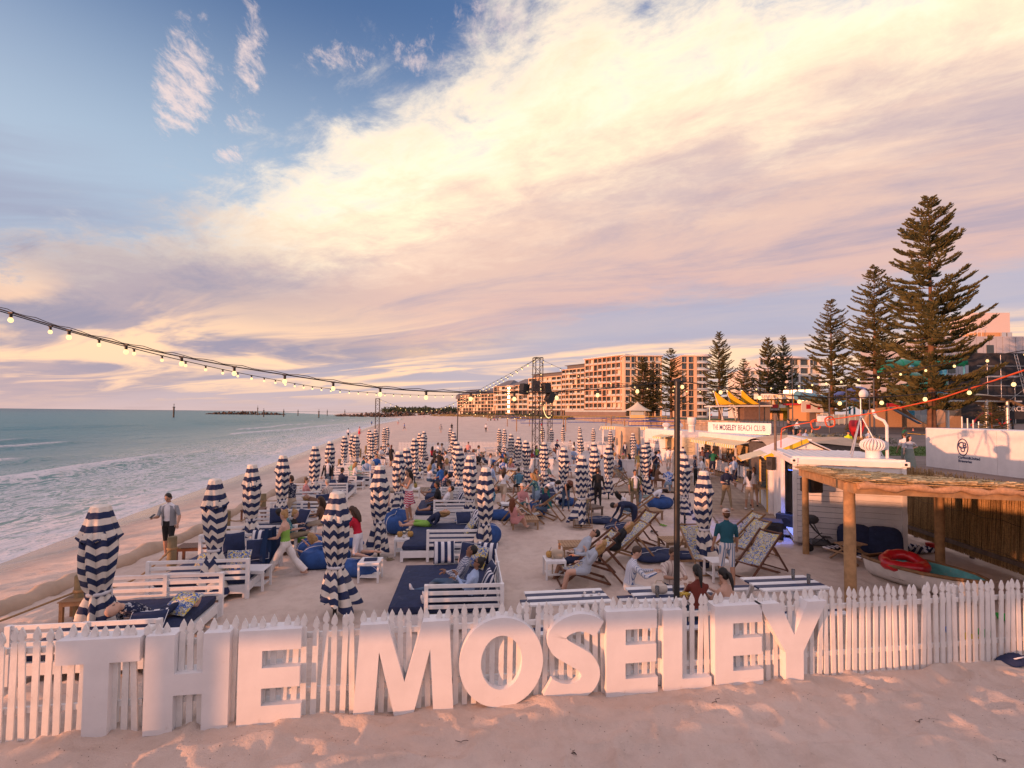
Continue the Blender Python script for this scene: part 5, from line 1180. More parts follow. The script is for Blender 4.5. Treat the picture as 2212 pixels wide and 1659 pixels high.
# ================================================================ PROMENADE, BUILDINGS, TREES, FAR BEACH
PAVE = mat('paving', (.20, .155, .135), .8, .2, .6, .2, 6.); LAWN = mat('lawn', (.075, .125, .025), .9, .35, .8, .5, 12.); PLAYG = mat('soft_fall', (.10, .075, .065), .9, .2, .5)
PR_Y = np.array([4., 14, 22, 40, 60, 80, 95, 150, 230, 330, 460]); PR_X = np.array([14.6, 15.4, 17.0, 18.4, 29., 38., 45., 28., 12., -12., -52.])
def prom_z(y): return float(np.interp(y, [0, 44, 75, 95, 150, 300, 460], [1.4, 1.4, 2.4, 3.05, 3.1, 3.2, 3.4]))
me, X, Y = grid_mesh('promenade', np.array([0, .5, 1.5, 4, 10, 25, 60, 150, 400, 900.]), np.array([4., 10, 14, 18, 22, 28, 34, 40, 46, 52, 60, 68, 75, 80, 88, 95, 110, 130, 150, 190, 230, 280, 330, 400, 460, 900, 3000]), lambda x, y: np.interp(y, [0, 44, 75, 95, 150, 300, 460], [1.4, 1.4, 2.4, 3.05, 3.1, 3.2, 3.4])-np.where(False, 1, 0), PAVE, xf=lambda X, Y: np.interp(Y, PR_Y, PR_X)+X)
tag(put(me, 'promenade'), 'paved promenade above the beach', kind='structure')
b = MB()                                     # retaining edge below the promenade
for i in range(len(PR_Y)-1):
    for t in range(4):
        y0, y1 = PR_Y[i]+(PR_Y[i+1]-PR_Y[i])*t/4, PR_Y[i]+(PR_Y[i+1]-PR_Y[i])*(t+1)/4; x0, x1 = np.interp(y0, PR_Y, PR_X), np.interp(y1, PR_Y, PR_X)
        b.add([(x0, y0, -1.2), (x1, y1, -1.2), (x1, y1, prom_z(y1)), (x0, y0, prom_z(y0))], [(0, 1, 2, 3)])
tag(b.obj('promenade_edge', mat('edge_concrete', (.30, .25, .21), .85, .2, 1.)), 'concrete edge of the promenade', kind='structure')
def sheet(name, pts, m, dz, label):
    b = MB(); b.add([(x, y, prom_z(y)+dz) for x, y in pts], [tuple(range(len(pts)))]); tag(b.obj(name, m), label, kind='structure')
sheet('lawn', [(19.5, 33), (44, 33), (52, 44), (19.9, 44)], LAWN, .03, 'mown lawn beside the promenade'); sheet('lawn', [(47.5, 96), (140, 96), (110, 149), (32, 149)], LAWN, .035, 'lawn behind the stone wall')
sheet('playground', [(31, 61), (130, 56), (120, 74.5), (38, 74.5)], PLAYG, .03, 'dark soft fall surface of the playground')
# grass blades on the lawns read as relief
r = random.Random(3); b = MB()
for i in range(9000):
    x, y = r.uniform(19.9, 44), r.uniform(33.3, 43.7); h = r.uniform(.05, .11); w = .03; a = r.uniform(0, 3.14); z = prom_z(y)+.03
    b.add([(x-w*math.cos(a), y-w*math.sin(a), z), (x+w*math.cos(a), y+w*math.sin(a), z), (x+r.uniform(-.04, .04), y, z+h)], [(0, 1, 2)])
tag(b.obj('grass', LAWN), 'short mown grass tufts on the lawn', 'grass', kind='stuff')

# ---------------------------------------------------------------- stone retaining wall
ST_M = [mat('wall_stone_%s' % n, c, .85, .2, 3.) for n, c in (('pale', (.46, .35, .25)), ('tan', (.38, .26, .17)), ('grey', (.30, .24, .2)))]
r = random.Random(12); sw = thing('stone_wall', 'rough coursed stone wall below the far lawn', 'wall', (45.2, 95, 2.0), math.atan2(55, -17))
b = MB().box((29, .05, .45), (58, .5, 1.0)); b.obj('mortar_core', mat('mortar', (.25, .2, .16), .9), sw); cnt = 0; rest = MB()
stm = [MB().box((0, 0, 0), (1., .2, 1.), bev=.06).mesh('stone', m) for m in ST_M]
for c_ in range(3):
    x = 0
    while x < 58:
        w = r.uniform(.45, .95); h = .34
        if cnt < 240: put(stm[int(r.random()*3)], 'stone', sw, (x+w/2, .28+r.uniform(0, .05), .12+c_*.36), scale=(w*.94, 1, h*.92))
        else: rest.box((x+w/2, .33, .12+c_*.36), (w*.94, .2, h*.92))
        cnt += 1; x += w
o = rest.obj('stones', ST_M[1], sw); o['kind'] = 'stuff'

# ---------------------------------------------------------------- Norfolk pines
BARK = mat('pine_bark', (.16, .085, .05), .9, .3, 2., .4, 10.); NEEDLE = [mat('pine_needles', (.095, .085, .028), .85, .35, 1.2), mat('pine_needles_dark', (.045, .052, .020), .9, .3, 1.2)]
def pine_meshes(seed, whorls, density, H=30.):
    r = random.Random(seed); T = MB(); C = MB(); bend = [r.uniform(-.006, .006) for _ in range(2)]
    ax = lambda z: Vector((bend[0]*H*math.sin(z/H*3), bend[1]*H*math.sin(z/H*2.3), z))
    T.tube([ax(H*t) for t in (0, .03, .1, .3, .55, .8, .97)], [.66, .48, .42, .33, .2, .09, .03], 10)
    z = H*.10; step = H*.84/whorls
    def tuft(p, d, l, rr, mi): C.tube([p, p+d*l*.5+Vector((0, 0, l*.10)), p+d*l+Vector((0, 0, l*.42))], [rr*.5, rr, rr*.3], 3, mi=mi, caps=False, smooth=False)
    while z < H*.985:
        t = (z-H*.10)/(H*.885); prof = np.interp(t, [0, .12, .3, .5, .7, .85, 1], [.13, .185, .185, .155, .12, .08, .02])*H
        nb = r.choice((5, 6, 6, 7)); a0 = r.uniform(0, 6.28)
        for k in range(nb):
            if r.random() < .08 and t < .85: continue
            a = a0+2*math.pi*k/nb+r.gauss(0, .22); L = prof*r.choice((r.uniform(.55, .9), r.uniform(.85, 1.18))); dr = Vector((math.cos(a), math.sin(a), 0)); sd = Vector((-dr.y, dr.x, 0))
            rise = np.interp(t, [0, .3, 1], [.02, .12, .42])+r.gauss(0, .05); sag = np.interp(t, [0, .5, 1], [.30, .18, .0])+r.gauss(0, .04); P0 = ax(z+r.uniform(-.45, .45)*step); sw_ = r.gauss(0, .10)
            bp = lambda s: P0+dr*(L*s)+sd*(L*sw_*s*s)+Vector((0, 0, L*(rise*s-sag*math.sin(math.pi*s*.8)*.5+.20*s**3)))
            T.tube([bp(s) for s in (0, .35, .7, 1)], [.07*(1-t*.6), .045, .026, .01], 4, caps=False)
            n = max(5, int(L*density))
            for i in range(n):
                s = .10+.92*(i/(n-1))**.85; base = bp(min(s, 1.)); w = (.35+1.0*math.sin(math.pi*min(1, s*.80+.06)))*(.5+.5*min(1, L/4))*r.uniform(.75, 1.2)
                for side in (-1, 1):
                    if r.random() < .10: continue
                    l = w*.62; dv = (sd*side*r.uniform(.6, 1.)+dr*r.uniform(.35, .95)+Vector((0, 0, r.uniform(-.25, .3)))).normalized(); mi = 0 if r.random() < .62 else 1
                    tuft(base, dv, l, .085*r.uniform(.8, 1.3), mi)
                    m1 = base+dv*l*.45+Vector((0, 0, l*.08)); tuft(m1, (dv+dr*.8+Vector((0, 0, .4))).normalized(), l*.62, .07, mi)
                    if r.random() < .6: tuft(m1, (dv*.6+sd*side*.7-dr*.1+Vector((0, 0, .25))).normalized(), l*.5, .065, mi)
                tuft(base, (dr+Vector((0, 0, .7))).normalized(), w*.42, .07, 0)
        z += step*r.uniform(.65, 1.35)
    return T.mesh('trunk', BARK), C.mesh('crown', NEEDLE)
PINES = [pine_meshes(1, 36, 4.4), pine_meshes(2, 31, 3.6), pine_meshes(5, 29, 3.4)]
def pine(vx, vt, y, v, label, base=None, sx=1., lean=0.):
    b_ = prom_z(y) if base is None else base; q = PY(vx, vt, y); h = q.z-b_
    o = thing('pine_tree', label, 'pine tree', (q.x, q.y, b_-.1), rnd.uniform(0, 6.28), 'tall seaside pines', (h/30*sx, h/30*sx, h/30)); put(PINES[v][0], 'trunk', o); put(PINES[v][1], 'crown', o)
    return o
pine(2003, 420, 68, 0, 'tallest pine tree, rising behind the brewery container', sx=1.02); pine(1886, 575, 82, 1, 'tall pine tree just seaward of the tallest one', sx=1.05); pine(1795, 648, 94, 2, 'thin topped pine tree above the red roofed building', sx=1.12)
pine(1554, 716, 132, 1, 'pine tree with open crown beside the round cornered tower'); pine(1607, 775, 150, 2, 'short pine tree behind the yellow sails', sx=1.25); pine(1659, 727, 150, 0, 'dark pine tree, seaward one of a close pair', sx=.9); pine(1691, 724, 156, 1, 'dark pine tree, landward one of a close pair', sx=.85)
pine(1389, 770, 172, 0, 'broad pine tree in front of the apartment block, nearest the lookout hut', sx=1.3); pine(1411, 781, 178, 2, 'pine tree squeezed between two larger ones before the apartments', sx=1.1); pine(1450, 752, 166, 1, 'pine tree just left standing of the black pole, before the round tower'.replace('left ', ''), sx=1.25)
pine(2141, 866, 52, 2, 'young small pine tree behind the brewery container', sx=1.9); pine(1361, 866, 150, 2, 'small dark pine tree beside the lookout hut', sx=1.5); pine(1403, 893-12, 140, 2, 'little pine sapling landward of the lookout hut', sx=1.4); pine(1835, 912, 55, 2, 'knee high pine sapling beside the red heart', sx=2.)
# low scrub
SCRUB = [mat('scrub_green', (.06, .075, .035), .9, .4, 2.), mat('scrub_grey', (.17, .17, .12), .9, .3, 2.), mat('dune_grass', (.30, .22, .10), .9, .3, 1.)]
def scrub(name, label, spots, m, seed, leaf=.16, dens=60):
    r = random.Random(seed); b = MB()
    for x, y, z, sx, sz in spots:
        for i in range(int(dens*sx)):
            a, e = r.uniform(0, 6.28), math.acos(r.uniform(0, 1)); rr = r.uniform(.55, 1.); p = Vector((x+sx*rr*math.sin(e)*math.cos(a), y+sx*rr*math.sin(e)*math.sin(a), z+sz*rr*math.cos(e)))
            d = Vector((r.gauss(0, 1), r.gauss(0, 1), r.gauss(.5, 1))).normalized()*leaf*r.uniform(.6, 1.3); w = d.cross(Vector((r.gauss(0, 1), r.gauss(0, 1), r.gauss(0, 1)))).normalized()*leaf*.4; b.add([p-w, p+w, p+d], [(0, 1, 2)])
    return tag(b.obj(name, m), label, 'scrub', kind='stuff')
r = random.Random(9)
scrub('coastal_scrub', 'grey green coastal scrub around the red heart', [(r.uniform(31, 37), r.uniform(46, 58), prom_z(50)-.1, r.uniform(.7, 1.2), r.uniform(.5, .9)) for _ in range(26)], SCRUB[1], 4, .2, 90)
sp = []
for i in range(150):
    t = r.random(); y = 175+t*230; x = np.interp(y, PR_Y, PR_X)-r.uniform(0, 9); sp.append((x, y, gz(x, y)-.2, r.uniform(1.5, 3.5), r.uniform(.8, 1.6)))
scrub('dune_scrub', 'dark green dune scrub below the apartment blocks', sp, SCRUB[0], 6, .6, 40)
sp = []
for i in range(200):
    t = r.random(); y = 170+t*330; x = np.interp(y, PR_Y, PR_X)-r.uniform(6, 26); sp.append((x, y, gz(x, y)-.2, r.uniform(2, 4), r.uniform(.4, .8)))
scrub('dune_grass', 'dry golden dune grass along the far beach', sp, SCRUB[2], 8, .55, 34)
sp = [(x, 900+r.uniform(-60, 60), 3+abs(r.gauss(0, 2)), r.uniform(8, 16), r.uniform(4, 11)) for x in np.linspace(-225, -60, 46)]
scrub('treeline', 'distant dark treeline on the horizon beyond the breakwater', sp, SCRUB[0], 10, 3.2, 14)

# ---------------------------------------------------------------- apartment blocks along the beach
GLASSD = mat('window_glass', (.035, .045, .05), .12, .3, .3, spec=.8); GLASSR = mat('balustrade_glass', (.42, .48, .48), .15, .1, 1., spec=.7); ROOFG = mat('roof_grey', (.13, .13, .145), .6, .15)
STONE = [mat('render_cream', (.66, .49, .34), .8, .08, .4), mat('render_peach', (.64, .43, .27), .8, .08, .4), mat('render_terracotta', (.60, .35, .22), .8, .08, .4), mat('render_brown', (.20, .15, .13), .8, .1, .4), mat('render_white', (.70, .66, .62), .7, .06, .4), mat('curtain', (.62, .58, .50), .8, .1)]
CACHE = {}
def unit(name, m): 
    k = (name, m.name)
    if k not in CACHE: CACHE[k] = MB().box((0, 0, 0), (1, 1, 1)).mesh(name, m)
    return CACHE[k]
def facade(parent, x0, x1, y, z0, z1, n, m, wall, rec=1.2, pier=.5, rail=True, accent=None, seed=0, T=None, glass=None):
    r = random.Random(seed); w = (x1-x0)/m; h = (z1-z0)/n
    def bx(nm, mm, c, d): 
        o = put(unit(nm, mm), nm, parent, c, scale=d); return o
    for i in range(m+1):
        pw = pier if i % 2 == 0 else pier*.6; bx('pier', accent if accent and i % 3 == 0 else wall, (x0+i*w, y+rec/2, (z0+z1)/2), (pw, rec, z1-z0-.02*i % .05))
    for j in range(n+1): bx('floor_slab', wall, ((x0+x1)/2, y+rec/2-.06, z0+j*h), (x1-x0-.05, rec-.02, .42 if 0 < j < n else .6))
    for i in range(m):
        for j in range(n):
            xc, zc = x0+(i+.5)*w, z0+j*h+h/2+.05
            t = r.random(); o = bx('window', glass or (GLASSD if t < .82 else STONE[5]), (xc, y+rec+.02, zc), (w-pier, .05, h-.5))
            if t < .82: put(unit('window_frame', STONE[4]), 'window_frame', o, (r.choice((-.18, 0, .2)), -.9, 0), scale=(.03, 1., .98))
            if rail and r.random() < .9: bx('balustrade', GLASSR, (xc, y-.02, z0+j*h+.72), (w-pier-.1, .05, .95))
def block(name, label, vx0, vx1, top0, yoff=0, storeys=8, bays=6, wall=None, depth=18., accent=None, rail=True, roof='flat', rec=1.2, seed=0, end=True, top1=None, ground=True):
    def st(vx):
        k = (vx-1106)/FPX; s = (k*430+50)/(.59+.81*k); return Vector((-50+.59*s, 430-.81*s, 0))
    a, c = st(vx0), st(vx1); d = c-a; L = d.length; ang = math.atan2(d.y, d.x); mid = (a+c)/2
    zt = PY((vx0+vx1)/2, top0, mid.y).z; zb = 2.6
    o = thing(name, label, 'building', (a.x, a.y, zb), ang, 'apartment blocks along the beach'); H = zt-zb
    # local -y faces the sea
    MB().box((L/2, depth/2+rec, H/2), (L-.1, depth, H)).obj('wall', wall, o)
    g = H/(storeys+.4)
    if ground: facade(o, .2, L-.2, 0, .2, g*1.15, 1, max(3, bays), STONE[3], rec, .7, False, seed=seed+1); facade(o, .2, L-.2, 0, g*1.2, H-.1, storeys-1, bays, wall, rec, .62, rail, accent, seed)
    else: facade(o, .2, L-.2, 0, .2, H-.1, storeys, bays, wall, rec, .62, rail, accent, seed)
    if end:                                  # camera side end wall
        e = bpy.data.objects.new('end_facade', None); COL.objects.link(e); e.parent = o; e.location = (L+.9, rec, 0); e.rotation_euler = (0, 0, math.pi/2); facade(e, .2, depth-.3, 0, .3, H-.1, storeys, max(3, int(depth/4.2)), wall, .9, .9, rail, None, seed+3)
    if roof == 'flat': MB().box((L/2, depth/2, H+.25), (L+.9, depth+2.4, .5)).obj('roof', STONE[4], o)
    elif roof == 'set': MB().box((L/2, depth/2+2, H+1.4), (L-3, depth-3, 2.8)).obj('penthouse', ROOFG, o); MB().box((L/2, depth/2+1.6, H+2.9), (L-1, depth-1, .3)).obj('roof', ROOFG, o)
    elif roof == 'hip':
        nseg = max(1, round(L/26))
        for i in range(nseg):
            x0, x1 = i*L/nseg+1, (i+1)*L/nseg-1; hh = 5.; MB().add([(x0, -.5, H), (x1, -.5, H), (x1, depth, H), (x0, depth, H), (x0+6, depth/2, H+hh), (x1-6, depth/2, H+hh)], [(0, 1, 5, 4), (1, 2, 5), (2, 3, 4, 5), (3, 0, 4), (3, 2, 1, 0)]).obj('roof', ROOFG, o)
    return o, L, H, g
block('apartment_block', 'cream hotel block with grey hipped roofs, farthest along the beach', 988, 1068, 852, storeys=6, bays=12, wall=STONE[0], roof='hip', seed=1, rail=False)
h2, L2, H2, g2 = block('apartment_block', 'cream hotel block with tall hipped roof and curved bay', 1066, 1140, 833, storeys=6, bays=8, wall=STONE[0], roof='hip', seed=2)
MB().lathe([(5, 0), (5, H2*.92), (5.3, H2*.93), (5.3, H2*.96), (4, H2)], 20).obj('curved_bay', STONE[0], h2, (L2*.55, .5, 0))
for j in range(6):
    for k in range(7): a = math.pi+math.pi*(k+.5)/7; put(unit('window', GLASSD), 'window', h2, (L2*.55+5.02*math.cos(a), .5+5.02*math.sin(a), 3+j*g2), a, scale=(.08, 1.6, g2*.5))
dm = MB().lathe([(3.6, 0), (3.5, 2), (2.6, 3.6), (1.2, 4.5), (.05, 4.8), (.04, 11)], 16); kx_ = PY(993, 851, 427); dt = thing('corner_turret', 'small domed turret with a spike on the farthest hotel', 'turret', (kx_.x, kx_.y, kx_.z-4.5)); dm.obj('dome', ROOFG, dt)
block('apartment_block', 'peach apartment block with setback roof behind the truss tower', 1141, 1213, 815, storeys=8, bays=7, wall=STONE[1], accent=STONE[0], roof='set', seed=3)
block('apartment_block', 'cream apartment block with brown arched top, second from the terracotta one', 1213, 1263, 797, storeys=9, bays=6, wall=STONE[1], accent=STONE[3], roof='set', seed=4, end=False)
bt, LT, HT, gT = block('apartment_block', 'big terracotta apartment block with glass balconies', 1263, 1352, 772, storeys=9, bays=9, wall=STONE[2], accent=STONE[1], roof='flat', seed=5, end=False, depth=20)
# its camera facing wing
qa, qb = PY(1350, 769, 268), PY(1436, 772, 262); wg = thing('apartment_wing', 'cream apartment wing with balconies behind the broad pines', 'building', (qa.x, qa.y, 2.6), 0, 'apartment blocks along the beach'); WL = qb.x-qa.x; WH = qa.z-2.6
MB().box((WL/2, 9.2, WH/2), (WL, 16, WH)).obj('wall', STONE[0], wg); facade(wg, 0, WL, 0, .3, WH, 9, 6, STONE[0], 1.1, .7, True, None, 21); MB().box((WL/2, 8, WH+.25), (WL+1.5, 19, .5)).obj('roof', STONE[4], wg)
pm_ = thing('podium_terrace', 'long brown terrace wall under the terracotta apartments', 'wall', (bt.location.x-.0, bt.location.y, 2.4), bt.rotation_euler.z); MB().box((LT/2, -5, 1.5), (LT+16, 8, 3.2)).obj('podium', STONE[3], pm_); MB().box((LT/2, -8.9, 3.6), (LT+16, .08, .9)).obj('glass_rail', GLASSR, pm_)
# round cornered tower
qa = PY(1468, 769, 236); tw = thing('round_tower', 'peach apartment tower with a rounded white corner of balconies', 'building', (qa.x, qa.y, 2.8), 0, 'apartment blocks along the beach'); TH = qa.z-2.8; TW = (1548-1468)/FPX*236
MB().box((TW*.27, 7.5, TH/2), (TW*.54, 14, TH)).obj('wall', STONE[1], tw); MB().lathe([(5.2, 0), (5.2, TH)], 24, (TW*.55+.6, 6.3, 0)).obj('round_core', GLASSD, tw)
facade(tw, .3, TW*.42, -.4, .3, TH, 9, 2, STONE[1], .7, 1.4, False, None, 31)
for j in range(10):
    z = TH*j/9.; MB().lathe([(6.9, -.22), (7.0, -.1), (7.0, .18), (6.9, .2)], 30, (TW*.55+.6, 6.3, z)).obj('balcony_slab', STONE[4], tw)
    if j < 9:
        MB().lathe([(6.85, .2), (6.85, 1.2), (6.8, 1.2), (6.8, .2)], 30, (TW*.55+.6, 6.3, z)).obj('balustrade', GLASSR, tw)
        for k in range(6): a = math.pi*1.02+math.pi*.9*k/5; put(unit('mullion', STONE[4]), 'mullion', tw, (TW*.55+.6+5.25*math.cos(a), 6.3+5.25*math.sin(a), z+TH/18), a, scale=(.12, .25, TH/9-.4))
MB().lathe([(7.4, 0), (7.5, .3), (7.4, 1.1), (.1, 1.2)], 30, (TW*.55+.6, 6.3, TH)).obj('roof', STONE[4], tw)
# white terraced block behind the pines
for i, (v0, v1, tp_) in enumerate(((1605, 1700, 800), (1640, 1770, 775))):
    qa, qb = PY(v0, tp_, 215+i*14), PY(v1, tp_, 215+i*14); wb = thing('terraced_block', 'white terraced apartment block behind the close pair of pines, %s step' % ('lower', 'upper')[i], 'building', (qa.x, qa.y, 3), 0); w = qb.x-qa.x; h = qa.z-3
    MB().box((w/2, 8, h/2), (w, 14, h)).obj('wall', STONE[4], wb); facade(wb, 0, w, -.2, .3, h, 7, 6, STONE[4], 1.1, .8, True, None, 41+i); MB().lathe([(w*.42, 0), (w*.42, .6), (w*.3, 1.6), (.1, 1.8)], 24, (w/2, 8, h)).obj('roof', STONE[4], wb)

# ---------------------------------------------------------------- surf club, sails, playground
YEL = mat('club_yellow', (.62, .36, .02), .7, .1); REDP = mat('red_paint', (.42, .02, .03), .6, .1); ORANGE_W = mat('orange_wall', (.56, .30, .14), .8, .1); POSTG = mat('lamp_post_grey', (.06, .07, .085), .5, .1)
qa, qb = PY(1640, 856, 118), PY(1752, 850, 110); sc_ = thing('surf_club', 'two storey surf club with white fascia lettering and yellow lower walls', 'building', (qa.x, qa.y, prom_z(115)), math.atan2(qb.y-qa.y, qb.x-qa.x)); w = (qb-qa).xy.length; h = 6.2
MB().box((w/2, 5, h/2), (w, 8, h)).obj('wall', ORANGE_W, sc_); MB().box((w/2, -.6, h-.55), (w+1.2, 2.4, 1.3), bev=.05).obj('fascia', STONE[4], sc_); MB().box((w/2, -.3, 2.75), (w, 2.4, .35)).obj('balcony_slab', STONE[3], sc_)
for i in range(7): MB().box((0, 0, 0), (w/7-.35, .08, 1.5)).obj('window', GLASSD, sc_, ((i+.5)*w/7, .98, 4.0)); MB().box((0, 0, 0), (w/7-.1, .06, .9)).obj('banner', (STONE[4], mat('banner_green', (.25, .4, .25), .7), REDP)[i % 3], sc_, ((i+.5)*w/7, -1.52, 3.3)); MB().beam((i*w/7, -1.55, 3), (i*w/7+.25, -1.9, 5.2), .08, .3).obj('fin', YEL, sc_)
for i in range(5): MB().box((0, 0, 1.25), (w/5*.55, .1, 2.5)).obj('yellow_panel', YEL if i % 2 == 0 else STONE[3], sc_, ((i+.5)*w/5, .95, 0))
s_ = MB().box((0, 0, 0), (w*.46, .08, .65)).obj('yellow_sign', YEL, sc_, (w*.70, -1.54, 2.62)); text('PUBLIC WELCOME', .55, STONE[3], s_, (.0, -.05, 0), (math.pi/2, 0, 0), sx=1.0); s_ = MB().box((0, 0, 0), (w*.2, .08, .65)).obj('black_sign', STONE[3], sc_, (w*.36, -1.54, 2.62)); text('ING CLUB', .5, STONE[4], s_, (0, -.05, 0), (math.pi/2, 0, 0), sx=.9); s_ = MB().box((0, 0, 0), (w*.25, .08, .65)).obj('red_sign', REDP, sc_, (w*.12, -1.54, 2.62)); text('RESTAURANT BAR VENUE', .4, STONE[4], s_, (0, -.05, 0), (math.pi/2, 0, 0), sx=.6)
text('GLENELG', .85, STONE[3], sc_, (w*.22, -1.82, h-.55), (math.pi/2, 0, 0), bold=.01); text('SURF LIFE SAVING CLUB', .85, YEL, sc_, (w*.62, -1.82, h-.55), (math.pi/2, 0, 0), bold=.01, sx=.72)
for i in range(4): MB().box((0, 0, 0), (1.3, 1.2, 1.1)).obj('air_unit', GALV, sc_, (w*.45+i*1.6, 4, h+.55))
qa, qb = PY(1745, 873, 100), PY(1812, 873, 98); rb = thing('red_roof_building', 'low orange building with a red flat roof and white billboard', 'building', (qa.x, qa.y, prom_z(99)), 0); w = qb.x-qa.x; MB().box((w/2, 4, 1.7), (w, 7, 3.4)).obj('wall', ORANGE_W, rb); MB().box((w/2, 3, 3.6), (w+2, 9, .35)).obj('roof', REDP, rb); bb_ = MB().box((0, 0, 0), (4.6, .12, 2.3)).obj('billboard', STONE[4], rb, (.0, -1.6, 3.0)); MB().box((-.9, -.07, 0), (.9, .02, .9)).box((1.2, -.07, -.2), (.5, .02, .6)).obj('billboard_print', REDP, bb_)
for x in (1.2, w-1.2): MB().box((0, 0, 0), (1.2, .1, 2.2)).obj('door', STONE[3], rb, (x, .45, 1.2))
MB().box((0, 0, 1.0), (1.1, .8, 2.0)).obj('vending_machine', STONE[4], rb, (3.2, -.2, 0))
# glass pool fence
gf = thing('glass_fence', 'row of glass panels on pale posts before the slides', 'fence', PY(1765, 915, 84)*0+Vector((PY(1765, 915, 84).x, 84, prom_z(84))), 0)
for i in range(26): MB().box((0, 0, .9), (.1, .08, 1.9)).obj('post', STONE[4], gf, (i*.95, 0, 0)); MB().box((0, 0, .95), (.8, .03, 1.6)).obj('pane', GLASSR, gf, (i*.95+.47, 0, 0))
# yellow sails
SAIL = mat('yellow_sail', (.62, .38, .01), .7, .12, .5); ys = thing('sail_pavilion', 'open pavilion with yellow triangular shade sails on leaning masts', 'pavilion', (0, 0, 0)); Yq = 104
for i, (vx, vb, tx, ty) in enumerate(((1550, 1558, 1541, 843), (1578, 1584, 1569, 841), (1605, 1615, 1598, 838))):
    a, c = PY(vb+6, 910, Yq), PY(tx, ty, Yq); MB().tube([a, c], .16, 8).obj('mast', GALV, ys)
    t0, t1, t2 = PY(tx+3, ty+2, Yq-.5), PY(vx+36, 873, Yq-4), PY(vx-3, 875, Yq+1); n = 8; vs = []; ix = {}
    for p in range(n+1):
        for q in range(n+1-p):
            u_, v_ = p/n, q/n; w_ = 1-u_-v_; pt = t0*w_+t1*u_+t2*v_; pt = pt+Vector((0, 0, -1.3*(w_*u_+w_*v_))); ix[p, q] = len(vs); vs.append(pt)
    fs = []
    for p in range(n):
        for q in range(n-p):
            fs.append((ix[p, q], ix[p+1, q], ix[p, q+1]))
            if q < n-p-1: fs.append((ix[p+1, q], ix[p+1, q+1], ix[p, q+1]))
    MB().add(vs, fs, 0, True).obj('sail', SAIL, ys)
a, c = PY(1531, 878, Yq), PY(1655, 877, Yq); MB().beam(a, c, 5., .3).obj('flat_roof', STONE[4], ys); 
for vx in (1533, 1560, 1590, 1650): p = PY(vx, 878, Yq); MB().tube([(p.x, p.y, prom_z(Yq)), p], .12, 8).obj('post', GALV, ys)
a = PY(1612, 906, Yq-2); MB().box((a.x+1.9, a.y+2, prom_z(Yq)+1.8), (4.2, 3, 3.6)).obj('brown_block', mat('brown_tile', (.19, .12, .095), .8, .15, 1.5), ys); a = PY(1632, 906, Yq-2); MB().box((a.x+1.7, a.y+2.2, prom_z(Yq)+2.), (3.5, 3, 4.)).obj('dark_block', STONE[3], ys)
# promenade railing
pr_ = thing('promenade_railing', 'grey metal railing along the promenade below the yellow sails', 'railing', (0, 0, 0)); n = 16
for i in range(n): p = PY(1590+i*8.5, 905, 74+i*.3); MB().box((0, 0, .55), (.08, .08, 1.1)).obj('post', POSTG, pr_, (p.x, p.y, prom_z(p.y)))
for zz in (.5, 1.1): a, c = PY(1590, 905, 74), PY(1590+8.5*15, 905, 78.5); MB().beam((a.x, a.y, prom_z(a.y)+zz), (c.x, c.y, prom_z(c.y)+zz), .05, .05).obj('rail', POSTG, pr_)
# red heart
p = PY(1851, 956, 49); ht = thing('heart_sculpture', 'tall red open heart sculpture on the promenade', 'sculpture', (p.x, 49, prom_z(49)), R(25)); pts = []
for i in range(49):
    t = 2*math.pi*i/48; x = 16*math.sin(t)**3/16; y = (13*math.cos(t)-5*math.cos(2*t)-2*math.cos(3*t)-math.cos(4*t))/16; pts.append((x*.72, y*1.12+1.32))
b = MB(); vs = []
for x, z in pts[:-1]:
    k = .80
    for xx, zz in ((x, z), (x*k, (z-1.4)*k+1.42)):
        for yy in (-.35, .35): vs.append((xx, yy, zz))
n = 48; fs = []
for i in range(n):
    a, c = i*4, ((i+1) % n)*4; fs += [(a, c, c+1, a+1), (a+2, a+3, c+3, c+2), (a, a+2, c+2, c), (a+1, c+1, c+3, a+3)]
b.add(vs, fs); b.obj('heart_ring', REDP, ht); MB().box((0, 0, .03), (1.3, 1., .07)).obj('base_plate', REDP, ht)
# lamp posts
for i, (vx, vt, y, lab) in enumerate(((1711, 777, 92, 'tall grey lamp post before the surf club'), (1791, 838, 62, 'grey lamp post landward of the red roofed building'), (1887, 818, 58, 'dark lamp post behind the red heart'), (1828, 835, 70, 'thin lamp post among the slides'), (1878, 848, 66, 'short lamp post by the slide supports'), (1486, 870, 140, 'lamp post before the round tower'), (1531, 868, 138, 'lamp post at the foot of the round tower'), (1438, 873, 150, 'lamp post before the broad pines'), (1640, 842, 84, 'lamp post beside the yellow sails'))):
    q = PY(vx, vt, y); o = thing('lamp_post', lab, 'lamp post', (q.x, y, prom_z(y)), 0, 'promenade lamp posts'); hh = q.z-prom_z(y); MB().tube([(0, 0, 0), (0, 0, hh)], [.11, .06], 8).obj('shaft', POSTG, o); MB().box((-.45, 0, hh), (1.1, .22, .08)).obj('lamp_head', POSTG, o)
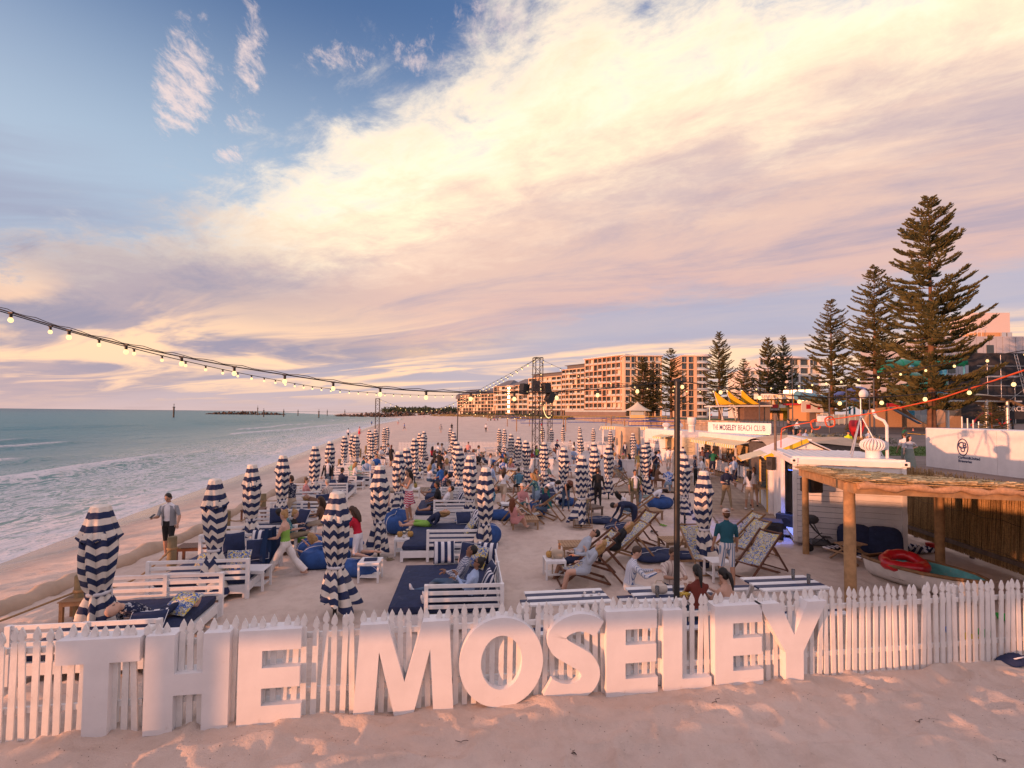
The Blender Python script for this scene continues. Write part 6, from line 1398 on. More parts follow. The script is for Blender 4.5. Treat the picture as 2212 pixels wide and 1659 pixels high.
# slides
SL_B, SL_G, SL_T, SUPP = mat('slide_blue', (.10, .14, .36), .35, .1), mat('slide_green', (.01, .22, .15), .35, .1), mat('slide_teal', (.10, .26, .36), .35, .1), mat('slide_support', (.06, .32, .52), .5, .1)
def slide(label, m, pts, y, rad): 
    o = thing('water_slide', label, 'water slide', (0, 0, 0)); q = [PY(a, c, y+dy) for a, c, dy in pts]; sm = []
    for i in range(len(q)-1):
        p0, p1, p2, p3 = (q[max(0, min(len(q)-1, i+k))] for k in (-1, 0, 1, 2))
        for j in range(6): t = j/6; sm.append(.5*((2*p1)+(-p0+p2)*t+(2*p0-5*p1+4*p2-p3)*t*t+(-p0+3*p1-3*p2+p3)*t**3))
    MB().tube(sm+[q[-1]], rad, 14).obj('tube_shell', m, o)
    for i in range(0, len(sm), 5): MB().tube([sm[i]-(sm[min(i+1, len(sm)-1)]-sm[i]).normalized()*.06, sm[i]+(sm[min(i+1, len(sm)-1)]-sm[i]).normalized()*.06], rad*1.08, 14).obj('joint_ring', m, o)
    for i in range(3, len(sm), 9): MB().tube([(sm[i].x, sm[i].y, prom_z(y)), sm[i]], .22, 8).obj('support', SUPP, o)
slide('purple blue tube slide curling above the glass fence', SL_B, [(1790, 862, 0), (1815, 850, 2), (1845, 845, 3), (1866, 848, 2), (1858, 856, -1), (1835, 862, -2), (1810, 866, 0)], 112, 1.15)
slide('long teal tube slide sloping down behind the pine trunks', SL_T, [(1722, 854, 0), (1760, 859, 1), (1800, 866, 2), (1850, 870, 2), (1900, 874, 0), (1935, 878, -2)], 108, .95)
slide('green tube slide winding at the top of the tower', SL_G, [(1898, 792, 0), (1950, 788, 2), (2010, 786, 3), (2060, 780, 2), (2098, 775, 2)], 118, 1.5); slide('green tube slide hanging in a low loop', SL_G, [(1955, 812, 0), (1990, 818, 1), (2025, 822, 0), (2030, 832, -1), (1990, 838, -1), (1945, 842, 0), (1915, 868, 0)], 112, 1.2)
for vx in (2037, 1966): p = PY(vx, 790, 119); o = thing('slide_tower_post', 'thick bright blue steel column carrying the green slide%s' % (' near the scaffold' if vx == 2037 else ' behind the tallest pine'), 'column', (p.x, 119, prom_z(119))); MB().tube([(0, 0, 0), (0, 0, p.z-3)], .75, 12).obj('column_shaft', SUPP, o); MB().beam((0, 0, 6), (3.5, 0, 10), .25, .25).obj('strut', SUPP, o)
# leisure centre with scaffold
LC = mat('metal_cladding', (.42, .42, .46), .5, .06, .6); q = PY(2090, 728, 128); lc = thing('leisure_centre', 'grey clad leisure centre with rooftop plant box', 'building', (q.x-13, 128, prom_z(128)), R(-4)); H = q.z-prom_z(128)
MB().box((32, 12, H/2), (64, 24, H)).obj('wall', LC, lc)
for i in range(40): MB().box((0, 0, 0), (1.5, .12, H-.3)).obj('cladding_panel', LC, lc, (.8+i*1.6, -.05-(i % 2)*.05, H/2))
MB().box((21, 7, H+3.6), (9, 8, 6.6)).obj('plant_box', mat('plant_cladding', (.62, .52, .48), .6, .05), lc); MB().box((21, 6.9, H+.9), (9.4, 8.4, 1.2)).obj('plant_plinth', ORANGE_W, lc); MB().box((24.6, 2.4, H+.9), (1.1, .5, 1.1)).obj('air_unit', GALV, lc); MB().box((23.2, 2.4, H+.9), (1.1, .5, 1.1)).obj('air_unit', GALV, lc)
for x, z in ((13.5, H-5), (17.6, H-4), (13.5, H-13), (8, H-8)): MB().box((0, 0, 0), (1.7, .12, 3.4)).obj('window', GLASSD, lc, (x, -.2, z))
for i in range(6): MB().tube([(11.5+i*1., 1, H), (11.5+i*1., 1, H+.3+i*.42)], .06, 5).obj('roof_stair_post', GALV, lc)
MB().tube([(11.5, 1, H+.6), (17, 1, H+3.2)], .06, 5).obj('roof_stair_rail', GALV, lc)
NET = mat('scaffold_mesh', (.035, .035, .04), .9, .3, .8); sf = thing('scaffold', 'galvanised scaffold with dark mesh sheets wrapping the building', 'scaffold', (PY(2068, 900, 98).x, 98, prom_z(98)), R(-3))
for i, (x0, x1, z0, z1) in enumerate(((0, 30, 0, 9.5), (4, 30, 9.7, 14.5))):
    q = MB(); n = 24
    for k in range(n+1):
        for zz in (z0, (z0+z1)/2, z1): q.v.append((x0+(x1-x0)*k/n, 2.+.25*math.sin(k*1.7+zz), zz))
    for k in range(n):
        for t in range(2): q.f.append([k*3+t, k*3+3+t, k*3+4+t, k*3+1+t]); q.m.append(0); q.sm.append(True)
    q.obj('mesh_sheet', NET, sf)
for i in range(9): MB().tube([(6+i*2.6, 0, 0), (6+i*2.6, 0, 12+2.5*math.sin(i*2.2))], .06, 6).obj('standard', GALV, sf)
for j in range(6):
    MB().tube([(4, -.05, 1.6+j*2), (28, -.05, 1.6+j*2)], .05, 6).obj('ledger', GALV, sf)
    if j < 5: MB().tube([(6+j*2.6, -.1, 1.6+j*2), (11.2+j*2.6, -.1, 5.6+j*2)], .05, 6).obj('brace', GALV, sf)
ld = [(13., -.5, 5), (11.2, -.3, 14)]; 
for s in (-.25, .25): MB().tube([(ld[0][0]+s, ld[0][1], ld[0][2]), (ld[1][0]+s, ld[1][1], ld[1][2])], .06, 5).obj('ladder_rail', ALU, sf)
for i in range(14): t = (i+.5)/14; p = Vector(ld[0]).lerp(Vector(ld[1]), t); MB().tube([p-Vector((.25, 0, 0)), p+Vector((.25, 0, 0))], .04, 5).obj('rung', ALU, sf)
# shade roof and ramp
SHADE = mat('shade_cloth', (.58, .44, .31), .85, .08); p = PY(2055, 885, 74); sh = thing('shade_roof', 'curved sand coloured shade roof on steel posts', 'shade roof', (p.x-6, 74, prom_z(74)), R(-4)); vs = []; nx, ny = 18, 6
for i in range(nx+1):
    for j in range(ny+1): u, v = i/nx, j/ny; vs.append((u*13.5, (v-.5)*7, 4.6+.9*math.sin(math.pi*u)-.9*abs(2*u-1)**3-.8*(2*v-1)**2*.6))
MB().add(vs, [(i*(ny+1)+j, (i+1)*(ny+1)+j, (i+1)*(ny+1)+j+1, i*(ny+1)+j+1) for i in range(nx) for j in range(ny)], 0, True).obj('canopy_cloth', SHADE, sh)
for x in (3.2, 8.6, 11.5): MB().tube([(x, -2.4, 0), (x, -2.4, 4.4)], .22, 10).obj('post', GALV, sh)
MB().beam((0, -2.4, 4.2), (13.5, -2.4, 4.2), .12, .2).obj('beam', GALV, sh)
CONC = mat('ramp_concrete', (.40, .27, .17), .7, .15, .6); p = PY(1990, 920, 78); rpn = thing('play_ramp', 'curved brown concrete play ramp with blue rope net and red trim', 'play ramp', (p.x-5, 78, prom_z(78)), 0); b = MB(); n = 16; pts = []
for i in range(n+1): t = i/n; x = t*9.5; pts.append((x, 3.3*max(0, 1-1.7*t)**2+.25+3.0*max(0, 1.9*t-.9)**2.2))
b.prism(pts+[(9.5, 0), (0, 0)], 0, 4).obj('ramp', CONC, rpn, (2, 0, 0)); MB().prism([(-4, 0), (1.6, 0), (1.6, 3.0), (.5, 3.3), (-3.2, 2.9), (-4, 1.4)], 0, .5).obj('play_wall', mat('play_wall', (.46, .27, .15), .8), rpn, (-.5, -1, 0)); 
MB().beam((-1.0, -1.3, 3.1), (2.6, -2.6, .6), 1.2, .12).obj('climb_net', mat('climb_blue', (.03, .1, .26), .8, .4, 6.), rpn); MB().box((.6, -.6, 3.4), (3, .2, .8)).obj('red_panel', REDP, rpn)
for (x0, x1, hh) in ((14, 19, 2.2), (19, 26, 2.0)): MB().tube([(x0+(x1-x0)*i/10, 1, .3+hh*math.sin(math.pi*i/10)) for i in range(11)], .14, 8).obj('red_arch', REDP, rpn)
for i in range(5): p = PY(2078+i*12, 915, 62); o = thing('bollard', 'steel bollard post by the playground, %s from the ramp' % ORD[i], 'bollard', (p.x, 62, prom_z(62)), 0, 'steel bollards'); MB().tube([(0, 0, 0), (0, 0, 2.2-.2*i)], .09, 8).obj('shaft', GALV, o); MB().lathe([(.09, 0), (.1, .02), (.02, .06)], 8, (0, 0, 2.2-.2*i)).obj('cap', GALV, o)
p = PY(2190, 888, 72); gb = thing('banner_board', 'dark ride banner reading G-FORCE behind the young pine', 'banner', (p.x, 72, p.z)); MB().box((0, 0, 0), (6, .1, 2.4)).obj('board', NET, gb); text('G-FORCE', 1.0, STONE[4], gb, (-.6, -.07, .3), (math.pi/2, 0, 0), bold=.015); MB().box((0, .2, -2), (.2, .2, 4)).obj('stand', POSTG, gb)

# ---------------------------------------------------------------- far beach: lookout hut, nets, breakwater, markers
q = PY(1377, 869, 122); gb = thing('lookout_hut', 'pale lifeguard lookout hut with peaked tent roof', 'hut', (q.x, 122, gz(q.x, 122)), R(-15)); zf = q.z-gz(q.x, 122)-3.9
TENTW = mat('tent_cream', (.66, .56, .42), .7, .05); vs = []
for t, (rr, zz) in enumerate(((2.9, 0), (1.9, .55), (1.1, 1.15), (.45, 1.75), (.02, 2.3))):
    for i in range(16): a = 2*math.pi*i/16+.39; k = 1/max(abs(math.cos(a-.39)), abs(math.sin(a-.39))); vs.append((rr*math.cos(a)*min(k, 1.3), rr*math.sin(a)*min(k, 1.3), zf+1.75+zz))
MB().add(vs, [(t*16+i, t*16+(i+1) % 16, (t+1)*16+(i+1) % 16, (t+1)*16+i) for t in range(4) for i in range(16)], 0, True).obj('tent_roof', TENTW, gb)
for x in (-1.8, 1.8):
    for y in (-1.8, 1.8): MB().box((x, y, (zf+1.8)/2), (.16, .16, zf+1.8)).obj('post', TENTW, gb)
MB().box((0, 0, zf-.4), (5.4, 4.6, .15)).obj('deck', TENTW, gb); MB().box((0, -.2, zf+.15), (3.3, 3.4, 1.)).obj('cabin', mat('cabin_yellow', (.60, .44, .16), .7, .05), gb); MB().box((0, -.2, zf+1.1), (3.1, 3.2, .9)).obj('cabin_glass', GLASSR, gb); MB().box((0, -2.3, zf+.3), (5.4, .05, .06)).obj('guard_rail', TENTW, gb)
NETB = mat('net_blue', (.03, .07, .30), .7, .1); NETY = mat('net_yellow', (.55, .33, .03), .7, .1)
for i, (v0, v1, vt, vb, y, yel, lab) in enumerate(((1125, 1213, 905.7, 914, 100, 0, 'blue edged volleyball net behind the truss tower'), (1226, 1311, 903.5, 912, 104, 0, 'blue edged volleyball net where players gather'), (1358, 1470, 910, 919.5, 80, 0, 'long blue edged volleyball net below the lookout hut'), (1063, 1114, 898.5, 903, 170, 0, 'distant blue volleyball net, farthest along the beach'), (1105, 1135, 902, 909, 125, 0, 'half hidden blue volleyball net before the truss tower'), (1318, 1420, 904, 909, 118, 0, 'blue volleyball net in front of the stone wall'), (1195, 1330, 899, 903, 140, 1, 'yellow and blue volleyball net along the dunes'), (1330, 1440, 899.5, 903.5, 136, 1, 'yellow topped volleyball net by the lookout hut'))):
    a, c = PY(v0, vt, y), PY(v1, vt, y); d_, e_ = PY(v0, vb, y), PY(v1, vb, y); o = thing('volleyball_net', lab, 'net', (0, 0, 0), 0, 'beach volleyball nets')
    for p0, p1 in ((a, c), (d_, e_), (a, d_), (c, e_)): MB().beam(p0, p1, .03, .14).obj('tape', NETY if yel else NETB, o)
    for p0 in (PY(v0-9, vt-3, y), PY(v1+9, vt-3, y)): MB().tube([(p0.x, p0.y, gz(p0.x, p0.y)-.3), (p0.x, p0.y, p0.z)], .1, 6).obj('post', TIMBER_M, o)
    for p0, p1 in ((PY(v0-9, vt, y), a), (c, PY(v1+9, vt, y))): MB().tube([p0, p1], .02, 4).obj('guy_cord', NETB, o)
def rocks(name, label, pts, seed, size, n, m):
    r = random.Random(seed); o = thing(name, label, 'breakwater', (0, 0, 0)); b = MB(); ref = []
    for (x0, y0, w, h) in pts:
        for i in range(n):
            dx = r.uniform(-1, 1); s = size*r.uniform(.5, 1.3); ref.append((x0+dx*w, y0+r.uniform(-3, 3), SEA_Z-.3+h*(1-abs(dx))*r.uniform(.3, 1.1), s))
    big = sorted(ref, key=lambda q: q[1])[:60]
    for (x, y, z, s) in ref:
        if (x, y, z, s) in big: continue
        b.blob((x, y, z), (s, s*.8, s*.7), 6, M=Euler((r.random()*3, r.random()*3, r.random()*3)).to_matrix())
    ob = b.obj('rubble', m, o); ob['kind'] = 'stuff'; rk = MB().blob((0, 0, 0), (1, .8, .7), 7).mesh('rock', m)
    for (x, y, z, s) in big: put(rk, 'rock', o, (x, y, z), rot=(r.random()*3, r.random()*3, r.random()*3), scale=(s, s, s))
    return o
ROCK = mat('rock_brown', (.10, .07, .055), .9, .3, .3); q0, q1 = PY(737, 890, 520), PY(985, 890, 470)
rocks('rock_breakwater', 'long brown rock breakwater at the far end of the bay', [(q0.x+(q1.x-q0.x)*t, q0.y+(q1.y-q0.y)*t, 7, 2.0+4.8*min(1, max(0, (t-.1)*3))) for t in np.linspace(0, 1, 26)], 5, 1.5, 26, ROCK)
q0 = PY(455, 888, 640); q1 = PY(605, 890, 640); rocks('offshore_reef', 'low offshore rock mound in the sea', [(q0.x+(q1.x-q0.x)*t, q0.y, 6, 1.2+3.4*math.sin(math.pi*t)**.5) for t in np.linspace(0, 1, 16)], 6, 1.5, 20, ROCK)
for vx, vt, vb, y, lab in ((376, 872, 893, 330, 'channel marker post with a basket top, alone out at sea'), (557, 876, 891, 560, 'channel marker on the offshore rock mound'), (570, 882, 893, 420, 'channel marker post just landward of the rock mound'), (613, 883, 893, 430, 'dark channel marker pile, second landward of the rock mound'), (689, 884, 894, 400, 'thick channel marker pile nearest the beach'), (644, 884, 890, 560, 'small channel marker pile between two others'), (707, 884, 889, 600, 'small distant channel marker close to the breakwater'), (745, 884, 889, 620, 'thin channel marker at the tip of the breakwater')):
    q = PY(vx, vt, y); o = thing('channel_marker', lab, 'marker', (q.x, y, SEA_Z-1), 0, 'channel markers'); hh = q.z-SEA_Z+1; MB().tube([(0, 0, 0), (0, 0, hh*.75)], .5, 8).obj('pile', BLACKM, o); MB().lathe([(.9, hh*.75), (.9, hh*.78), (.2, hh*.8), (.12, hh*.95), (.45, hh*.96), (.02, hh)], 8).obj('top_mark', BLACKM, o)
# ---------------------------------------------------------------- rope posts and sand tube
LOG = mat('log_grey', (.20, .155, .085), .85, .25, 5., .3, 20.); ROPE = mat('rope', (.34, .21, .10), .9, .2, 40., .4, 90.); prev = None
ROPES = [(172, 1338, .85), (370, 1232, .85), (489, 1160, .85), (568, 1110, .8), (661, 1066, .8), (733, 1016, .8), (778, 988, .8), (790, 980, .8), (805, 962, 1.6)]
for i, (vx, vy, h) in enumerate(ROPES):
    x, y = P(vx, vy, -.1); z = gz(x, y); o = thing('rope_post', 'round timber rope post, %s from the front along the seaward side' % ORD[i], 'post', (x, y, z), 0, 'seaward rope posts'); MB().tube([(0, 0, -.2), (0, 0, h-.02), (0, 0, h)], [.105, .105, .09], 12).obj('log', LOG, o); MB().lathe([(.112, h*.62), (.125, h*.65), (.112, h*.68)], 12).obj('rope_wrap', ROPE, o)
    top = Vector((x, y, z+h*.65))
    if prev is not None and i < 8:
        pts = [prev.lerp(top, t/10)+Vector((0, 0, -.32*math.sin(math.pi*t/10))) for t in range(11)]; tag(MB().tube(pts, .02, 6).obj('rope', ROPE), 'slack brown rope from the %s to the %s seaward post' % (ORD[i-1], ORD[i]), 'rope', 'ropes between the seaward posts')
    elif prev is None: tag(MB().tube([top, top+Vector((-.9, -.5, -.35)), top+Vector((-2.2, -1.3, -.75))], .02, 6).obj('rope', ROPE), 'slack brown rope running forward from the first seaward post', 'rope', 'ropes between the seaward posts')
    prev = top
GEO = mat('geotextile', (.46, .34, .25), .9, .12, 1.5, .3, 14.); b = MB(); pts = []; ra = []
for i in range(61):
    t = i/60; vx, vy = np.interp(t, [0, .25, .5, .75, 1], [-40, 200, 420, 560, 680]), np.interp(t, [0, .25, .5, .75, 1], [1345, 1246, 1158, 1085, 1035]); x, y = P(vx, vy, -.25); pts.append((x, y, gz(x, y)+.02+.03*math.sin(i*.9))); ra.append(.24+.035*math.sin(i*1.7)+.02*math.sin(i*.6))
b.tube(pts, ra, 12); tag(b.obj('sand_tube', GEO), 'long half buried sandbag tube along the water side', 'sandbag')
wf = thing('windbreak_flag', 'lime yellow cloth flag tied to a seaward post', 'flag', (*P(484, 1165, -.1), gz(*P(484, 1165, -.1)))); MB().tube([(0, 0, 0), (0, 0, 1.0)], .015, 6).obj('stick', TIMBER, wf); q = MB()
for k in range(7):
    for j in range(5): q.v.append((-.02-.28*(k/6)*(j/4), .05*math.sin(k+j), .98-.75*j/4))
q.add([], []); q.f += [[k*5+j, (k+1)*5+j, (k+1)*5+j+1, k*5+j+1] for k in range(6) for j in range(4)]; q.m += [0]*24; q.sm += [True]*24; q.obj('cloth', mat('lime_cloth', (.42, .50, .02), .8, .1), wf)
# ================================================================ POLES, TRUSSES AND STRING LIGHTS
def truss(name, label, vx, y, vtop, w, sects):
    p = PY(vx, vtop, y); h = p.z; o = thing(name, label, 'truss tower', (p.x, y, 0), .35); hw = w/2
    for s in (-1, 1):
        for t in (-1, 1): MB().tube([(s*hw, t*hw, 0), (s*hw, t*hw, h)], .028, 6).obj('chord', BLACKM, o)
    n = sects; b = {}
    for i in range(n):
        z0, z1 = h*i/n, h*(i+1)/n
        for k, (a, c) in enumerate((((-hw, -hw), (hw, -hw)), ((hw, -hw), (hw, hw)), ((hw, hw), (-hw, hw)), ((-hw, hw), (-hw, -hw)))):
            if (i+k) % 2: a, c = c, a
            MB().tube([(*a, z0), (*c, z1)], .012, 4).obj('lacing', BLACKM, o)
    for a, c in (((-hw, -hw), (hw, -hw)), ((hw, -hw), (hw, hw)), ((hw, hw), (-hw, hw)), ((-hw, hw), (-hw, -hw))): MB().tube([(*a, h), (*c, h)], .022, 5).obj('top_bar', BLACKM, o)
    MB().box((0, 0, .03), (w+.4, w+.4, .06)).obj('base_plate', BLACKM, o)
    return o, p
t1, tp1 = truss('truss_tower', 'tall black truss tower with loudspeakers in the middle of the club', 1162, 28.9, 773, .46, 18); t2, tp2 = truss('truss_tower', 'slimmer black truss tower behind the tall one', 1188, 50, 864, .4, 13); t3, tp3 = truss('truss_tower', 'black truss tower at the seaward back corner', 816, 50, 861, .4, 13)
for vx, vy, a, tl, lab in ((1131, 840, 2.2, .15, 'seaward facing'), (1157, 834, .2, 0, 'camera facing'), (1181, 838, -1.0, .1, 'landward facing'), (1184, 856, -.9, -.5, 'lower tilted')):
    q = PY(vx, vy, 28.5); s = speaker('hanging_speaker', 'black %s loudspeaker clamped to the tall truss tower' % lab, q.x, q.y, q.z-.32, a, (.42, .42, .62), tilt=tl)
def pole(name, label, vx, y, vt, r, z0=0.):
    q = PY(vx, vt, y); o = thing(name, label, 'pole', (q.x, q.y, z0)); MB().tube([(-.02, 0, -.1), (0, 0, q.z-z0)], r, 10).obj('shaft', BLACKM, o); MB().lathe([(r*1.15, -.03), (r*1.15, .02), (.01, .03)], 10, (0, 0, q.z-z0)).obj('cap', BLACKM, o); MB().lathe([(r*2.2, 0), (r*2.2, .02), (r, .06)], 10).obj('foot_plate', BLACKM, o)
    return q
bp = pole('light_pole', 'black steel pole holding the front string lights by the picnic table', 1463, 7.75, 822, .048)
q = pole('light_pole', 'thin black pole with a T head at the back fence', 989, 47, 881, .05); 
BULB = mat('bulb_glow', (.25, .2, .12), .3, 0, emit=(1., .66, .26), strength=1.5); SOCK = mat('bulb_socket', (.012, .012, .014), .5, 0)
bulbm = MB().lathe([(.002, -.098), (.022, -.092), (.036, -.072), (.038, -.052), (.030, -.03), (.02, -.012)], 12).mesh('bulb', BULB); sockm = MB().lathe([(.021, -.02), (.024, .03), (.021, .055), (.014, .06)], 10).box((0, 0, .066), (.075, .032, .025)).mesh('socket', SOCK)
def catmull(q, sub):
    out = []
    for i in range(len(q)-1):
        p0, p1, p2, p3 = (q[max(0, min(len(q)-1, i+k))] for k in (-1, 0, 1, 2))
        for j in range(sub): t = j/sub; out.append(.5*((2*p1)+(-p0+p2)*t+(2*p0-5*p1+4*p2-p3)*t*t+(-p0+3*p1-3*p2+p3)*t**3))
    return out+[q[-1]]
def string(label, ctl, spacing, first=.3, r=.011, s=1., twin=False):
    o = thing('string_light', label, 'string lights', (0, 0, 0), 0, 'festoon string lights'); c = catmull([PY(*p) if len(p) == 3 and not isinstance(p, Vector) else p for p in ctl], 10)
    MB().tube(c, r, 6).obj('cable', SOCK, o)
    if twin: MB().tube([p+Vector((0, 0, .022+.012*math.sin(i*1.9))) for i, p in enumerate(c)], r*.55, 5).obj('carrier_wire', SOCK, o)
    acc = first
    for i in range(len(c)-1):
        L = (c[i+1]-c[i]).length
        while acc < L:
            p = c[i].lerp(c[i+1], acc/L); k = put(sockm, 'socket', o, p-Vector((0, 0, .07*s*.86)), scale=(s*.86,)*3); put(bulbm, 'bulb', k); acc += spacing
        acc -= L
    return o
string('front festoon string sagging from the sea side to the black pole', [(-60, 645, 6.0), (0, 668, 6.05), (220, 732, 6.3), (440, 780, 6.6), (645, 814, 6.85), (833, 839, 7.05), (1010, 848, 7.25), (1180, 847, 7.4), (1335, 837, 7.6), bp], .66, .45, .009, .88, True)
string('second festoon string running from the sea side back to the tall truss', [(-60, 652, 6.1), (0, 672, 6.2), (190, 727, 7), (400, 780, 9), (566, 815, 12), (700, 838, 16), (830, 850, 20), (960, 854, 24), (1090, 848, 27), (1155, 842, 28.9)], .62, .8, .008, .75)
string('festoon string falling from the tall truss top to the seaward truss', [tp1, (1100, 808, 32), (1050, 834, 36), (1000, 862, 41), (940, 884, 45), (880, 884, 47.5), tp3], .75, .4, .010, 1.0); string('festoon string from the tall truss top to the thin pole', [tp1, (1085, 822, 34), (1030, 852, 40), (989, 880, 47)], .8, .6, .010, 1.0)
string('festoon string from the tall truss rising towards the landward side', [tp1, (1214, 797, 27.5), (1271, 815, 26), (1347, 829, 24.5), (1423, 838, 23), (1519, 842, 21), (1680, 833, 17.5), (1855, 814, 13.5), (2029, 788, 11), (2240, 752, 9)], .72, .5, .009, .8)
string('front festoon string running landward from the black pole', [bp, (1547, 834, 7.7), (1698, 853, 7.6), (1853, 859, 7.5), (2004, 849, 7.35), (2155, 824, 7.2), (2290, 796, 7.1)], .60, .08, .009, .85)
string('low festoon string crossing behind the truss towers', [(1000, 889, 58), (1080, 900, 58), (1130, 898, 56), tp2], 1.0, .5, .014, 1.4); string('looped festoon string hanging on the slim truss', [(1172, 872, 42), (1178, 893, 46), (1186, 900, 49), (1192, 890, 50), tp2], .42, .2, .012, 1.2)
# lamp clips up the tall truss
string('festoon string wound up the tall truss tower', [(1166, 1030, 28.7), (1167, 990, 28.6), (1168, 940, 28.6), (1169, 900, 28.6), (1168, 850, 28.6), (1169, 800, 28.6)], .85, .2, .009, 1.)
# orange hose on a cable
OR = mat('orange_hose', (.62, .09, .02), .55, .1); hs = thing('orange_hose', 'orange hose strung on a cable above the containers', 'hose', (0, 0, 0)); c = catmull([PY(1687, 967, 18.2), PY(1688, 935, 18.2), PY(1696, 923, 18.), PY(1757, 911, 17), PY(1786, 907.5, 16.5), PY(1885, 892, 15), PY(2009, 866, 13), PY(2073, 847, 12), PY(2212, 800, 10), PY(2300, 770, 9)], 8)
MB().tube(c, .019, 7).obj('hose_line', OR, hs)
for vx, vy, y in ((1762, 917, 16.8), (1793, 911, 16.3)): q = PY(vx, vy, y); MB().tube([(q.x+.17*math.cos(2*math.pi*i/20), q.y+.03*math.sin(i), q.z+.17*math.sin(2*math.pi*i/20)) for i in range(21)], .025, 6, caps=False).obj('hose_coil', OR, hs)
q = PY(1777, 905, 16.6); fl = thing('floodlight', 'white floodlight box hanging on the hose cable', 'floodlight', (q.x, q.y, q.z)); MB().box((0, 0, 0), (.26, .2, .2), bev=.02).obj('housing', CONT_W, fl); MB().box((0, 0, -.18), (.4, .1, .12)).obj('lamp_panel', GALV, fl)
# bits washed up on the front sand
WEED = mat('seaweed', (.05, .03, .025), .9, .2)
for i, (vx, vy, L) in enumerate(((1010, 1597, .30), (1240, 1624, .06), (1545, 1524, .18), (1985, 1560, .09), (2160, 1640, .12))):
    x, y = P(vx, vy); z = float(ground(np.array([x]), np.array([y]), True)[0]); a = rnd.uniform(0, 3); pts = [(L*(t/6-.5)*math.cos(a)+.03*math.sin(t*1.9+i), L*(t/6-.5)*math.sin(a)+.03*math.cos(t*2.3), .012+.01*math.sin(t*1.3)) for t in range(7)]
    b = MB().tube(pts, .0035, 5); tag(b.obj('seaweed_scrap', WEED, None, (x, y, z)), ('longest thin scrap of dry seaweed, on the sand before the letter M', 'tiny dry seaweed scrap on the sand before the letter S', 'curled dry seaweed scrap on the sand before the third letter E', 'short dry seaweed scrap on the sand well past the letter Y', 'reddish dry seaweed scrap at the lower corner of the front sand')[i], 'seaweed', 'seaweed scraps on the front sand')
x, y = P(2192, 1432); bg_ = MB(); vs = []
for i in range(11):
    for j in range(9): vs.append(((i/10-.5)*.5, (j/8-.5)*.3, .03+.10*max(0, (1-(2*i/10-1)**2)*(1-(2*j/8-1)**2))**.5*(1+.25*math.sin(i*2+j*1.6))))
bg_.add(vs, [(i*9+j, (i+1)*9+j, (i+1)*9+j+1, i*9+j+1) for i in range(10) for j in range(8)], 0, True); o = bg_.obj('beach_bag', NAVYM, None, (x, y, 0), .3); tag(o, 'crumpled blue beach bag lying outside the fence', 'bag'); MB().tube([(-.2, 0, .06), (-.1, -.1, .14), (.1, -.08, .12), (.2, .02, .05)], .012, 5).obj('strap', PIPE, o)
# ================================================================ PEOPLE
SKINS = [mat('skin_fair', (.55, .33, .24), .55, .06), mat('skin_tan', (.42, .23, .15), .55, .06), mat('skin_brown', (.23, .115, .07), .55, .06), mat('skin_olive', (.36, .20, .13), .55, .06)]
EYE = mat('eye_dark', (.02, .015, .012), .3, 0); LIP = mat('lip', (.35, .12, .10), .5, 0); SUNG = mat('sunglass', (.01, .01, .012), .15, 0)
HAIRC = {'black': mat('hair_black', (.012, .010, .009), .5, .3, 40.), 'brown': mat('hair_brown', (.055, .028, .014), .5, .3, 40.), 'blonde': mat('hair_blonde', (.38, .22, .085), .5, .25, 40.), 'red': mat('hair_red', (.16, .05, .02), .5, .3, 40.), 'grey': mat('hair_grey', (.35, .33, .31), .6, .2, 40.)}
def cloth(name, c, v=.1): return mat('cloth_'+name, c, .85, v, 5., .25, 14.)
def cpat(name, ca, cb, scale, thr=.5, kind='spot'):
    k = 'cloth_'+name
    if k in MATS: return MATS[k]
    m = bpy.data.materials.new(k); m.use_nodes = True; nt = m.node_tree; p = nt.nodes['Principled BSDF']; tc = nt.nodes.new('ShaderNodeTexCoord'); o = tc.outputs['Object']; x, y, z = sep(nt, o)
    if kind == 'spot': f = noise(nt, o, scale, 2, .5, .8).step(thr, thr+.05)
    elif kind == 'vstripe': f = (x+y*.6).mod(1./scale).gt(thr/scale)
    elif kind == 'hstripe': f = z.mod(1./scale).gt(thr/scale)
    elif kind == 'plaid': f = (x.mod(1./scale).gt(thr/scale)+z.mod(1./scale).gt(thr/scale))*.5
    else: f = (z+(x*14.).sin()._m('ABSOLUTE', (x*26.).sin())*.035).mod(1./scale).gt(thr/scale)
    nt.links.new(mixc(nt, f, ca, cb), p.inputs['Base Color']); p.inputs['Roughness'].default_value = .85; p.inputs['Specular IOR Level'].default_value = .15; MATS[k] = m
    return m
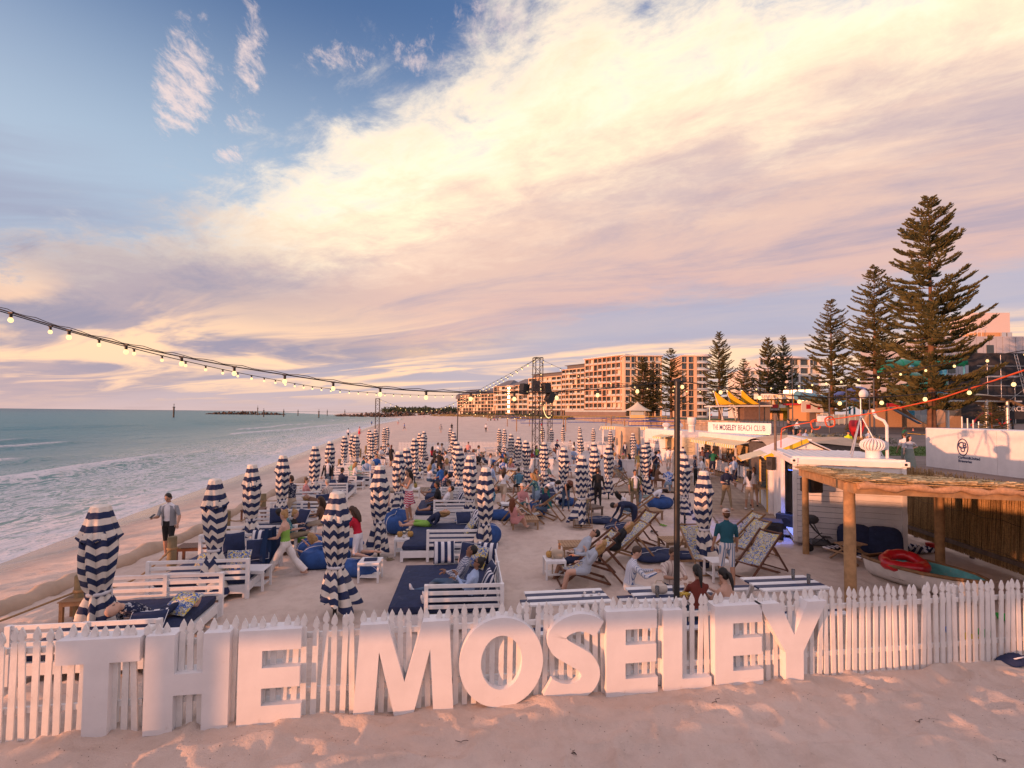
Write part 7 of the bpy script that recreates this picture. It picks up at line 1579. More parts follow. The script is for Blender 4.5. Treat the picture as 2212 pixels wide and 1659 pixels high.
K = {'white': cloth('white', (.72, .70, .72)), 'black': cloth('black', (.015, .015, .017)), 'navy': cloth('navy', (.014, .022, .06)), 'grey': cloth('grey', (.26, .27, .29)), 'lgrey': cloth('light_grey', (.38, .42, .48)), 'lblue': cloth('light_blue', (.33, .43, .62)), 'blue': cloth('blue', (.03, .13, .42)), 'teal': cloth('teal', (.012, .085, .12)), 'green': cloth('green', (.01, .13, .075)), 'lime': cloth('lime_green', (.22, .42, .07)), 'sage': cloth('sage', (.20, .25, .23)), 'olive': cloth('olive', (.09, .10, .05)), 'beige': cloth('beige', (.48, .38, .28)), 'khaki': cloth('khaki', (.27, .21, .13)), 'cream': cloth('cream', (.58, .50, .42)), 'red': cloth('red', (.50, .012, .035)), 'pink': cloth('pink', (.55, .25, .24)), 'rust': cloth('rust', (.16, .03, .02)), 'brown': cloth('brown', (.16, .085, .05)), 'denim': cloth('denim', (.075, .13, .21), .25), 'ldenim': cloth('light_denim', (.24, .34, .46), .2), 'dteal': cloth('teal_skirt', (.008, .15, .14)), 'orange': cloth('peach_shorts', (.60, .36, .20)), 'hivis': cloth('hi_vis', (.62, .80, .02)), 'wpants': cloth('white_linen', (.72, .66, .62)),
     'hawaii': cpat('hawaii', (.05, .15, .50), (.62, .64, .70), 12.), 'floralnavy': cpat('floral_navy', (.02, .025, .06), (.45, .45, .48), 22., .56), 'floralteal': cpat('floral_teal', (.02, .09, .16), (.20, .38, .30), 24., .52), 'vstripe': cpat('blue_stripe', (.66, .66, .70), (.12, .18, .34), 30., .75, 'vstripe'), 'cstripe': cpat('cream_stripe', (.58, .50, .44), (.36, .26, .24), 16., .75, 'vstripe'), 'hstripe': cpat('dark_stripe', (.02, .02, .03), (.45, .25, .22), 16., .7, 'hstripe'), 'sstripe': cpat('shorts_stripe', (.66, .62, .62), (.16, .24, .36), 17., .55, 'vstripe'), 'bstripe': cpat('blue_band', (.06, .16, .42), (.40, .50, .66), 9., .6, 'hstripe'), 'plaid': cpat('plaid', (.02, .05, .10), (.16, .36, .46), 16., .55, 'plaid'), 'zig': cpat('zigzag', (.45, .02, .08), (.66, .52, .52), 13., .5, 'zig'), 'gingham': cpat('gingham', (.04, .06, .14), (.55, .56, .6), 34., .5, 'plaid')}

def V3(*a): return Vector(a)
def rotx(v, d): return Matrix.Rotation(R(d), 3, 'X') @ v
def limb(side, flex, abd):                  # direction of a limb hanging down, swung forward by flex and outward by abd
    v = Matrix.Rotation(R(flex), 3, 'X') @ V3(0, 0, -1)
    return Matrix.Rotation(R(-abd*side), 3, 'Y') @ v
DEF = dict(lean=3, hipL=(4, 3), hipR=(-4, 3), kneeL=4, kneeR=4, armL=(8, 12, 15, 0), armR=(8, 12, 15, 0), head=(5, 0), twist=0, surf=None, female=False, loose=0., heavy=0.)
POSES = {
 'stand': {}, 'stand_f': dict(female=True), 'walk': dict(hipL=(24, 2), hipR=(-20, 2), kneeL=6, kneeR=22, armL=(-22, 10, 18, 0), armR=(24, 10, 28, 0), lean=5),
 'walk_f': dict(female=True, hipL=(30, 2), hipR=(-26, 2), kneeL=4, kneeR=16, armL=(20, 12, 60, 20), armR=(10, 14, 70, 20), lean=4, loose=.02), 'phone': dict(hipL=(10, 3), hipR=(-6, 3), armL=(10, 26, 40, -10), armR=(22, 8, 75, 10), head=(22, 0)),
 'phone_f': dict(female=True, hipL=(16, 2), hipR=(-8, 3), kneeL=22, armL=(30, 16, 95, 25), armR=(45, 6, 115, 25), head=(10, 18)), 'akimbo': dict(female=True, armL=(-18, 40, 85, 75), armR=(0, 18, 30, 0), head=(0, 40)), 'handhead': dict(armL=(150, 40, 120, 20), armR=(5, 14, 20, 0), head=(15, -20)),
 'reach_f': dict(female=True, lean=18, armL=(48, 6, 15, 0), armR=(52, 6, 10, 0), hipL=(6, 3), hipR=(-8, 3), head=(10, 0)), 'bend': dict(lean=88, armL=(12, 4, 20, 0), armR=(20, 4, 15, 0), hipL=(6, 5), hipR=(-2, 5), kneeL=10, kneeR=8, head=(20, 0)), 'bend_f': dict(female=True, lean=62, armL=(20, 6, 10, 0), armR=(24, 6, 12, 0), head=(25, 0)),
 'drink': dict(armR=(55, 10, 120, 25), armL=(5, 10, 20, 0)), 'carry': dict(armL=(10, 14, 85, 5), armR=(10, 14, 85, 5), hipL=(16, 2), hipR=(-10, 2), kneeR=14, head=(12, 0)), 'counter': dict(armR=(50, 28, 20, 0), armL=(20, 20, 40, 0), hipL=(-2, 12), kneeL=20, lean=8), 'photo': dict(armL=(70, 10, 110, 30), armR=(70, 10, 110, 30)), 'crossed': dict(armL=(35, 4, 105, 60), armR=(35, 4, 105, 60), head=(20, 0)),
 'recline': dict(surf=1, lean=-38, hipL=(78, 4), hipR=(70, 4), kneeL=55, kneeR=75, armL=(22, 16, 60, 30), armR=(25, 14, 70, 35), head=(-18, 0)), 'recline_f': dict(surf=1, female=True, lean=-32, hipL=(88, 2), hipR=(74, 2), kneeL=70, kneeR=65, armL=(40, 10, 125, 30), armR=(25, 12, 70, 30), head=(-20, 0)),
 'lounge': dict(surf=1, lean=-24, hipL=(86, 5), hipR=(96, 6), kneeL=4, kneeR=45, armL=(35, 8, 70, 30), armR=(30, 10, 60, 20), head=(-10, 0)), 'lounge_f': dict(surf=1, female=True, lean=-18, hipL=(88, 3), hipR=(92, 5), kneeL=6, kneeR=12, armL=(45, 8, 95, 30), armR=(35, 8, 80, 20), head=(-5, 0)), 'lieback': dict(surf=1, lean=-58, hipL=(92, 4), hipR=(100, 5), kneeL=8, kneeR=30, armL=(20, 16, 70, 40), armR=(10, 20, 40, 20), head=(-35, 0)),
 'bench': dict(surf=1, lean=12, hipL=(80, 8), hipR=(84, 8), kneeL=82, kneeR=86, armL=(45, 8, 60, 25), armR=(48, 8, 55, 25), head=(12, 0)), 'bench_f': dict(surf=1, female=True, lean=10, hipL=(82, 6), hipR=(82, 6), kneeL=84, kneeR=84, armL=(42, 6, 60, 20), armR=(42, 6, 65, 20), head=(8, 0)), 'sit': dict(surf=1, lean=8, hipL=(80, 6), hipR=(80, 6), kneeL=70, kneeR=78, armL=(20, 8, 50, 25), armR=(24, 8, 50, 25), head=(4, 0)), 'sit_f': dict(surf=1, female=True, lean=6, hipL=(80, 4), hipR=(80, 4), kneeL=72, kneeR=76, armL=(22, 8, 60, 25), armR=(24, 8, 70, 25)),
 'ground': dict(surf=1, lean=-8, hipL=(100, 6), hipR=(112, 8), kneeL=60, kneeR=90, armL=(30, 10, 50, 20), armR=(40, 10, 50, 20)), 'kneel_f': dict(female=True, lean=14, hipL=(4, 5), hipR=(-2, 5), kneeL=86, kneeR=92, armL=(25, 8, 80, 20), armR=(20, 8, 80, 20), head=(15, 0)), 'prone_f': dict(surf=1, female=True, lean=64, hipL=(-84, 5), hipR=(-86, 5), kneeL=5, kneeR=8, armL=(35, 12, 75, 0), armR=(40, 12, 100, 0), head=(-45, 0)), 'jump': dict(hipL=(22, 8), hipR=(-16, 6), kneeR=30, armL=(60, 40, 30, 0), armR=(30, 30, 40, 0))}
BODY = {}
def ring_loft(rings):                        # rings: (centre, xdir, ydir, rx, ry)
    n = 12; vs = [c+xd*(math.cos(2*math.pi*j/n)*rx)+yd*(math.sin(2*math.pi*j/n)*ry) for c, xd, yd, rx, ry in rings for j in range(n)]
    fs = [(i*n+j, i*n+(j+1) % n, (i+1)*n+(j+1) % n, (i+1)*n+j) for i in range(len(rings)-1) for j in range(n)]
    return vs, fs+[tuple(range(n))[::-1], tuple(range((len(rings)-1)*n, len(rings)*n))]
def body(pose):
    if pose in BODY: return BODY[pose]
    q = dict(DEF); q.update(POSES[pose]); F = q['female']; hv = q['heavy']
    X = V3(1, 0, 0); up = rotx(V3(0, 0, 1), -q['lean']); fw = rotx(V3(0, 1, 0), -q['lean']); pel = V3(0, 0, 0)
    prone = pose == 'prone_f'
    b = MB(); segs = []                      # segs: (a, b, ra, rb, slot)
    sw, hw_, wa = (.150, .162, .118) if F else (.178, .158, .140)
    up0 = (up+V3(0, 0, 1)).normalized() if abs(q['lean']) < 100 else up; fw0 = up0.cross(X)*-1
    fw0 = V3(0, up0.z, -up0.y); up1 = up; fw1 = V3(0, up1.z, -up1.y)
    S1 = pel+up0*.12; tp = lambda s: pel+up0*min(s, .12)+up1*max(0, s-.12)
    T = [(-.10, hw_*.86, .105), (-.04, hw_, .118), (.04, hw_*.98, .115), (.13, wa, .098), (.24, sw*.86, .112), (.34, sw*.98, .115), (.42, sw*1.03, .098), (.475, sw*.75, .078), (.50, .075, .066)]
    b.add(*ring_loft([(tp(s), X, fw0 if s < .12 else fw1, rx*(1+hv), ry*(1+hv*1.5)) for s, rx, ry in T]))
    if F:
        for s_ in (-1, 1): b.blob(tp(.33)+X*s_*.065+fw1*.085, (.06, .055, .06), 8)
    nk = tp(.49); hd = rotx(up1, -q['head'][0]) if False else Matrix.Rotation(R(-q['head'][0]), 3, 'X') @ up1
    hdy = Matrix.Rotation(R(q['head'][1]), 3, hd); hx = hdy @ X; hy = hdy @ V3(0, hd.z, -hd.y); hz = hd
    hc = nk+up1*.07+hd*.115; HM = Matrix((hx, hy, hz)).transposed()
    b.tube([nk-up1*.04, nk+up1*.08], [.062, .055] if not F else [.052, .046], 10)
    b.blob(hc+hz*.015, (.074, .094, .105), 14, M=HM); b.blob(hc+hy*.028-hz*.058, (.056, .062, .062), 12, M=HM); b.blob(hc+hy*.098-hz*.008, (.014, .02, .022), 6, M=HM)
    for s_ in (-1, 1): b.blob(hc+hx*s_*.076-hy*.005-hz*.005, (.012, .02, .03), 6, M=HM)
    segs += [(hc-hz*.1, hc+hz*.08, .09, .09, 0), (nk-up1*.0, nk+up1*.09, .055, .055, 0), (tp(-.08), tp(.0), .16, .16, 4), (tp(.03), tp(.30), .15, .16, 3), (tp(.36), tp(.44), .17, .17, 10)]
    hands = []; feet = []
    for sd, key, kk in ((-1, 'armL', 'L'), (1, 'armR', 'R')):
        fl, ab, el, inn = q[key]; sh = tp(.425)+X*sd*(sw*1.0); ud = limb(sd, fl, ab); e = sh+ud*.285
        ax = Matrix.Rotation(R(-inn*sd*-1), 3, ud)
        fdv = Matrix.Rotation(R(fl+el), 3, 'X') @ V3(0, 0, -1); fdv = Matrix.Rotation(R(-ab*sd*.5), 3, 'Y') @ fdv; fdv = Matrix.Rotation(R(inn*sd), 3, 'Z') @ fdv
        w = e+fdv*.25; k = .86 if F else 1.
        b.tube([sh-ud*.02+V3(0, 0, .0), sh+ud*.06, sh+ud*.15, e], [.056*k, .058*k, .052*k, .042*k], 9); b.tube([e, e+fdv*.08, w], [.042*k, .043*k, .028*k], 9); b.blob(e, .042*k, 8)
        pm = w+fdv*.055; sdv = fdv.cross(V3(0, 0, 1)); sdv = sdv.normalized() if sdv.length > .1 else X
        b.blob(pm, (.040, .020, .055), 8, M=Matrix((sdv, sdv.cross(fdv), fdv)).transposed()); hands.append((w, fdv, sdv, sd))
        segs += [(sh, e-ud*.04, .055*k, .045*k, 1), (e+fdv*.01, w, .044*k, .03*k, 2), (w+fdv*.03, w+fdv*.12, .035, .035, 0)]
    for sd, hk, kk in ((-1, 'hipL', 'kneeL'), (1, 'hipR', 'kneeR')):
        fl, ab = q[hk]; kn = q[kk]; h0 = tp(-.05)+X*sd*.085; td = limb(sd, fl, ab); kp = h0+td*.43; sdn = limb(sd, fl-kn, ab*.6); ank = kp+sdn*.41; lo = q['loose']; k = 1.03 if F else 1.
        b.tube([h0-td*.02, h0+td*.1, h0+td*.25, kp], [.088*k, .088*k, .074*k+lo, .056+lo], 10); b.blob(kp, .055+lo, 8); b.tube([kp, kp+sdn*.12, kp+sdn*.28, ank], [.055+lo, .056+lo*1.4, .044+lo*2, .034+lo*2.6], 10)
        fd = V3(0, 1, 0) if q['surf'] is None else (rotx(sdn, 82)); 
        if pose == 'kneel_f': fd = V3(0, -1, -.1).normalized()
        if prone: fd = sdn
        fx = Matrix((X, fd, X.cross(fd))).transposed(); b.blob(ank+fd*.055+sdn*.045, (.042, .118, .034), 10, M=fx); feet.append(ank+sdn*.08)
        mid = h0+td*.22; segs += [(h0, mid, .09, .08, 4), (mid+td*.03, kp, .075, .06, 9), (kp+sdn*.04, ank-sdn*.02, .056, .036, 5), (ank+sdn*.04-fd*.03, ank+sdn*.04+fd*.15, .045, .04, 6)]
    me0 = b.mesh('tmp'); ob = bpy.data.objects.new('tmp', me0); COL.objects.link(ob)
    m = ob.modifiers.new('r', 'REMESH'); m.mode = 'VOXEL'; m.voxel_size = .0185; m = ob.modifiers.new('s', 'SMOOTH'); m.iterations = 3; m.factor = .5
    dg = bpy.context.evaluated_depsgraph_get(); me = bpy.data.meshes.new_from_object(ob.evaluated_get(dg)); bpy.data.objects.remove(ob); bpy.data.meshes.remove(me0)
    n = len(me.polygons); c = np.zeros(n*3); me.polygons.foreach_get('center', c); c = c.reshape(-1, 3); best = np.full(n, 1e9); slot = np.zeros(n, dtype=np.int32)
    for a, d, ra, rb, s in segs:
        a_, d_ = np.array(a), np.array(d); v = d_-a_; t = np.clip((c-a_)@v/(v@v), 0, 1); dist = np.linalg.norm(c-a_-t[:, None]*v, axis=1)/(ra+(rb-ra)*t); k = dist < best; best[k] = dist[k]; slot[k] = s
    vs = np.zeros(len(me.vertices)*3); me.vertices.foreach_get('co', vs); fl_ = me.polygons
    loops = np.zeros(len(me.loops), dtype=np.int32); me.loops.foreach_get('vertex_index', loops); ls = np.zeros(n, dtype=np.int32); me.polygons.foreach_get('loop_start', ls); lt = np.zeros(n, dtype=np.int32); me.polygons.foreach_get('loop_total', lt)
    D = MB(); D.v = [tuple(x) for x in vs.reshape(-1, 3)]; D.f = [list(map(int, loops[s:s+t])) for s, t in zip(ls, lt)]; D.m = [int(x) for x in slot]; D.sm = [True]*n; bpy.data.meshes.remove(me)
    for w, fdv, sdv, sd in hands:            # four fingers of unequal length, a thumb from the side of the palm
        nrm = sdv.cross(fdv); cur = nrm*(-.5 if nrm.z > 0 else .5)
        for i, (o_, L) in enumerate(((-.027, .062), (-.009, .072), (.009, .068), (.027, .052))):
            p0 = w+fdv*.092+sdv*o_; p1 = p0+(fdv+cur*.5).normalized()*L*.55; p2 = p1+(fdv+cur*1.6).normalized()*L*.5; D.tube([p0, p1, p2], [.0095, .0088, .007], 5, mi=0)
        p0 = w+fdv*.045-sdv*sd*.034; p1 = p0+(fdv*.7-sdv*sd*.7+cur*.3).normalized()*.035; D.tube([p0, p1, p1+(fdv+cur*.7).normalized()*.028], [.012, .0105, .008], 5, mi=0)
    for s_ in (-1, 1): D.blob(hc+hx*s_*.032+hy*.084+hz*.006, (.012, .008, .007), 6, mi=7, M=HM); D.blob(hc+hx*s_*.034+hy*.088+hz*.026, (.018, .006, .004), 6, mi=7, M=HM)
    D.blob(hc+hy*.088-hz*.058, (.024, .007, .007), 6, mi=8, M=HM)
    if q['surf'] is None: z0 = min(min(f.z for f in feet)-.01, 9); z0 = min(v[2] for v in D.v[:len(vs)//3])
    elif prone: z0 = min(v[2] for v in D.v[:len(vs)//3])
    else: z0 = (pel-V3(0, 0, 1)*.135).z
    off = V3(0, 0, -z0); D.v = [(v[0], v[1], v[2]+off.z) for v in D.v]
    for i in range(11): pass
    me = D.mesh('person_'+pose, [SKINS[0]]*11)
    info = dict(me=me, hc=hc+off, HM=HM, tp=lambda s: tp(s)+off, fw0=fw0, fw1=fw1, up=up1, top=hc+off+hz*.125, hands=[(w+off+fdv*.09, fdv) for w, fdv, sdv, sd in hands], F=F, pel=pel+off, sw=sw)
    BODY[pose] = info
    return info
HM_ = {}
def hair_mesh(style):
    if style in HM_: return HM_[style]
    b = MB()
    if style in ('short', 'long', 'pony', 'bun', 'wavy'): b.blob((0, -.016, .034), (.082, .093, .103), 14); b.blob((0, -.045, -.02), (.074, .06, .075), 10)
    if style == 'crop': b.blob((0, -.012, .028), (.079, .096, .099), 14)
    if style == 'bob': b.blob((0, -.018, .02), (.098, .098, .115), 14); [b.blob((s*.07, .0, -.06), (.035, .06, .08), 8) for s in (-1, 1)]
    if style == 'long': b.tube([(0, -.05, .03), (0, -.085, -.1), (0, -.085, -.24), (0, -.075, -.38)], [.085, .085, .075, .03], 9, sx=1.15); [b.tube([(s*.06, -.02, 0), (s*.075, -.015, -.12), (s*.07, -.03, -.24)], [.04, .04, .015], 7) for s in (-1, 1)]
    if style == 'wavy': b.tube([(0, -.04, .02), (.01, -.07, -.08), (-.01, -.07, -.2), (0, -.06, -.28)], [.09, .105, .1, .05], 10); [b.tube([(s*.07, 0, .02), (s*.085, .01, -.08), (s*.08, .0, -.18)], [.035, .045, .02], 7) for s in (-1, 1)]
    if style == 'pony': b.tube([(0, -.09, .04), (0, -.14, .0), (0, -.15, -.12), (0, -.13, -.28)], [.03, .04, .035, .012], 8)
    if style == 'bun': b.blob((0, -.07, .105), .045, 8)
    if style in ('cap', 'capback'):
        b.lathe([(.088, .03), (.088, .06), (.078, .10), (.05, .128), (.005, .138)], 16, fy=1.15); s = 1 if style == 'cap' else -1; b.box((0, s*.13, .038), (.13, .09, .012), bev=.004)
    if style == 'hat': b.lathe([(.17, .055), (.172, .06), (.09, .07), (.085, .13), (.06, .15), (.005, .152)], 20, fy=1.08)
    if style == 'santa': b.lathe([(.09, .05), (.088, .10), (.06, .16), (.02, .2), (.005, .21)], 14, fy=1.1); b.lathe([(.095, .03), (.104, .05), (.095, .075)], 14, fy=1.1, mi=1); b.blob((.06, -.05, .14), .03, 8, mi=1)
    HM_[style] = b
    return b
HMESH = {}
NAMES = {'cap': 'cap', 'capback': 'cap', 'hat': 'sun_hat', 'santa': 'santa_hat'}
def skirt_mesh(inf, m, s0, length, r1, name):
    c = inf['tp'](s0); b = MB(); n = 22; rows = 7
    for i in range(rows):
        t = i/(rows-1)
        for j in range(n): a = 2*math.pi*j/n; fx = 1+.05*math.sin(a*6+t)*t; rx = (.155+(r1-.155)*t)*fx; b.v.append((c.x+math.cos(a)*rx, c.y+math.sin(a)*rx*(.78+.15*t), c.z-length*t))
    for i in range(rows-1):
        for j in range(n): b.f.append([i*n+j, (i+1)*n+j, (i+1)*n+(j+1) % n, i*n+(j+1) % n]); b.m.append(0); b.sm.append(True)
    return b.mesh(name, m)
def jacket_mesh(inf, m):
    b = MB(); n = 16; rows = [(-.08, .185, .14), (.05, .18, .135), (.2, .18, .132), (.34, .19, .13), (.43, .17, .105), (.47, .11, .085)]
    for s, rx, ry in rows:
        c = inf['tp'](s); fw = inf['fw0'] if s < .12 else inf['fw1']
        for j in range(n): a = R(118)+R(304)*j/(n-1); b.v.append(c+V3(1, 0, 0)*(math.cos(a)*rx)+fw*(math.sin(a)*ry))
    for i in range(len(rows)-1):
        for j in range(n-1): b.f.append([i*n+j, i*n+j+1, (i+1)*n+j+1, (i+1)*n+j]); b.m.append(0); b.sm.append(True)
    return b.mesh('open_shirt', m)
PEOPLE = []
def person(label, pose, vx, vy, face, g=0., h=1.72, skin=0, top='white', bot='navy', hair='brown', style='short', sleeve='short', leg='short', shoe=None, strap=False, skirt=None, jacket=None, glasses=False, mask=False, hatc=None, xy=None, group='people at the beach club', hatm=None):
    inf = body(pose); s = h/1.75; rz = -R(face); t = inf['top']*s; Rz = Matrix.Rotation(rz, 3, 'Z'); tw = Rz @ t
    if xy is None: x, y = P(vx, vy, tw.z+g); x -= tw.x; y -= tw.y
    else: x, y = xy
    if xy is None and g == 0 and POSES[pose].get('surf') is None:
        zg = gz(x, y); x, y = P(vx, vy, tw.z+zg); x -= tw.x; y -= tw.y; g = zg
    o = put(inf['me'], 'person', None, (x, y, g), rz, scale=(s, s, s)); tag(o, label, 'person', group)
    sk = SKINS[skin]; tm, bm = K[top], K[bot]; sm = K[shoe] if shoe else sk
    mm = {0: sk, 1: tm if sleeve in ('short', 'long') else sk, 2: tm if sleeve == 'long' else sk, 3: tm, 4: bm, 9: bm if leg in ('long', 'short') else sk, 5: bm if leg == 'long' else sk, 6: sm, 7: EYE, 8: LIP, 10: sk if strap else tm}
    if jacket and sleeve != 'none': mm[1] = K[jacket]; mm[2] = K[jacket] if sleeve == 'long' else sk
    for i in range(11): o.material_slots[i].link = 'OBJECT'; o.material_slots[i].material = mm[i]
    def headkid(b_or_me, name): 
        k = bpy.data.objects.new(name, b_or_me); COL.objects.link(k); k.parent = o; k.matrix_local = Matrix.Translation(inf['hc']) @ inf['HM'].to_4x4(); return k
    if style not in ('bald',):
        st = [style] if style not in NAMES else [style, 'short' if not inf['F'] else 'long']
        for z in st:
            if z in NAMES: mats = [K[hatc] if hatc else (REDV if z == 'santa' else K['navy']), K['white']]
            else: mats = [HAIRC[hair]]
            key = (z, mats[0].name)
            if key not in HMESH: HMESH[key] = hair_mesh(z).mesh(NAMES.get(z, 'hair'), mats)
            headkid(HMESH[key], NAMES.get(z, 'hair'))
    if glasses:
        if 'gl' not in HMESH: q = MB(); [q.blob((s_*.034, .092, .008), (.026, .012, .019), 8) for s_ in (-1, 1)]; [q.tube([(s_*.058, .085, .012), (s_*.08, 0, .01)], .004, 4) for s_ in (-1, 1)]; HMESH['gl'] = q.mesh('sunglasses', SUNG)
        headkid(HMESH['gl'], 'sunglasses')
    if mask:
        if 'mk' not in HMESH: HMESH['mk'] = MB().blob((0, .062, -.045), (.062, .045, .045), 10).mesh('face_mask', K['black'])
        headkid(HMESH['mk'], 'face_mask')
    if skirt:
        mname, s0, ln, r1 = skirt; put(skirt_mesh(inf, K[mname], s0, ln, r1, 'skirt'), 'skirt', o)
    if jacket: put(jacket_mesh(inf, K[jacket]), 'open_shirt', o)
    o['hand'] = [list(Vector((x, y, g))+Rz @ (hh[0]*s)) for hh in inf['hands']]
    PEOPLE.append(o)
    return o
Q = person
# ---- standing
man1 = Q('man in open grey shirt and black shorts walking along the seaward rope with a phone', 'phone', 361, 1067, 175, h=1.80, skin=1, top='white', bot='black', hair='black', jacket='grey')
w_white = Q('woman in green top and wide white trousers striding across the sand', 'walk_f', 612, 1102, -95, h=1.70, skin=0, top='lime', bot='wpants', hair='blonde', style='bun', sleeve='none', leg='long', strap=True)
Q('man in dark patterned shirt walking towards the sea with a drink', 'carry', 627, 1027, -80, h=1.80, skin=0, top='floralnavy', bot='beige', hair='brown', glasses=True)
Q('man in black puffer jacket over white tee facing the camera', 'stand', 709, 989, 178, h=1.76, skin=3, top='white', bot='denim', hair='grey', sleeve='long', leg='long', jacket='black', glasses=True)
w_zig = Q('woman in white tube top and red zigzag skirt standing on a daybed with phone', 'phone_f', 880, 1013, -125, g=.47, h=1.70, skin=1, top='white', bot='zig', hair='black', style='long', sleeve='none', strap=True, skirt=('zig', .06, .42, .19))
Q('man in sage shirt whose head is hidden behind a striped umbrella', 'stand', 826, 1026, 180, h=1.80, skin=0, top='sage', bot='black', hair='brown', shoe='black')
Q('woman in black jumper and black shorts walking away between daybeds', 'walk_f', 846, 961, 5, h=1.68, skin=1, top='black', bot='black', hair='red', style='pony', sleeve='long')
Q('man all in black with one hand on his head', 'handhead', 951, 973, 10, h=1.76, skin=1, top='black', bot='black', hair='black', leg='long', shoe='black')
Q('woman with long dark hair in white tee and beige shorts, seen from behind', 'walk_f', 1089, 1010, 15, h=1.66, skin=0, top='white', bot='beige', hair='brown', style='long', shoe='white')
Q('blonde woman in blue floral top leaning towards the seated group', 'reach_f', 1147, 1022, -80, h=1.68, skin=0, top='floralteal', bot='ldenim', hair='blonde', style='wavy')
Q('woman in white crop top and sunglasses with hand on hip', 'akimbo', 1159, 1012, 175, h=1.70, skin=1, top='white', bot='ldenim', hair='brown', style='long', sleeve='none', strap=True, glasses=True)
Q('woman in white jumper and long teal skirt bending over a deckchair', 'bend_f', 1212, 1042, 95, h=1.66, skin=0, top='white', bot='dteal', hair='black', style='bob', sleeve='long', skirt=('dteal', .10, .86, .30))
Q('woman in black top with reddish hair leaning over the bench table', 'bend_f', 1236, 1046, 165, h=1.64, skin=3, top='black', bot='denim', hair='red', style='long', sleeve='none', leg='long')
Q('person in black trousers standing behind a striped umbrella', 'stand', 1292, 1010, 15, h=1.70, skin=0, top='black', bot='black', hair='brown', sleeve='long', leg='long')
Q('man in navy tracksuit bent double over a beanbag', 'bend', 1318, 1094, -92, h=1.78, skin=3, top='navy', bot='navy', hair='black', style='crop', sleeve='long', leg='long')
Q('father in white tee and khaki shorts looking down at his daughter', 'stand', 1372, 1014, 178, h=1.76, skin=3, top='white', bot='khaki', hair='black', style='crop', jacket='olive', sleeve='short')
Q('girl in blue and white patterned jumper and pale jeans', 'stand_f', 1379, 1027, -100, h=1.50, skin=3, top='floralnavy', bot='ldenim', hair='black', style='pony', sleeve='long', leg='long', group='children at the beach club')
man_mask = Q('masked man in navy tee carrying two cocktails along the boardwalk', 'carry', 1571, 1008, 175, g=.08, h=1.80, skin=0, top='navy', bot='khaki', hair='grey', style='crop', leg='long', mask=True)
Q('woman with a long braid in white tee and peach shorts at the kiosk counter', 'stand_f', 1628, 1009, 12, g=.08, h=1.68, skin=0, top='white', bot='orange', hair='brown', style='pony', shoe='black')
Q('person in straw hat half hidden behind the braided woman', 'stand_f', 1617, 1014, 8, g=.08, h=1.66, skin=1, top='white', bot='beige', hair='black', style='hat', hatc='khaki', shoe='white')
Q('woman in black floral jumpsuit taking a photo at the bar', 'photo', 1601, 979, 10, h=1.70, skin=0, top='floralnavy', bot='floralnavy', hair='black', style='long', sleeve='none', leg='long', shoe='black')
Q('man in green tee and navy shorts leaning on the bar', 'counter', 1541, 970, 40, h=1.80, skin=0, top='green', bot='navy', hair='brown', style='crop', shoe='white')
Q('masked man in dark striped polo at the bar', 'stand', 1518, 965, 60, h=1.80, skin=1, top='hstripe', bot='black', hair='black', leg='long', mask=True)
Q('grey haired man in white tee drinking by the bar', 'drink', 1514, 985, -70, h=1.78, skin=0, top='white', bot='denim', hair='grey', style='crop', leg='long')
Q('man in grey cap and floral shirt by the bar', 'stand', 1500, 983, -60, h=1.76, skin=0, top='floralnavy', bot='black', style='cap', hatc='grey', leg='long')
Q('man in navy tee and cap looking down near the slogan wall', 'crossed', 1417, 975, 178, h=1.80, skin=1, top='navy', bot='denim', style='cap', hatc='black', leg='long')
Q('man shading his eyes behind the navy tee man', 'handhead', 1424, 972, 80, h=1.76, skin=1, top='lblue', bot='navy', style='cap', hatc='navy')
Q('woman in straw hat and white tee ordering at the slogan container hatch', 'photo', 1444, 965, 20, h=1.66, skin=1, top='white', bot='cream', hair='black', style='hat', hatc='khaki', shoe='white')
Q('man in cream shirt waiting at the slogan container hatch', 'stand', 1457, 965, 10, h=1.78, skin=1, top='cream', bot='cream', hair='brown', leg='long')
Q('person in navy cap beside the menu door', 'stand', 1475, 965, 20, h=1.72, skin=0, top='navy', bot='black', style='cap', leg='long')
Q('man in olive jacket at the end of the long booth', 'stand', 1381, 973, 20, h=1.76, skin=1, top='olive', bot='khaki', hair='brown', sleeve='long', leg='long')
Q('boy in navy jacket over white tee at the music desk', 'stand', 1350, 955, 178, h=1.48, skin=2, top='white', bot='navy', hair='black', jacket='navy', sleeve='long', group='children at the beach club')
Q('woman in blue banded top at the pavilion', 'stand_f', 1379, 951, 10, h=1.68, skin=0, top='bstripe', bot='denim', hair='blonde', style='long', leg='long')
teal = Q('man in teal tee, striped shorts and backwards cap standing by the picnic tables', 'stand', 1568, 1098, 8, h=1.80, skin=1, top='teal', bot='sstripe', hair='brown', style='capback', hatc='grey')
Q('man in navy tee wearing a red santa hat', 'counter', 1204, 951, 150, h=1.78, skin=0, top='navy', bot='denim', style='santa', leg='long')
Q('man in pale grey tee standing by the picnic table', 'stand', 1061, 979, 90, h=1.78, skin=0, top='lgrey', bot='navy', hair='brown', style='crop')
Q('woman in pale blue shirt raising a hand to her head', 'handhead', 1066, 1001, 60, h=1.64, skin=3, top='lblue', bot='lblue', hair='black', style='short', sleeve='long')
Q('man in white tee with tattooed arms seen from behind on the promenade', 'stand', 1953, 935, 10, g=PROM_Z, h=1.80, skin=1, top='white', bot='sage', hair='brown', style='crop', shoe='black')
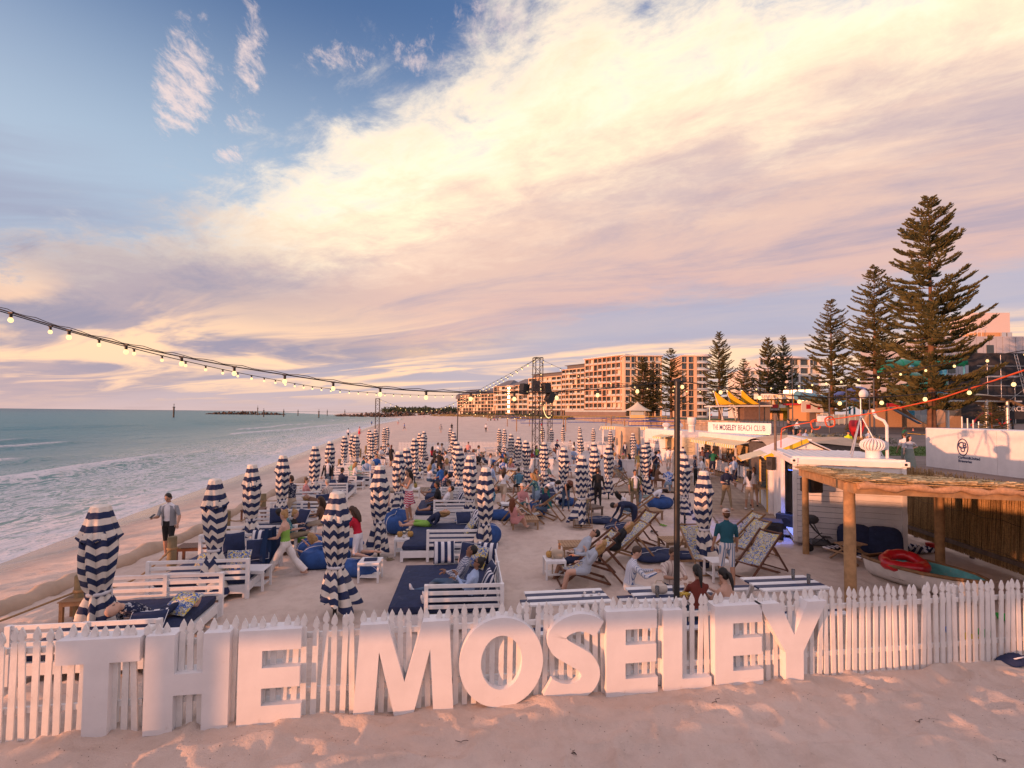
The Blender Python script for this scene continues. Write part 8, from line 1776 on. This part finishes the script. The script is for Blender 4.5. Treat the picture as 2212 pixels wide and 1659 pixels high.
Q('woman in long pale dress talking beside the brewery container', 'akimbo', 1965, 941, -150, g=PROM_Z, h=1.68, skin=0, top='lgrey', bot='lgrey', hair='black', style='long', skirt=('sage', .10, .95, .28), shoe='brown')
Q('young man in white tee looking at his phone before the red heart', 'phone', 1878, 928, 175, g=PROM_Z, h=1.76, skin=0, top='white', bot='sage', hair='brown', style='short', shoe='black')
Q('man in yellow hi-vis shirt behind the brushwood screen', 'stand', 1833, 930, 178, g=PROM_Z, h=1.76, skin=1, top='hivis', bot='navy', style='cap', leg='long')
Q('child in black tee on the lawn path', 'walk', 1943, 919, 90, g=prom_z(46), h=1.30, skin=1, top='black', bot='black', hair='black', group='people on the promenade'); Q('man in dark green top stooping on the lawn path', 'reach_f', 1956, 922, 90, g=prom_z(46), h=1.66, skin=1, top='green', bot='olive', style='cap', hatc='olive', leg='long', group='people on the promenade'); Q('small child in pink on the lawn path', 'stand_f', 1972, 925, -90, g=prom_z(47), h=1.05, skin=0, top='pink', bot='navy', hair='brown', leg='long', group='people on the promenade')
Q('person in black by the playground bollards', 'stand', 2041, 904, 20, g=prom_z(60), h=1.76, skin=1, top='black', bot='black', hair='black', group='people on the promenade'); Q('person in white by the playground bollards', 'stand', 2051, 905, -60, g=prom_z(60), h=1.72, skin=0, top='white', bot='black', hair='brown', group='people on the promenade'); Q('person in navy cap by the playground bollards', 'stand', 2018, 909, 60, g=prom_z(58), h=1.7, skin=1, top='navy', bot='navy', style='cap', group='people on the promenade')
Q('walker in white tee crossing the promenade', 'walk', 1723, 905, 100, g=prom_z(66), h=1.76, skin=1, top='white', bot='black', hair='black', group='people on the promenade'); Q('walker in black crossing the promenade', 'walk', 1703, 906, -90, g=prom_z(66), h=1.76, skin=1, top='black', bot='navy', hair='black', group='people on the promenade')
Q('woman with dark hair in pink walking behind the shed', 'stand_f', 1728, 926, 150, g=1.6, h=1.66, skin=1, top='pink', bot='navy', hair='black', style='long', group='people on the promenade'); Q('woman in pale top walking behind the shed', 'stand_f', 1740, 926, 170, g=1.6, h=1.68, skin=0, top='lblue', bot='navy', hair='black', style='bob', group='people on the promenade'); Q('woman in green jacket walking behind the shed', 'stand_f', 1753, 926, 185, g=1.6, h=1.66, skin=0, top='sage', bot='navy', hair='black', style='bob', group='people on the promenade')
Q('barman in cream tee behind the bar counter', 'stand', 1575, 962, -95, g=.1, h=1.76, skin=1, top='beige', bot='black', hair='black', leg='long')
Q('woman in white shirt at the second kiosk hatch', 'reach_f', 1615, 965, -60, g=.1, h=1.66, skin=0, top='cream', bot='black', hair='blonde', style='bun', leg='long')
# ---- far beach
for i, (vx, vt, face, kw, lab) in enumerate(((753, 925, 0, dict(top='white', bot='navy', hair='black'), 'distant man in white tee walking by the seaward umbrellas'), (777, 922, 20, dict(top='pink', bot='red', hair='brown', style='hat', hatc='red', skirt=('red', .05, .5, .25)), 'distant woman in red skirt paddling'), (803, 909, 0, dict(top='blue', bot='navy', hair='black'), 'distant figure in blue standing in the shallows'), (860, 907, 0, dict(top='lgrey', bot='pink', hair='black'), 'distant figure at the waterline far along the beach'), (873, 914, -80, dict(top='blue', bot='navy', hair='brown'), 'distant man in blue holding something out'),
                            (952.5, 916, 5, dict(top='grey', bot='grey', hair='black'), 'distant man in grey seen from behind on the open sand'), (976, 914, 170, dict(top='black', bot='black', hair='brown'), 'distant man in black on the open sand'), (1050, 915, 175, dict(top='white', bot='black', hair='black', leg='long'), 'distant woman in white top with dark trousers'), (1053.5, 921, 160, dict(top='white', bot='white', hair='brown'), 'distant toddler in white beside the woman in dark trousers'), (1217, 913, -100, dict(top='black', bot='rust', hair='brown'), 'distant woman with a dark bag near the back fence'), (998, 897, 0, dict(top='navy', bot='navy', hair='black'), 'tiny distant walker below the cream hotel'), (897, 897, 0, dict(top='navy', bot='navy', hair='black'), 'tiny distant walker near the breakwater'), (916, 897, 0, dict(top='pink', bot='navy', hair='black'), 'tiny distant walker in pink near the breakwater'))):
    Q(lab, 'stand' if i % 2 else 'walk', vx, vt, face, h=.95 if 'toddler' in lab else 1.74, skin=i % 4, group='people on the far beach', **kw)
for i, (vx, vt, t, lab) in enumerate(((1060, 909.3, 'black', 'distant sitter in black, first of three on the sand'), (1067.5, 909.3, 'red', 'distant sitter in red, middle of three on the sand'), (1074, 909.3, 'navy', 'distant sitter in navy, third of three on the sand'), (1170, 919, 'red', 'distant child in red sitting behind the truss'))):
    x, y = P(vx, vt+6.5, .3); Q(lab, 'ground', 0, 0, 60*i, g=gz(x, y), h=1.7, skin=1, top=t, bot='black', hair='black', xy=(x, y), group='people on the far beach')
for i, (vx, vt, t, lab) in enumerate(((1239, 902, 'navy', 'volleyball player in navy'), (1244.5, 902, 'rust', 'volleyball player in rust'), (1250, 903, 'white', 'volleyball player in white'), (1254, 903, 'beige', 'volleyball player in beige'), (1259, 902.5, 'grey', 'volleyball player in grey'), (1327, 901.5, 'rust', 'volleyball player in rust below the lookout hut'), (1408, 899, 'white', 'person in white beside the little pine sapling'), (1450, 899, 'pink', 'person in pink by the stone wall'), (1537, 893, 'pink', 'person in pink above the exhaust drum'))):
    Q(lab+(' near the second net' if i < 5 else ''), 'jump', vx, vt, i*70, g=gz(*P(vx, 912, .9)) if i < 6 else 3.0, h=1.8, skin=1, top=t, bot='navy', hair='black', group='people on the far beach')
# ---- more of the crowd
for vx, vy, pz, f, t, bt, hr, st, lab in ((930, 1003, 'sit_f', 40, 'white', 'denim', 'blonde', 'wavy', 'blonde woman in white between the fifth and sixth landward daybeds'), (950, 1003, 'sit', -60, 'blue', 'navy', 'black', 'short', 'man in blue between the fifth and sixth landward daybeds'), (968, 1036, 'sit', -80, 'cream', 'navy', 'brown', 'crop', 'man in cream on the fourth landward daybed'), (935, 964, 'sit_f', 20, 'red', 'navy', 'black', 'long', 'woman in red near the end of the landward row'),
      (1098, 968, 'sit', 150, 'lgrey', 'navy', 'brown', 'short', 'man in pale grey by the back picnic tables'), (1112, 965, 'sit_f', -120, 'teal', 'navy', 'black', 'bob', 'woman in teal by the back picnic tables'), (1140, 972, 'sit', 60, 'navy', 'khaki', 'brown', 'crop', 'man in navy seated beside the truss tower umbrellas'), (1196, 968, 'sit_f', -60, 'white', 'denim', 'red', 'long', 'red haired woman in white beside the truss tower'), (1186, 1000, 'sit', 120, 'sage', 'navy', 'black', 'short', 'man in sage behind the white counter'),
      (1226, 985, 'sit_f', 160, 'pink', 'denim', 'brown', 'long', 'woman in pink behind the umbrella by the truss'), (1310, 968, 'sit', 170, 'lblue', 'khaki', 'grey', 'crop', 'grey haired man in pale blue by the pavilion'), (1290, 988, 'sit_f', 30, 'cream', 'navy', 'blonde', 'wavy', 'blonde woman in cream at the booth corner'), (1405, 1000, 'bench', 60, 'rust', 'navy', 'black', 'short', 'man in rust at the group table'), (1460, 1004, 'bench_f', -80, 'lime', 'navy', 'brown', 'pony', 'woman in lime at the group table'),
      (690, 1072, 'sit_f', -100, 'brown', 'beige', 'brown', 'long', 'brown haired woman low on the fourth seaward daybed'), (741, 1010, 'sit', 40, 'navy', 'navy', 'black', 'short', 'man in navy on the fifth seaward daybed'), (770, 998, 'sit_f', 80, 'white', 'navy', 'blonde', 'long', 'blonde woman in white on the fifth seaward daybed'), (1180, 1050, 'ground', -120, 'navy', 'denim', 'brown', 'crop', 'man in navy sitting on the boardwalk cushions'), (1330, 1062, 'recline_f', 70, 'white', 'denim', 'black', 'long', 'woman in white in the front deckchair of the pair by the white wall'), (1078, 1052, 'recline', -120, 'plaid', 'khaki', 'brown', 'crop', 'man in plaid lying in the tipped deckchair')):
    Q(lab, pz, vx, vy, f, g=.44 if pz != 'ground' else .3, h=1.66 if pz.endswith('_f') else 1.76, skin=rnd.choice((0, 1, 3)), top=t, bot=bt, hair=hr, style=st)
for vx, vy, pz, f, t, bt, hr, st, lab in ((1487, 962, 'stand_f', 30, 'cream', 'denim', 'blonde', 'long', 'blonde woman in cream queueing at the menu door'), (1530, 968, 'stand', 70, 'navy', 'beige', 'black', 'crop', 'man in navy queueing behind the green tee man'), (1556, 972, 'stand_f', 60, 'pink', 'white', 'brown', 'pony', 'woman in pink queueing near the bar hatch'), (1405, 968, 'stand', 150, 'white', 'khaki', 'brown', 'short', 'man in white standing by the slogan wall'), (1585, 985, 'drink', -100, 'lblue', 'navy', 'brown', 'short', 'man in pale blue drinking on the boardwalk'), (1325, 951, 'stand', 100, 'black', 'black', 'black', 'short', 'man in black behind the music desk'), (1160, 962, 'stand_f', 140, 'lime', 'navy', 'black', 'long', 'woman in lime green walking by the back fence'), (1035, 962, 'walk', 80, 'lgrey', 'black', 'black', 'short', 'man in grey walking by the back fence')):
    Q(lab, pz, vx, vy, f, h=1.66 if pz.endswith('_f') else 1.76, skin=rnd.choice((0, 1, 3)), top=t, bot=bt, hair=hr, style=st)
# ---- seated and lying
Q('bald man lying on the front seaward daybed behind the letter H', 'lieback', 0, 0, 12, g=.46, h=1.78, skin=0, top='floralnavy', bot='navy', style='bald', xy=(-5.95, 8.05))
Q('man in gingham shirt and jeans reclining on the front landward daybed', 'lounge', 1027, 1178, -92, g=.46, h=1.78, skin=2, top='gingham', bot='denim', hair='black', style='crop', leg='long', shoe='white', sleeve='long')
Q('woman in pale blue shirt looking at her phone on the front landward daybed', 'lounge_f', 1040, 1203, -90, g=.46, h=1.64, skin=2, top='lblue', bot='navy', hair='black', style='bun', sleeve='long', leg='long', shoe='white', glasses=True)
Q('woman reclining in a navy robe with lime shorts on the second landward daybed', 'lieback', 972, 1107, -92, g=.46, h=1.68, skin=0, top='navy', bot='lime', hair='blonde', style='wavy', sleeve='long')
Q('man in black shirt filming with a phone on the third landward daybed', 'sit', 942, 1040, -100, g=.46, h=1.76, skin=2, top='black', bot='black', hair='black', style='short', leg='long'); Q('bearded man in white drinking on the third landward daybed', 'lounge', 979, 1050, -95, g=.46, h=1.76, skin=1, top='white', bot='navy', hair='black', style='crop')
Q('dark haired woman in pink on the fifth landward daybed', 'sit_f', 962, 1016, -60, g=.46, h=1.66, skin=3, top='pink', bot='denim', hair='black', style='bob'); Q('man in floral shirt on the fifth landward daybed', 'lounge', 972, 1023, -90, g=.46, h=1.74, skin=3, top='floralnavy', bot='denim', hair='black')
Q('woman with long brown hair on the sixth landward daybed', 'sit_f', 938, 990, 60, g=.46, h=1.68, skin=1, top='lblue', bot='denim', hair='brown', style='long'); Q('curly blonde woman with bare back on the sixth landward daybed', 'sit_f', 965, 989, -20, g=.46, h=1.68, skin=0, top='cream', bot='denim', hair='blonde', style='wavy', sleeve='none', strap=True)
Q('woman in dark top on the seventh landward daybed', 'sit_f', 941, 972, 90, g=.46, h=1.68, skin=1, top='black', bot='navy', hair='black', style='long'); Q('man in white on the seventh landward daybed', 'sit', 962, 974, -60, g=.46, h=1.76, skin=1, top='white', bot='navy', hair='brown'); Q('man in black hat on the eighth landward daybed', 'sit', 955, 958, 10, g=.46, h=1.76, skin=1, top='grey', bot='navy', style='hat', hatc='black'); Q('man in white tee on the eighth landward daybed', 'sit', 947, 956, 60, g=.46, h=1.76, skin=1, top='white', bot='navy', hair='black'); Q('man in purple striped shirt by the back fence', 'sit', 988, 960, -80, g=.46, h=1.76, skin=0, top='pink', bot='navy', hair='brown')
Q('man in sunglasses reclining on the third seaward daybed', 'lounge', 600, 1099, 60, g=.46, h=1.76, skin=0, top='floralteal', bot='khaki', hair='black', glasses=True); Q('blonde woman in black jacket sitting at the third seaward daybed', 'sit_f', 640, 1101, 80, g=.30, h=1.68, skin=0, top='black', bot='lime', hair='blonde', style='bun', sleeve='long')
Q('long haired woman propped on a beanbag with bare back, sipping a drink', 'prone_f', 668, 1152, -95, g=.12, h=1.66, skin=0, top='white', bot='lime', hair='blonde', style='wavy', sleeve='none', strap=True)
Q('woman in red blouse and white shorts kneeling beside the striped umbrella', 'kneel_f', 757, 1094, -80, g=.25, h=1.68, skin=0, top='red', bot='white', hair='brown', style='long')
Q('grey haired man in striped shirt on the fourth seaward daybed', 'sit', 706, 1034, -60, g=.46, h=1.74, skin=0, top='cstripe', bot='beige', hair='grey', style='crop'); Q('woman in pink on the fourth seaward daybed', 'sit_f', 664, 1032, 90, g=.46, h=1.64, skin=0, top='pink', bot='beige', hair='brown', style='short'); Q('man lying low in floral shirt on the seaward row', 'lieback', 655, 1075, 100, g=.46, h=1.74, skin=1, top='brown', bot='khaki', hair='blonde')
Q('young man in pale blue shirt on the fifth seaward daybed', 'sit', 792, 990, 165, g=.46, h=1.78, skin=0, top='lblue', bot='khaki', hair='black', leg='long', sleeve='long'); Q('man in blue polo and sunglasses with legs crossed on the sixth seaward daybed', 'sit', 814, 981, 150, g=.46, h=1.78, skin=1, top='blue', bot='rust', hair='black', glasses=True); Q('woman in teal on the sixth seaward daybed', 'sit_f', 787, 985, 100, g=.46, h=1.66, skin=1, top='teal', bot='navy', hair='black', style='short'); Q('man with dark hair seen from behind on the sixth seaward daybed', 'sit', 801, 984, 0, g=.46, h=1.74, skin=0, top='cream', bot='navy', hair='black'); Q('man in white shirt on the seventh seaward daybed', 'sit', 824, 964, 120, g=.46, h=1.76, skin=3, top='white', bot='navy', hair='black'); Q('woman with sunglasses on the seventh seaward daybed', 'sit_f', 816, 972, 160, g=.46, h=1.66, skin=1, top='beige', bot='navy', hair='black', glasses=True); Q('man in pale grey at the far end of the seaward row', 'sit', 840, 959, 90, g=.46, h=1.74, skin=1, top='lgrey', bot='navy', hair='black')
Q('man in grey sweatshirt and sunglasses lounging in a deckchair', 'recline', 1295, 1146, -92, g=.36, h=1.82, skin=1, top='lgrey', bot='navy', hair='black', style='crop', sleeve='long', shoe='black', glasses=True); Q('woman in grey jumper dress lounging in a deckchair', 'recline_f', 1308, 1168, -92, g=.36, h=1.70, skin=0, top='lgrey', bot='lgrey', hair='blonde', style='wavy', sleeve='long', leg='bare', shoe='black')
Q('blonde woman in black reclining in a deckchair', 'recline_f', 1367, 1128, -95, g=.36, h=1.66, skin=0, top='black', bot='black', hair='blonde', style='wavy', sleeve='long', leg='long')
Q('man in blue striped shirt and white trousers at the end of the picnic table', 'bench', 1381, 1180, 95, g=.46, h=1.76, skin=0, top='vstripe', bot='wpants', hair='brown', style='crop', sleeve='long', leg='long'); Q('man in cream striped shirt with clasped hands at the picnic table', 'bench', 1456, 1185, 178, g=.46, h=1.74, skin=3, top='cstripe', bot='navy', hair='brown', style='short'); Q('woman in rust red open backed top at the picnic table', 'bench_f', 1504, 1219, 0, g=.46, h=1.68, skin=3, top='rust', bot='denim', hair='black', style='pony', leg='long'); Q('woman with high ponytail and white strapless top at the picnic table', 'bench_f', 1558, 1226, -30, g=.46, h=1.66, skin=0, top='white', bot='navy', hair='black', style='pony', sleeve='none', strap=True, leg='long')
Q('woman in pink shirt and straw hat sitting among the beanbags', 'ground', 1128, 1045, 160, g=.40, h=1.64, skin=0, top='pink', bot='floralteal', hair='blonde', style='hat', hatc='cream', sleeve='long'); Q('brown haired woman sitting low on a beanbag seen from behind', 'ground', 1108, 1075, 40, g=.35, h=1.66, skin=0, top='pink', bot='pink', hair='red', style='long', sleeve='none')
Q('woman with bobbed black hair lying back on the blue beanbag', 'lieback', 1443, 1059, -80, g=.34, h=1.62, skin=3, top='white', bot='sage', hair='black', style='bob')
Q('woman in brown jacket sitting at the group table', 'bench_f', 1424, 1003, 80, g=.44, h=1.70, skin=1, top='brown', bot='brown', hair='brown', style='bun', sleeve='long'); Q('man in blue and white hawaiian shirt sitting at the group table', 'bench', 1443, 1008, 10, g=.44, h=1.78, skin=0, top='hawaii', bot='ldenim', hair='grey', style='crop', leg='long'); Q('woman with long dark hair at the group table', 'bench_f', 1413, 1002, 20, g=.44, h=1.66, skin=1, top='black', bot='lblue', hair='black', style='long')
for vx, vy, f, t, hr, st, hc_, lab in ((1330, 977, 120, 'cream', 'blonde', 'wavy', None, 'curly haired woman sitting in the long booth'), (1337, 984, -100, 'navy', 'brown', 'crop', None, 'man in navy sitting low in the long booth'), (1346, 981, 10, 'pink', 'blonde', 'santa', None, 'blonde woman in a santa hat sitting in the long booth'), (1357, 980, -60, 'black', 'black', 'long', None, 'woman with long black hair sitting in the long booth'), (1301, 982, 90, 'teal', 'red', 'short', None, 'red haired man in teal at the end of the long booth'), (1260, 965, 20, 'olive', 'brown', 'crop', None, 'man in olive tee sitting before the back booth'), (1240, 967, 170, 'lblue', 'black', 'short', None, 'man photographing with a camera in the back booth'), (1232, 951, 170, 'black', 'black', 'short', None, 'bearded man in black in the back booth'), (1240, 954, 0, 'white', 'black', 'long', None, 'woman in white shawl in the back booth'), (1272, 966, 100, 'pink', 'grey', 'short', None, 'grey haired woman in pink in the back booth'), (1012, 954, 10, 'pink', 'brown', 'crop', None, 'man in pink striped shirt on a stool by the back fence'), (1120, 1010, -20, 'plaid', 'black', 'crop', None, 'man in plaid shirt sitting beside the white counter'), (1105, 989, 30, 'pink', 'blonde', 'long', None, 'blonde woman in pink tee at the back picnic table'), (1087, 989, 175, 'hawaii', 'brown', 'short', None, 'smiling man in patterned shirt at the back picnic table'), (1080, 976, -90, 'navy', 'black', 'short', None, 'man in navy jumper on a beanbag near the back fence'), (1090, 979, -90, 'olive', 'black', 'short', None, 'man in olive behind the navy jumper man'), (1151, 971, 120, 'red', 'brown', 'wavy', None, 'woman in red sitting near the truss tower'), (1120, 955, 150, 'black', 'grey', 'crop', None, 'man in black at the back picnic tables')):
    fem = any(w in lab for w in ('woman',)); Q(lab, 'sit_f' if fem else 'sit', vx, vy, f, g=.44, h=1.66 if fem else 1.76, skin=rnd.choice((0, 1, 3)), top=t, bot=rnd.choice(('navy', 'denim', 'khaki', 'black')), hair=hr, style=st, sleeve='none' if t == 'black' and fem else 'short')
Q('young woman in denim blue reclining in a back deckchair', 'recline', 1034, 979, 100, g=.36, h=1.7, skin=1, top='denim', bot='navy', hair='black', style='cap', hatc='grey', sleeve='long'); Q('man in black tee reclining in a back deckchair', 'recline', 1046, 983, -80, g=.36, h=1.76, skin=3, top='black', bot='black', hair='brown', style='crop', leg='long')
Q('woman sitting on the sand by the back deckchairs', 'ground', 1006, 968, 60, g=.2, h=1.66, skin=1, top='rust', bot='navy', hair='red', style='long'); Q('woman with red hair crouched behind the back deckchairs', 'ground', 1022, 970, -60, g=.2, h=1.66, skin=0, top='brown', bot='navy', hair='red', style='long')

# ---------------------------------------------------------------- things they hold or left about
def hold(o, i): return Vector(o['hand'][i])
PHONE = MB().box((0, 0, 0), (.075, .01, .15), bev=.004)
for o, i, rz, rx, lab in ((man1, 1, -.3, -1.0, 'black phone in the hand of the man by the rope'), (w_zig, 0, .6, -.2, 'black phone held up by the woman in the zigzag skirt')): k = PHONE.obj('phone', BLACKP, None, hold(o, i)+Vector((0, 0, .05)), rz); k.rotation_euler = (rx, 0, rz); tag(k, lab, 'phone'); MB().box((0, -.0055, 0), (.066, .001, .138)).obj('screen', SUNG, k)
tw_ = MB(); c = w_white.location+Vector((-.26, -.12, 1.0)); n, m_ = 12, 16
for j in range(m_+1):
    for i in range(n+1): t = j/m_; a = i/n-.5; tw_.v.append((a*(.30+.12*math.sin(t*3)), .035*math.sin(i*1.5+t*2)*(1+t)+.05*t, .16-.98*t+.04*abs(a)*4*(1 if t < .2 else .3)))
tw_.f = [[j*(n+1)+i, j*(n+1)+i+1, (j+1)*(n+1)+i+1, (j+1)*(n+1)+i] for j in range(m_) for i in range(n)]; tw_.m = [0]*len(tw_.f); tw_.sm = [True]*len(tw_.f); tag(tw_.obj('draped_towel', cloth('towel_blue', (.012, .035, .10)), None, c+Vector((-.05, -.02, .0)), 1.2), 'navy blue towel draped over the arm of the striding woman', 'towel')
GLASSM = mat('clear_glass', (.9, .9, .9), .05, 0, trans=.9); BEER = mat('beer', (.62, .33, .03), .2, 0); YD = mat('yellow_drink', (.7, .5, .08), .3, .1); COCO = mat('coconut', (.50, .28, .08), .7, .2, 30.); PINE = mat('pineapple', (.30, .22, .05), .7, .4, 40., .5, 60.); LEAF = mat('green_leaf', (.05, .14, .04), .7, .2); REDD = mat('red_drink', (.45, .03, .05), .2, .1)
def tumbler(label, p, m, h=.13, r=.035): o = thing('drink_glass', label, 'glass', p); MB().lathe([(r*.8, 0), (r, h), (r*.93, h), (r*.74, .006)], 14).obj('tumbler', GLASSM, o); MB().lathe([(r*.72, .008), (r*.84, h*.7), (.002, h*.7)], 12).obj('drink', m, o); return o
def goblet(label, p, m): o = thing('cocktail_glass', label, 'glass', p); MB().lathe([(.035, 0), (.036, .006), (.006, .012), (.006, .09), (.045, .12), (.052, .17), (.049, .17), (.04, .125)], 14).obj('bowl', GLASSM, o); MB().lathe([(.03, .115), (.047, .165), (.03, .185), (.002, .2)], 12).obj('drink', m, o); return o
goblet('white cocktail in the masked man\'s seaward hand', hold(man_mask, 1)-Vector((0, .03, .08)), CREAM_A); goblet('yellow garnished cocktail in the masked man\'s landward hand', hold(man_mask, 0)-Vector((0, .03, .08)), YD)
zt = .77
tumbler('tall beer glass on the occupied picnic table', (2.62, 8.72, zt), BEER, .19, .038); tumbler('pink drink on the occupied picnic table', (3.0, 8.95, zt), REDD, .12); tumbler('empty tall glass at the sea end of the empty picnic table', (5.62, 9.72, zt), GLASSM, .2); tumbler('empty tall glass with red straw on the empty picnic table', (5.78, 9.48, zt), REDD, .18, .036)
o = thing('chips_basket', 'basket of golden chips on the occupied picnic table', 'basket', (3.08, 8.68, zt)); MB().lathe([(.09, 0), (.13, .06), (.125, .06), (.085, .01)], 16).obj('basket_shell', TIMBER_M, o)
for i in range(16): MB().box((rnd.uniform(-.08, .08), rnd.uniform(-.08, .08), .06+rnd.random()*.04), (.012, .09, .012), M=Euler((rnd.random(), rnd.random(), rnd.random()*6)).to_matrix()).obj('chip', YD, o)
o = thing('handbag', 'cream handbag on the occupied picnic table', 'bag', (2.72, 8.92, zt)); MB().blob((0, 0, .08), (.15, .09, .09), 12, e=.7).obj('bag_body', K['cream'], o); MB().tube([(-.1, 0, .12), (-.05, 0, .22), (.05, 0, .22), (.1, 0, .12)], .01, 6).obj('bag_handle', K['beige'], o)
for i, (x, y) in enumerate(((1.35, 8.85), (1.45, 8.75), (1.52, 8.9), (1.3, 8.72), (1.6, 8.8))): k = MB().lathe([(.025, 0), (.03, .012), (.012, .03), (.002, .035)], 9).obj('seashell', STONE[4], None, (x, y, zt)); tag(k, 'small pale seashell on the front striped picnic table', 'shell', 'seashells on the picnic table')
def coconut(label, p): o = thing('coconut_drink', label, 'coconut', p); MB().lathe([(.03, 0), (.07, .02), (.085, .08), (.075, .13), (.05, .15), (.045, .14)], 16).obj('husk', COCO, o); MB().tube([(0, 0, .13), (.05, 0, .25)], .005, 5).obj('straw', BLACKP, o); return o
def pineapple(label, p): o = thing('pineapple_drink', label, 'pineapple', p); MB().lathe([(.04, 0), (.075, .04), (.08, .12), (.06, .19), (.02, .2)], 14).obj('fruit', PINE, o); b = MB(); [b.add([(math.cos(a)*.012, math.sin(a)*.012, .19), (math.cos(a+1)*.018, math.sin(a+1)*.018, .19), (math.cos(a)*.06, math.sin(a)*.06, .31)], [(0, 1, 2)]) for a in range(12)]; b.obj('leaf_crown', LEAF, o); MB().tube([(0, 0, .18), (.05, .02, .3)], .004, 5).obj('straw', YELLOW_P, o); return o
tx, ty = P(872, 1196); coconut('orange coconut drink on the crowded side table', (tx-.12, ty+.02, .467)); goblet('tall frosted cocktail at the back of the crowded side table', (tx+.06, ty+.16, .467), CREAM_A); goblet('pale cocktail at the front of the crowded side table', (tx+.02, ty-.1, .467), CREAM_A); o = coconut('pale peeled coconut drink on the crowded side table', (tx+.17, ty+.05, .467)); o.children[0].active_material = STONE[4] if False else o.children[0].active_material
tx, ty = P(1197, 1247); coconut('coconut drink in a small tray beside the handbag', (tx-.12, ty+.05, .467)); o = thing('shoulder_bag', 'beige shoulder bag with hanging strap on the side table', 'bag', (tx+.08, ty, .467)); MB().blob((0, 0, .1), (.16, .08, .11), 12, e=.6).obj('bag_body', K['beige'], o); MB().box((-.13, -.1, -.12), (.035, .012, .55)).obj('strap', K['beige'], o)
for vx, vy, lab in ((895, 1075, 'pineapple drink beside the third landward daybed'), (905, 1036, 'pineapple drink by the fifth landward daybed'), (912, 1015, 'pineapple drink by the sixth landward daybed')): tx, ty = P(vx, vy); pineapple(lab, (tx+.05, ty, .467))
tx, ty = P(620, 1167); o = thing('fruit_basket', 'woven food basket on the seaward side table', 'basket', (tx, ty, .467)); MB().lathe([(.1, 0), (.15, .09), (.14, .09), (.09, .01)], 16).obj('basket_shell', TIMBER_M, o); o = thing('water_bottle', 'tall teal water bottle beside the food basket', 'bottle', (tx+.2, ty, .467)); MB().lathe([(.035, 0), (.038, .02), (.038, .18), (.02, .21)], 12).obj('bottle_body', cloth('bottle_teal', (.02, .28, .30)), o); MB().lathe([(.022, .21), (.022, .25), (.002, .25)], 10).obj('cap', BLACKP, o)
for vx, vy, lab in ((800, 1252, 'closed navy menu folder on the side table by the beanbags'), (776, 1056, 'closed navy menu folder on the side table of the fifth seaward daybed')): tx, ty = P(vx, vy); k = MB().box((0, 0, .012), (.3, .22, .022), bev=.004).obj('menu_folder', NAVYM, None, (tx, ty, .467), .2); tag(k, lab, 'menu')
for vx, vy, c_, lab in ((842, 1210, 'khaki', 'brown shoes lying by the crowded side table'), (1433, 1136, 'lime', 'bright green thong sandals on the sand'), (1470, 1134, 'black', 'black slide sandals on the sand'), (1413, 1150, 'black', 'dark thong sandals beside the rear deckchair')):
    x, y = P(vx, vy); o = thing('sandal_pair', lab, 'sandals', (x, y, gz(x, y)+.01), rnd.random()*3)
    for s in (-.07, .07): MB().blob((s, 0, .015), (.045, .12, .018), 10).obj('sandal', K[c_], o); MB().tube([(s-.04, .02, .02), (s, .05, .06), (s+.04, .02, .02)], .012, 5).obj('strap', K[c_], o)
# pram at the fifth seaward daybed
x, y = P(776, 1050); pr = thing('floral_pram', 'mint green floral pushchair on the boardwalk', 'pushchair', (x-.3, y+.3, 0), .9); MINT = cpat('mint_floral', (.20, .48, .36), (.55, .42, .2), 9., .56)
for a, c_ in ((-.3, -.2), (-.3, .2), (.35, 0)): k = MB().lathe([(.02, -.02), (.11, -.025), (.125, 0), (.11, .025), (.02, .02)], 14).obj('wheel', BLACKP, pr, (a, c_, .13)); k.rotation_euler = (math.pi/2, 0, 0)
MB().blob((0, 0, .62), (.34, .24, .22), 14, e=.8).obj('carry_cot', MINT, pr); MB().blob((-.18, 0, .92), (.24, .25, .22), 14).obj('hood', MINT, pr); MB().tube([(.35, 0, .13), (0, 0, .5), (-.5, 0, 1.0)], .018, 6).obj('frame_tube', BLACKM, pr); MB().tube([(-.3, -.2, .13), (0, 0, .5), (-.3, .2, .13)], .018, 6).obj('axle_tube', BLACKM, pr)
